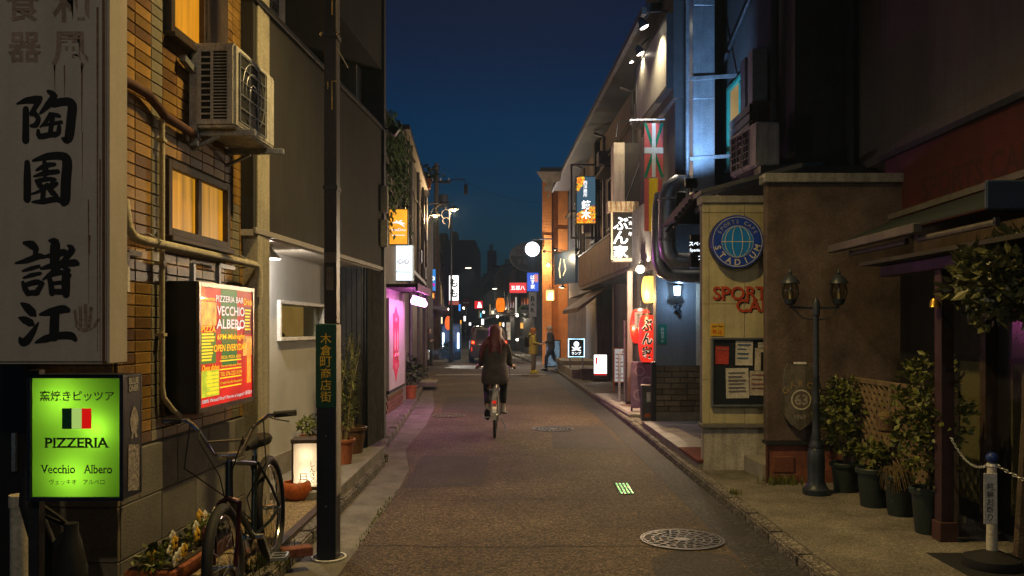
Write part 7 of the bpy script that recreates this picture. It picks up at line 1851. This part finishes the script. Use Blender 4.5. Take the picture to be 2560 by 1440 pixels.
# orange brick corner building beyond the side street
ob_ = thing('orange_brick_building', 'tall narrow orange brick building lit warmly at the right corner', 'building', (Xp(1356,37.2),37.2,.0), R(-5))
m_ob = M('orange brick', (.38,.12,.016), .8, var=.2, scale=3, bump=.3)
hB = Zp(430,37.2)
t_ = m_ob.node_tree
MB().box(0,.40,.0,7.5,0,hB).build('corner_pier', m_ob, ob_); MB().box(.402,1.1,.25,7.5,0,hB-.3).build('front_wall', m_ob, ob_); MB().box(1.102,6,.1,7.5,0,hB-1.0).build('side_wall', m_fbrown, ob_)
mb = MB()
for k in range(int(hB/.13)): mb.box(-.006,.406,-.012,.0,k*.13,k*.13+.115); mb.box(.41,1.09,.24,.2495,k*.13,k*.13+.115)
o = mb.build('brick_course', m_ob, ob_); o['kind'] = 'stuff'
MB().box(-.1,1.2,-.1,7.6,hB+.001,hB+.18).build('parapet', m_dark, ob_)
lamp(ob_, 'POINT', (.9,-1.6,3.2), 60, (1,.62,.22), .1)  # assumed lamp on an arm, lights the brick front
MB().tube([(.9,-.0,3.45),(.9,-1.0,3.5),(.9,-1.6,3.4)],.02,5).build('lamp_arm', m_dark, ob_); MB().lathe([(.03,3.40),(.16,3.28),(.17,3.26)], 12, (.9,-1.6,0)).build('lamp_shade', m_dark, ob_)
vs_ = thing('vertical_sign', 'white vertical sign with dark letters on the grey right corner', 'sign', (Xp(1334,45),45,Zp(792,45))); MB().box(-.25,.15,0,.15,0,1.3).build('panel', M('dull white sign', (.45,.44,.42), .6), vs_); lettering(vs_, 'BAR', -.05, .65, .2, .9, m_ink, -.004, .02, vertical=True); MB().bar((.15,.08,1.1),(.6,.08,1.1),.05).build('arm', m_dark, vs_)
tw_ = thing('terrace_plant', 'small hanging round green wreath on the right shop', 'plant', (Xp(1312,47),47,Zp(779,47))); MB().tube([(.3*math.cos(k*.3927),0,.3*math.sin(k*.3927)) for k in range(16)], .09, 6, True).build('wreath', m_leaf_d, tw_); MB().bar((0,0,.3),(.6,.1,.5),.03).build('hook', m_dark, tw_)
ab2 = thing('chalk_board', 'lit blackboard menu standing behind the walking man', 'sign', (Xp(1383,32.6),32.6,.0), R(-15)); MB().box(-.28,.28,-.02,.02,.1,1.15).build('board', M('chalkboard', (.03,.04,.05), .5), ab2, bevel=.01); MB().box(-.25,.25,-.024,-.021,.15,1.1).build('chalk_text', E('chalk glow', (.25,.38,.5), .35, .9, 22), ab2); MB().bar((-.25,.02,.0),(-.25,.02,.12),.04).bar((.25,.02,.0),(.25,.02,.12),.04).build('leg', m_wood, ab2)
# overhead wires
for k, (p0, p1, sag) in enumerate([((-3.5,41,9.4),(1.2,40,7.5),.4), ((-3.5,41,9.4),(-5.5,75,9),.7)]):
    A_, B_ = Vector(p0), Vector(p1); pts = [tuple(A_+(B_-A_)*i/14+Vector((0,0,-sag*4*(i/14)*(1-i/14)))) for i in range(15)]
    o = tag(MB().tube(pts, .009, 5).build('overhead_wire', m_rubber), ['thin black wire from the utility pole across the side street', 'thin black wire running down the far left side'][k], 'wire', 'overhead wires')
# =================================================================== PEOPLE
def remesh(mb, name, mat, parent, vox=.010, smooth_it=6):
    me = mb.mesh('tmp')
    ob = bpy.data.objects.new('tmp', me); COL.objects.link(ob)
    md = ob.modifiers.new('r', 'REMESH'); md.mode = 'VOXEL'; md.voxel_size = vox; md.use_smooth_shade = True
    ms2 = ob.modifiers.new('s', 'SMOOTH'); ms2.factor = .5; ms2.iterations = smooth_it
    dg = bpy.context.evaluated_depsgraph_get(); dg.update()
    nm = bpy.data.meshes.new_from_object(ob.evaluated_get(dg)); nm.name = name
    bpy.data.objects.remove(ob)
    nm.materials.clear(); nm.materials.append(mat)
    for p in nm.polygons: p.use_smooth = True
    return obj(name, nm, parent)
m_skin = M('skin', (.50,.30,.21), .6, var=.1, bump=.05)
def limb(mb, pts, rad, n=10): mb.tube(pts, rad, n)
def hand(mb, wrist, d, side, up=(0,0,1), curl=.5, s=1.0):
    W_, D = Vector(wrist), Vector(d).normalized(); S_ = D.cross(Vector(up)).normalized()*side; N_ = S_.cross(D)*side
    pc_ = W_+D*.045*s
    mb.tube([tuple(W_), tuple(pc_), tuple(W_+D*.085*s)], [.024*s,.034*s,.032*s], 8)
    for k, (o_, L) in enumerate(((-.027,.062),(-.009,.072),(.009,.068),(.026,.052))):
        b0 = W_+D*.08*s+S_*o_*s; b1 = b0+D*L*.5*s-N_*.01*curl; b2 = b1+(D*(1-curl*.6)-N_*curl)*L*.5*s
        mb.tube([tuple(b0), tuple(b1), tuple(b2)], [.0095*s,.009*s,.0075*s], 6)
    t0 = W_+D*.025*s-S_*.026*s; mb.tube([tuple(t0), tuple(t0-S_*.022*s+D*.025*s), tuple(t0-S_*.02*s+D*.055*s-N_*.01)], [.012*s,.011*s,.009*s], 6)
def head(mb, c, yaw=0.0, s=1.0):
    # skull, jaw, nose, ears; faces -y when yaw = 0
    m0 = mb.m; mb.m = (m0 or Matrix.Identity(4)) @ Matrix.Translation(c) @ Matrix.Rotation(yaw,4,'Z') @ Matrix.Scale(s,4)
    mb.ball((0,.012,.02), .098, 16, 11, (.80,.98,1.10)); mb.ball((0,-.028,-.045), .068, 14, 9, (.82,.85,1.0))
    mb.tube([(0,-.090,.02),(0,-.112,-.018),(0,-.095,-.026)], [.010,.015,.012], 6)
    for e_ in (-1,1): mb.ball((.080*e_,.015,-.005), .024, 8, 6, (.4,.7,1.1)); mb.ball((.030*e_,-.082,.028), .014, 8, 5, (1.2,.5,.5))
    mb.tube([(-.022,-.092,-.056),(.022,-.092,-.056)], [.009,.009], 6)
    mb.m = m0
def face_marks(parent, c, yaw, s=1.0):
    m0 = Matrix.Translation(c) @ Matrix.Rotation(yaw,4,'Z') @ Matrix.Scale(s,4)
    mb = MB(); mb.m = m0
    for e_ in (-1,1): mb.ball((.031*e_,-.089,.014), .0085, 8, 5, (1.3,.5,.8))
    mb.build('eye', M('dark eye', (.02,.015,.012), .3), parent, smooth=True)
    mb = MB(); mb.m = m0; mb.ball((0,-.099,-.056), .018, 8, 5, (1.3,.3,.35)); mb.build('mouth', M('lips', (.38,.14,.12), .5), parent, smooth=True)

# ---- cyclist seen from behind
CX, CY = Xp(1237,12.4), 12.4
rb = bicycle('silver city bicycle with rear rack ridden down the street', (CX,CY+.02,0), (0,0,R(90)), m_bikew, m_bikew, 'city', .335, 1.05, 0.0, .08)
rb['category'] = 'bicycle'
cyp = thing('person', 'person with long red hair in a dark coat riding the silver bicycle', 'person', (CX, CY, 0))
m_coat = M('dark taupe coat', (.062,.050,.048), .9, var=.3, scale=9, bump=1.0, bscale=11, fine=.3); m_legg = M('black leggings', (.015,.014,.016), .85, var=.2); m_hair = M('auburn hair', (.16,.028,.022), .42, var=.45, scale=26, bump=.6, bscale=70, spec=.6); m_shoe = M('pale sneaker', (.42,.39,.36), .7, var=.15)
# bike local x -> +Y world. pedals near z .29 +- .157
sx = .10
hip = (0,.27,.90)
body = MB()
body.loft([(0,.26,.84,.15,.12),(0,.27,.95,.155,.125),(0,.31,1.10,.125,.10),(0,.36,1.25,.15,.105),(0,.39,1.36,.16,.09),(0,.40,1.42,.07,.06)])
body.tube([(0,.40,1.38),(0,.41,1.47)], [.055,.05], 10); head(body, (0,.42,1.525), math.pi)
LF, RF = (-.115,.40,.135), (.115,.50,.40)
limb(body, [(-.085,.28,.88),(-.112,.58,.64),(-.112,.32,.50),(-.115,.22,.44)], [.085,.062,.045,.035]); limb(body, [(.085,.28,.88),(.115,.70,.76),(.115,.60,.52),(.115,.56,.43)], [.085,.062,.045,.035])
for s in (-1, 1):
    limb(body, [(s*.150,.39,1.35),(s*.195,.46,1.14),(s*.235,.58,1.035)], [.050,.040,.030]); hand(body, (s*.240,.585,1.025), (.3*s,.6,-.1), s, curl=.9)
remesh(body, 'body', m_skin, cyp, .011)
lg = MB()
limb(lg, [(-.085,.27,.90),(-.114,.57,.66),(-.112,.33,.52),(-.115,.24,.46)], [.098,.075,.058,.046]); limb(lg, [(.085,.27,.90),(.118,.69,.78),(.118,.60,.55),(.116,.57,.45)], [.098,.075,.058,.046])
lg.ball((0,.25,.88), .155, 12, 8, (1,.85,.6)); remesh(lg, 'leggings', m_legg, cyp, .013)
ct = MB()
ct.loft([(0,.20,.775,.195,.16),(0,.22,.84,.21,.175),(0,.25,.93,.20,.165),(0,.30,1.08,.165,.135),(0,.345,1.20,.175,.13),(0,.375,1.30,.195,.12),(0,.39,1.38,.165,.10),(0,.40,1.43,.085,.075)], 18)
for s in (-1, 1): limb(ct, [(s*.145,.38,1.345),(s*.190,.41,1.22),(s*.200,.46,1.10),(s*.225,.57,1.05)], [.070,.060,.056,.045])
remesh(ct, 'coat', m_coat, cyp, .013, 4)
hr_ = MB()
hr_.ball((0,.415,1.545), .112, 16, 11, (.95,1.02,1.03)); hr_.ball((0,.37,1.47), .095, 12, 8, (1.0,.8,1.1))
hr_.loft([(0,.32,1.08,.03,.02),(-.005,.285,1.14,.075,.03),(-.005,.275,1.24,.095,.04),(0,.29,1.34,.105,.05),(0,.32,1.44,.10,.06),(0,.36,1.54,.09,.06)], 14)
hr_.tube([(-.06,.36,1.46),(-.15,.31,1.36),(-.20,.33,1.22),(-.21,.37,1.12)], [.05,.05,.035,.012], 8); hr_.tube([(.06,.36,1.46),(.13,.32,1.36),(.15,.34,1.26)], [.05,.042,.012], 8)
remesh(hr_, 'hair', m_hair, cyp, .010, 3)
mb = MB(); rg = random.Random(2)
for k in range(60):
    x = rg.uniform(-.09,.09); zz = rg.uniform(1.08,1.16)
    mb.tube([(x*.6,.30,1.50),(x,.262-.02*rg.random(),1.33),(x*1.05+rg.gauss(0,.008),.245,1.2),(x*1.1+rg.gauss(0,.012),.262,zz)], [.006,.007,.006,.002], 4)
o = mb.build('hair_strand', m_hair, cyp, smooth=True); o['kind'] = 'stuff'
MB().tube([(-.035,.312,1.50),(0,.300,1.505),(.035,.312,1.50)], .010, 6).build('hair_clip', M('pale hair tie', (.35,.22,.2), .5), cyp)
for (x, y, z, tl_) in ((-.115,.27,.385,.75),(.115,.60,.375,.05)):
    m_ = Matrix.Translation((x,y,z)) @ Matrix.Rotation(-tl_,4,'X')
    sh_ = MB(); sh_.m = m_; sh_.loft([(0,.035,-.055,.042,.125),(0,.035,-.035,.046,.13),(0,.02,-.005,.042,.105),(0,-.04,.035,.036,.05),(0,-.05,.06,.034,.042)], 14); so = sh_.build('shoe', m_shoe, cyp, smooth=True)
    sl2 = MB(); sl2.m = m_; sl2.loft([(0,.035,-.072,.044,.128),(0,.035,-.0555,.047,.134)], 14); sl2.build('sole', m_rubber, so)

# ---- person in the yellow coat with a phone and backpack (side view, facing right)
YP = 30.5; yx = Xp(1333,YP)
yp_ = thing('person', 'person in yellow coat and orange hat holding a phone by the kerb', 'person', (yx,YP,0), R(90))   # local -y faces +x world
m_yel = M('yellow padded coat', (.52,.44,.10), .8, var=.15, bump=.3); m_khaki = M('grey track trousers', (.20,.17,.15), .9, var=.15); m_orng = M('orange knit hat', (.50,.17,.02), .95, bump=.5)
def standing(parent, vox=.012, arms=None, legs=None, yaw=0.0, lean=0.0, hz=1.46):
    b = MB()
    b.loft([(0,0,.80,.15,.11),(0,0,.92,.155,.115),(0,lean*.3,1.05,.13,.10),(0,lean*.7,1.2,.16,.105),(0,lean,1.30,.17,.09),(0,lean,1.36,.07,.06)])
    b.tube([(0,lean,1.33),(0,lean-.01,1.42)], [.052,.048], 10); head(b, (0,lean-.015,hz), yaw)
    for pts, rad in legs: limb(b, pts, rad)
    for pts, rad, d, side in arms: limb(b, pts, rad); hand(b, pts[-1], d, side)
    return remesh(b, 'body', m_skin, parent, vox)
yl = [([(-.085,0,.84),(-.09,-.02,.46),(-.09,.02,.10)], [.085,.058,.042]), ([(.085,0,.84),(.09,-.03,.46),(.09,-.02,.10)], [.085,.058,.042])]
ya = [([(-.17,0,1.30),(-.22,-.02,1.06),(-.13,-.24,1.02)], [.05,.04,.03], (.3,-1,.1), -1), ([(.17,0,1.30),(.22,-.02,1.06),(.12,-.26,1.02)], [.05,.04,.03], (-.3,-1,.1), 1)]
standing(yp_, .011, ya, yl)
face_marks(yp_, (0,-.015,1.46), 0.0)
c2 = MB(); c2.loft([(0,0,.66,.20,.16),(0,0,.80,.205,.165),(0,0,.98,.18,.15),(0,0,1.15,.19,.145),(0,.0,1.29,.185,.12),(0,0,1.37,.10,.09)], 16)
for s in (-1,1): limb(c2, [(s*.165,0,1.29),(s*.225,-.01,1.08),(s*.145,-.19,1.03)], [.075,.066,.052])
c2.tube([(0,.07,1.33),(0,.10,1.38),(0,.08,1.42)], [.09,.085,.05], 10); remesh(c2, 'coat', m_yel, yp_, .014, 4)
t2 = MB(); 
for pts, rad in yl: limb(t2, pts, [r_+.022 for r_ in rad])
t2.ball((0,0,.82), .16, 12, 8, (1,.8,.5)); remesh(t2, 'trousers', m_khaki, yp_, .014)
hh_ = MB(); hh_.ball((0,.0,1.515), .108, 16, 10, (.88,1.0,.95)); hh_.ball((0,.045,1.46), .085, 12, 8, (.95,.75,.9)); remesh(hh_, 'knit_hat', m_orng, yp_, .012)
for s in (-1,1):
    mb = MB(); mb.loft([(s*.09,-.04,.0,.05,.14),(s*.09,-.04,.04,.052,.14),(s*.09,-.01,.085,.045,.09),(s*.09,.03,.11,.042,.05)], 12); mb.build('shoe', M('bright yellow shoe', (.62,.55,.02), .6), yp_, smooth=True)
mb = MB(); mb.loft([(0,.23,.92,.14,.07),(0,.24,1.0,.16,.09),(0,.24,1.18,.15,.09),(0,.22,1.30,.11,.06)], 14); bp2 = mb.build('backpack', m_black, yp_, smooth=True)
for s in (-1,1): MB().tube([(s*.10,.17,1.30),(s*.11,.02,1.385),(s*.115,-.15,1.25),(s*.13,-.12,1.05),(s*.12,.14,.98)], .018, 6).build('strap', m_black, bp2)
ph = thing('phone', 'phone held out by the person in the yellow coat', 'phone', (yx+.37,YP,1.05)); mb = MB(); mb.m = Matrix.Rotation(.35,4,'Y'); mb.box(-.07,.07,-.035,.035,-.005,.005); mb.build('case', m_black, ph, bevel=.003); mb = MB(); mb.m = Matrix.Rotation(.35,4,'Y'); mb.box(-.064,.064,-.031,.031,.0055,.0065); mb.build('screen', E('phone screen', (.8,.75,.7), .5), ph)

# ---- man with cap walking, facing left, seen leaning
MPY = 32.0; mxp = Xp(1378,MPY)
mp = thing('person', 'person in white cap and dark jacket striding past the chalkboard', 'person', (mxp,MPY,0), R(-82))
m_jack = M('dark grey jacket', (.055,.055,.06), .9, var=.2, bump=.3); m_jean = M('dark blue jeans', (.035,.05,.10), .9, var=.25)
ml = [([(-.085,0,.86),(-.09,.12,.48),(-.09,.42,.16)], [.088,.06,.042]), ([(.085,0,.86),(.09,-.20,.50),(.09,-.22,.10)], [.088,.06,.042])]
ma = [([(-.17,-.02,1.34),(-.22,.08,1.10),(-.20,-.08,.98)], [.052,.042,.032], (.2,-1,-.1), -1), ([(.17,-.02,1.34),(.23,-.04,1.10),(.16,-.26,1.06)], [.052,.042,.032], (-.3,-1,.2), 1)]
b = MB(); b.loft([(0,0,.82,.15,.11),(0,0,.94,.155,.115),(0,-.01,1.08,.14,.105),(0,-.03,1.25,.17,.11),(0,-.04,1.36,.175,.095),(0,-.04,1.42,.07,.06)]); b.tube([(0,-.04,1.39),(0,-.06,1.50)],[.056,.052],10); head(b,(0,-.07,1.555),0.1)
for pts, rad in ml: limb(b, pts, rad)
for pts, rad, d, s in ma: limb(b, pts, rad); hand(b, pts[-1], d, s)
remesh(b, 'body', m_skin, mp, .011); face_marks(mp, (0,-.07,1.555), .1)
c3 = MB(); c3.loft([(0,0,.80,.18,.14),(0,0,.95,.18,.14),(0,-.01,1.1,.175,.14),(0,-.03,1.28,.20,.14),(0,-.04,1.37,.185,.12),(0,-.04,1.45,.09,.08)], 16)
for pts, rad, d, s in ma: limb(c3, pts, [r_+.022 for r_ in rad])
remesh(c3, 'jacket', m_jack, mp, .014, 4)
MB().tube([(.09,-.02,1.46),(.0,.05,1.45),(-.09,-.02,1.46),(-.05,-.12,1.44),(.05,-.12,1.44)], .022, 8, True).build('hood_edge', M('pale hood', (.40,.39,.37), .9), mp, smooth=True)
t3 = MB()
for pts, rad in ml: limb(t3, pts, [r_+.02 for r_ in rad])
t3.ball((0,0,.86), .16, 12, 8, (1,.8,.5)); remesh(t3, 'jeans', m_jean, mp, .014)
hc = MB(); hc.ball((0,-.055,1.60), .106, 16, 10, (.88,1.0,.78)); hc.loft([(0,-.15,1.60,.075,.085),(0,-.155,1.612,.07,.08)], 14); remesh(hc, 'cap', M('pale cap cloth', (.52,.48,.45), .9), mp, .011, 3)
for (x, y, z, tl_) in ((-.09,.44,.09,.9),(.09,-.24,.05,-.15)):
    mb = MB(); mb.m = Matrix.Translation((x,y,z)) @ Matrix.Rotation(tl_,4,'X'); mb.loft([(0,-.05,-.05,.048,.14),(0,-.05,-.01,.05,.14),(0,-.01,.03,.045,.08)], 12); mb.build('shoe', m_black, mp, smooth=True)

# ---- woman standing in the side street, and a distant walker
WPY = 36.4
wp = thing('person', 'person with long dark hair standing with folded arms at the left corner', 'person', (Xp(1073,WPY),WPY,0), R(35))
wl2 = [([(-.085,0,.84),(-.08,-.02,.46),(-.08,.02,.09)], [.08,.055,.04]), ([(.085,0,.84),(.08,-.02,.46),(.08,.0,.09)], [.08,.055,.04])]
wa = [([(-.16,0,1.28),(-.21,-.03,1.05),(-.02,-.17,1.08)], [.046,.038,.03], (1,-.1,.1), -1), ([(.16,0,1.28),(.21,-.03,1.05),(.02,-.19,1.03)], [.046,.038,.03], (-1,-.1,.1), 1)]
standing(wp, .012, wa, wl2); face_marks(wp, (0,-.015,1.46), 0)
c4 = MB(); c4.loft([(0,0,.62,.19,.15),(0,0,.85,.18,.14),(0,0,1.05,.15,.12),(0,0,1.2,.175,.125),(0,0,1.30,.17,.11),(0,0,1.37,.08,.07)],16)
for pts, rad, d, s in wa: limb(c4, pts, [r_+.02 for r_ in rad])
remesh(c4, 'coat', M('dark olive coat', (.05,.045,.035), .9, var=.2), wp, .014); 
t4 = MB()
for pts, rad in wl2: limb(t4, pts, [r_+.018 for r_ in rad])
remesh(t4, 'trousers', m_legg, wp, .014)
h4 = MB(); h4.ball((0,.02,1.49), .108, 14, 9, (.92,1,1)); h4.loft([(0,.07,1.15,.10,.03),(0,.075,1.3,.13,.05),(0,.05,1.45,.10,.07)],12); remesh(h4, 'hair', M('dark brown hair', (.03,.018,.012), .5, var=.3), wp, .012)
for s in (-1,1): mb = MB(); mb.loft([(s*.08,-.04,0,.045,.13),(s*.08,-.04,.05,.045,.125),(s*.08,.0,.10,.04,.05)],12); mb.build('shoe', m_black, wp, smooth=True)
DPY = 112.0
dpn = thing('person', 'tiny distant walker in a white top far down the street', 'person', (Xp(1163,DPY),DPY,0), R(180))
b = MB(); b.loft([(0,0,.82,.16,.12),(0,0,1.05,.15,.11),(0,0,1.3,.2,.12),(0,0,1.4,.08,.07)]); b.tube([(0,0,1.36),(0,0,1.45)],[.05,.05],8); head(b,(0,0,1.52),0)
for s in (-1,1): limb(b,[(s*.09,0,.85),(s*.09,s*.1,.45),(s*.09,s*.18,.05)],[.1,.07,.06]); limb(b,[(s*.18,0,1.32),(s*.24,s*.05,1.05),(s*.24,-s*.08,.85)],[.06,.05,.04])
remesh(b,'body',m_legg,dpn,.02); b = MB(); b.loft([(0,0,.95,.19,.15),(0,0,1.1,.18,.14),(0,0,1.32,.22,.14),(0,0,1.42,.09,.08)]); b.build('shirt', M('white shirt', (.6,.6,.6), .9), dpn, smooth=True)

# =================================================================== VEHICLES
m_carb = M('black car paint', (.012,.012,.014), .18, .2, var=.1, bump=0, spec=.7); m_carw = M('white car paint', (.62,.62,.64), .25, 0, var=.05, bump=0, spec=.6); m_cglass = M('dark car glass', (.015,.018,.02), .06, 0, var=.1, bump=0, spec=.8)
def car_body(sections, n=1):
    # sections along local y: (y, half width bottom, half width belt, half width roof, z bottom, z belt, z roof)
    mb = MB(); vs = []; P = []
    for (y, wb_, wm, wr, zb_, zm, zr) in sections:
        ring = [(-wb_*.92,y,zb_),(-wb_,y,zb_+.12),(-wm,y,zm*.55+zb_*.45),(-wm*.99,y,zm),(-(wm*.35+wr*.65),y,zm+(zr-zm)*.72),(-wr,y,zr-.05),(-wr*.86,y,zr),(wr*.86,y,zr),(wr,y,zr-.05),((wm*.35+wr*.65),y,zm+(zr-zm)*.72),(wm*.99,y,zm),(wm,y,zm*.55+zb_*.45),(wb_,y,zb_+.12),(wb_*.92,y,zb_)]
        P.append(ring)
    k = len(P[0]); vs = [p for r_ in P for p in r_]
    fs = [(i*k+j, i*k+(j+1)%k, (i+1)*k+(j+1)%k, (i+1)*k+j) for i in range(len(P)-1) for j in range(k)]
    fs += [tuple(range(k))[::-1], tuple(range((len(P)-1)*k, len(P)*k))]
    return mb.add(vs, fs)
def car_wheel(parent, x, y, r_=.33):
    s = 1 if x > 0 else -1
    w_ = MB().lathe([(r_*.66,-.10),(r_*.96,-.10),(r_,-.07),(r_,.07),(r_*.96,.10),(r_*.66,.10)], 24, (x,y,r_), 'x', caps=False).build('wheel', m_rubber, parent, smooth=True)
    MB().lathe([(.02,.07*s),(r_*.2,.08*s),(r_*.62,.06*s),(r_*.67,.09*s),(r_*.67,-.09*s)], 20, (x,y,r_), 'x').build('rim', m_steel, w_, smooth=True)
# black minivan seen from behind
VY = 38.6; vx = Xp(1175,VY)+.87
van = thing('minivan', 'black minivan with glowing red tail lamps stopped in the road', 'car', (vx,VY,0), R(4))
car_body([(0,.80,.84,.66,.30,.95,1.62),(.06,.83,.86,.69,.26,.97,1.66),(.6,.85,.865,.72,.24,.97,1.70),(2.4,.85,.865,.72,.24,.95,1.70),(3.0,.85,.865,.68,.24,.95,1.58),(3.6,.84,.85,.60,.24,.94,1.10),(4.1,.80,.80,.55,.26,.80,.90),(4.3,.70,.70,.5,.30,.6,.70)]).build('body', m_carb, van, smooth=True)
MB().prism([(-.60,1.05),(.60,1.05),(.55,1.52),(-.55,1.52)], -.022, -.002).build('rear_window', m_cglass, van)
for s in (-1,1):
    tl2 = MB().prism([(s*.82,.86),(s*.64,.86),(s*.66,1.02),(s*.81,1.05)], -.03, -.002).build('tail_lamp', M('red lamp glass', (.35,.01,.01), .2), van)
    MB().lathe([(.001,.034),(.055,.034)], 14, (s*.73,0,.95), 'y', caps=False).build('lamp_glow', E('tail lamp glow', (1,.07,.01), 5), tl2)
    MB().prism([(s*.83,.42),(s*.76,.42),(s*.77,.72),(s*.82,.75)], -.016, .02).build('reflector', E('side reflector red', (.9,.04,.01), .6), van)
    car_wheel(van, s*.76, .85); car_wheel(van, s*.76, 3.45)
    mr_ = MB().box(s*.88-.10,s*.88+.10,2.85,2.95,1.0,1.16).build('mirror', m_carb, van, bevel=.03, seg=2)
    MB().box(min(s*.868,s*.874),max(s*.868,s*.874),.7,2.9,1.02,1.45).build('side_window', m_cglass, van)
    lamp(van, 'POINT', (s*.75,-.25,.95), 6, (1,.05,.02), .05)
MB().box(-.85,.85,-.10,.05,.30,.56).build('bumper', m_carb, van, bevel=.04, seg=2)
MB().box(-.17,.17,-.125,-.115,.62,.78).build('plate', m_white, van); MB().box(-.5,.5,-.02,-.005,.84,.88).build('chrome_strip', m_chrome, van); MB().lathe([(.03,.024),(.05,.024)],12,(0,0,.93),'y',caps=False).build('badge', m_chrome, van); MB().box(-.45,.45,-.03,.1,1.63,1.66).build('spoiler', m_carb, van, bevel=.01)
# white car nose in the side street
wc = thing('white_car', 'front of a white car waiting in the left side street', 'car', (Xp(1076,36.0)-.02,35.2,0), R(90))   # local -y faces +x
car_body([(0,.60,.66,.45,.30,.55,.68),(.12,.74,.78,.55,.24,.62,.74),(.8,.80,.82,.62,.22,.82,.92),(1.2,.81,.83,.66,.22,.88,1.02),(1.9,.81,.83,.60,.22,.88,1.44),(3.2,.81,.83,.60,.22,.88,1.46),(3.9,.78,.80,.55,.26,.85,1.05),(4.0,.70,.74,.50,.34,.78,.95)]).build('body', m_carw, wc, smooth=True)
for s in (-1,1):
    hl = MB().prism([(s*.42,.56),(s*.70,.60),(s*.70,.70),(s*.45,.66)], .02, .14).build('headlamp', M('clear lamp', (.4,.42,.45), .15), wc); MB().ball((s*.62,.03,.62), .06, 10, 7, (1.2,.5,.8)).build('lamp_glow', E('headlamp glow', (.6,.8,1), 6), hl)
    MB().ball((s*.60,.03,.36), .05, 10, 7, (1.3,.5,.8)).build('fog_lamp', E('headlamp glow', (.6,.8,1), 6), wc)
    car_wheel(wc, s*.74, .80, .31); car_wheel(wc, s*.74, 3.2, .31)
    lamp(wc, 'SPOT', (s*.62,-.10,.62), 1000, (.78,.88,1), .05, aim((0,0,.62),(0,-5,0)), 75, .6)
MB().box(-.45,.45,-.012,.03,.36,.52).build('grille', m_black, wc); MB().prism([(-.62,.98),(.62,.98),(.52,1.38),(-.52,1.38)], 1.24, 1.26).build('windscreen', m_cglass, wc); MB().box(-.26,.26,-.03,-.013,.38,.50).build('plate', m_white, wc)
# =================================================================== NIGHT HAZE
hz = MB().box(-170,170,-40,430,-1.0,23.0).build('haze', None)
hz['kind'] = 'stuff'; hz['label'] = 'thin night haze filling the street'; hz['category'] = 'haze'
hm = bpy.data.materials.new('night haze'); hm.use_nodes = True
ht = hm.node_tree; ht.nodes.remove(ht.nodes['Principled BSDF'])
pv_ = ht.nodes.new('ShaderNodeVolumePrincipled'); pv_.inputs['Color'].default_value = (.50,.74,1.0,1); pv_.inputs['Density'].default_value = .0011; pv_.inputs['Anisotropy'].default_value = .35
ht.links.new(pv_.outputs[0], ht.nodes['Material Output'].inputs['Volume'])
hz.data.materials.append(hm)
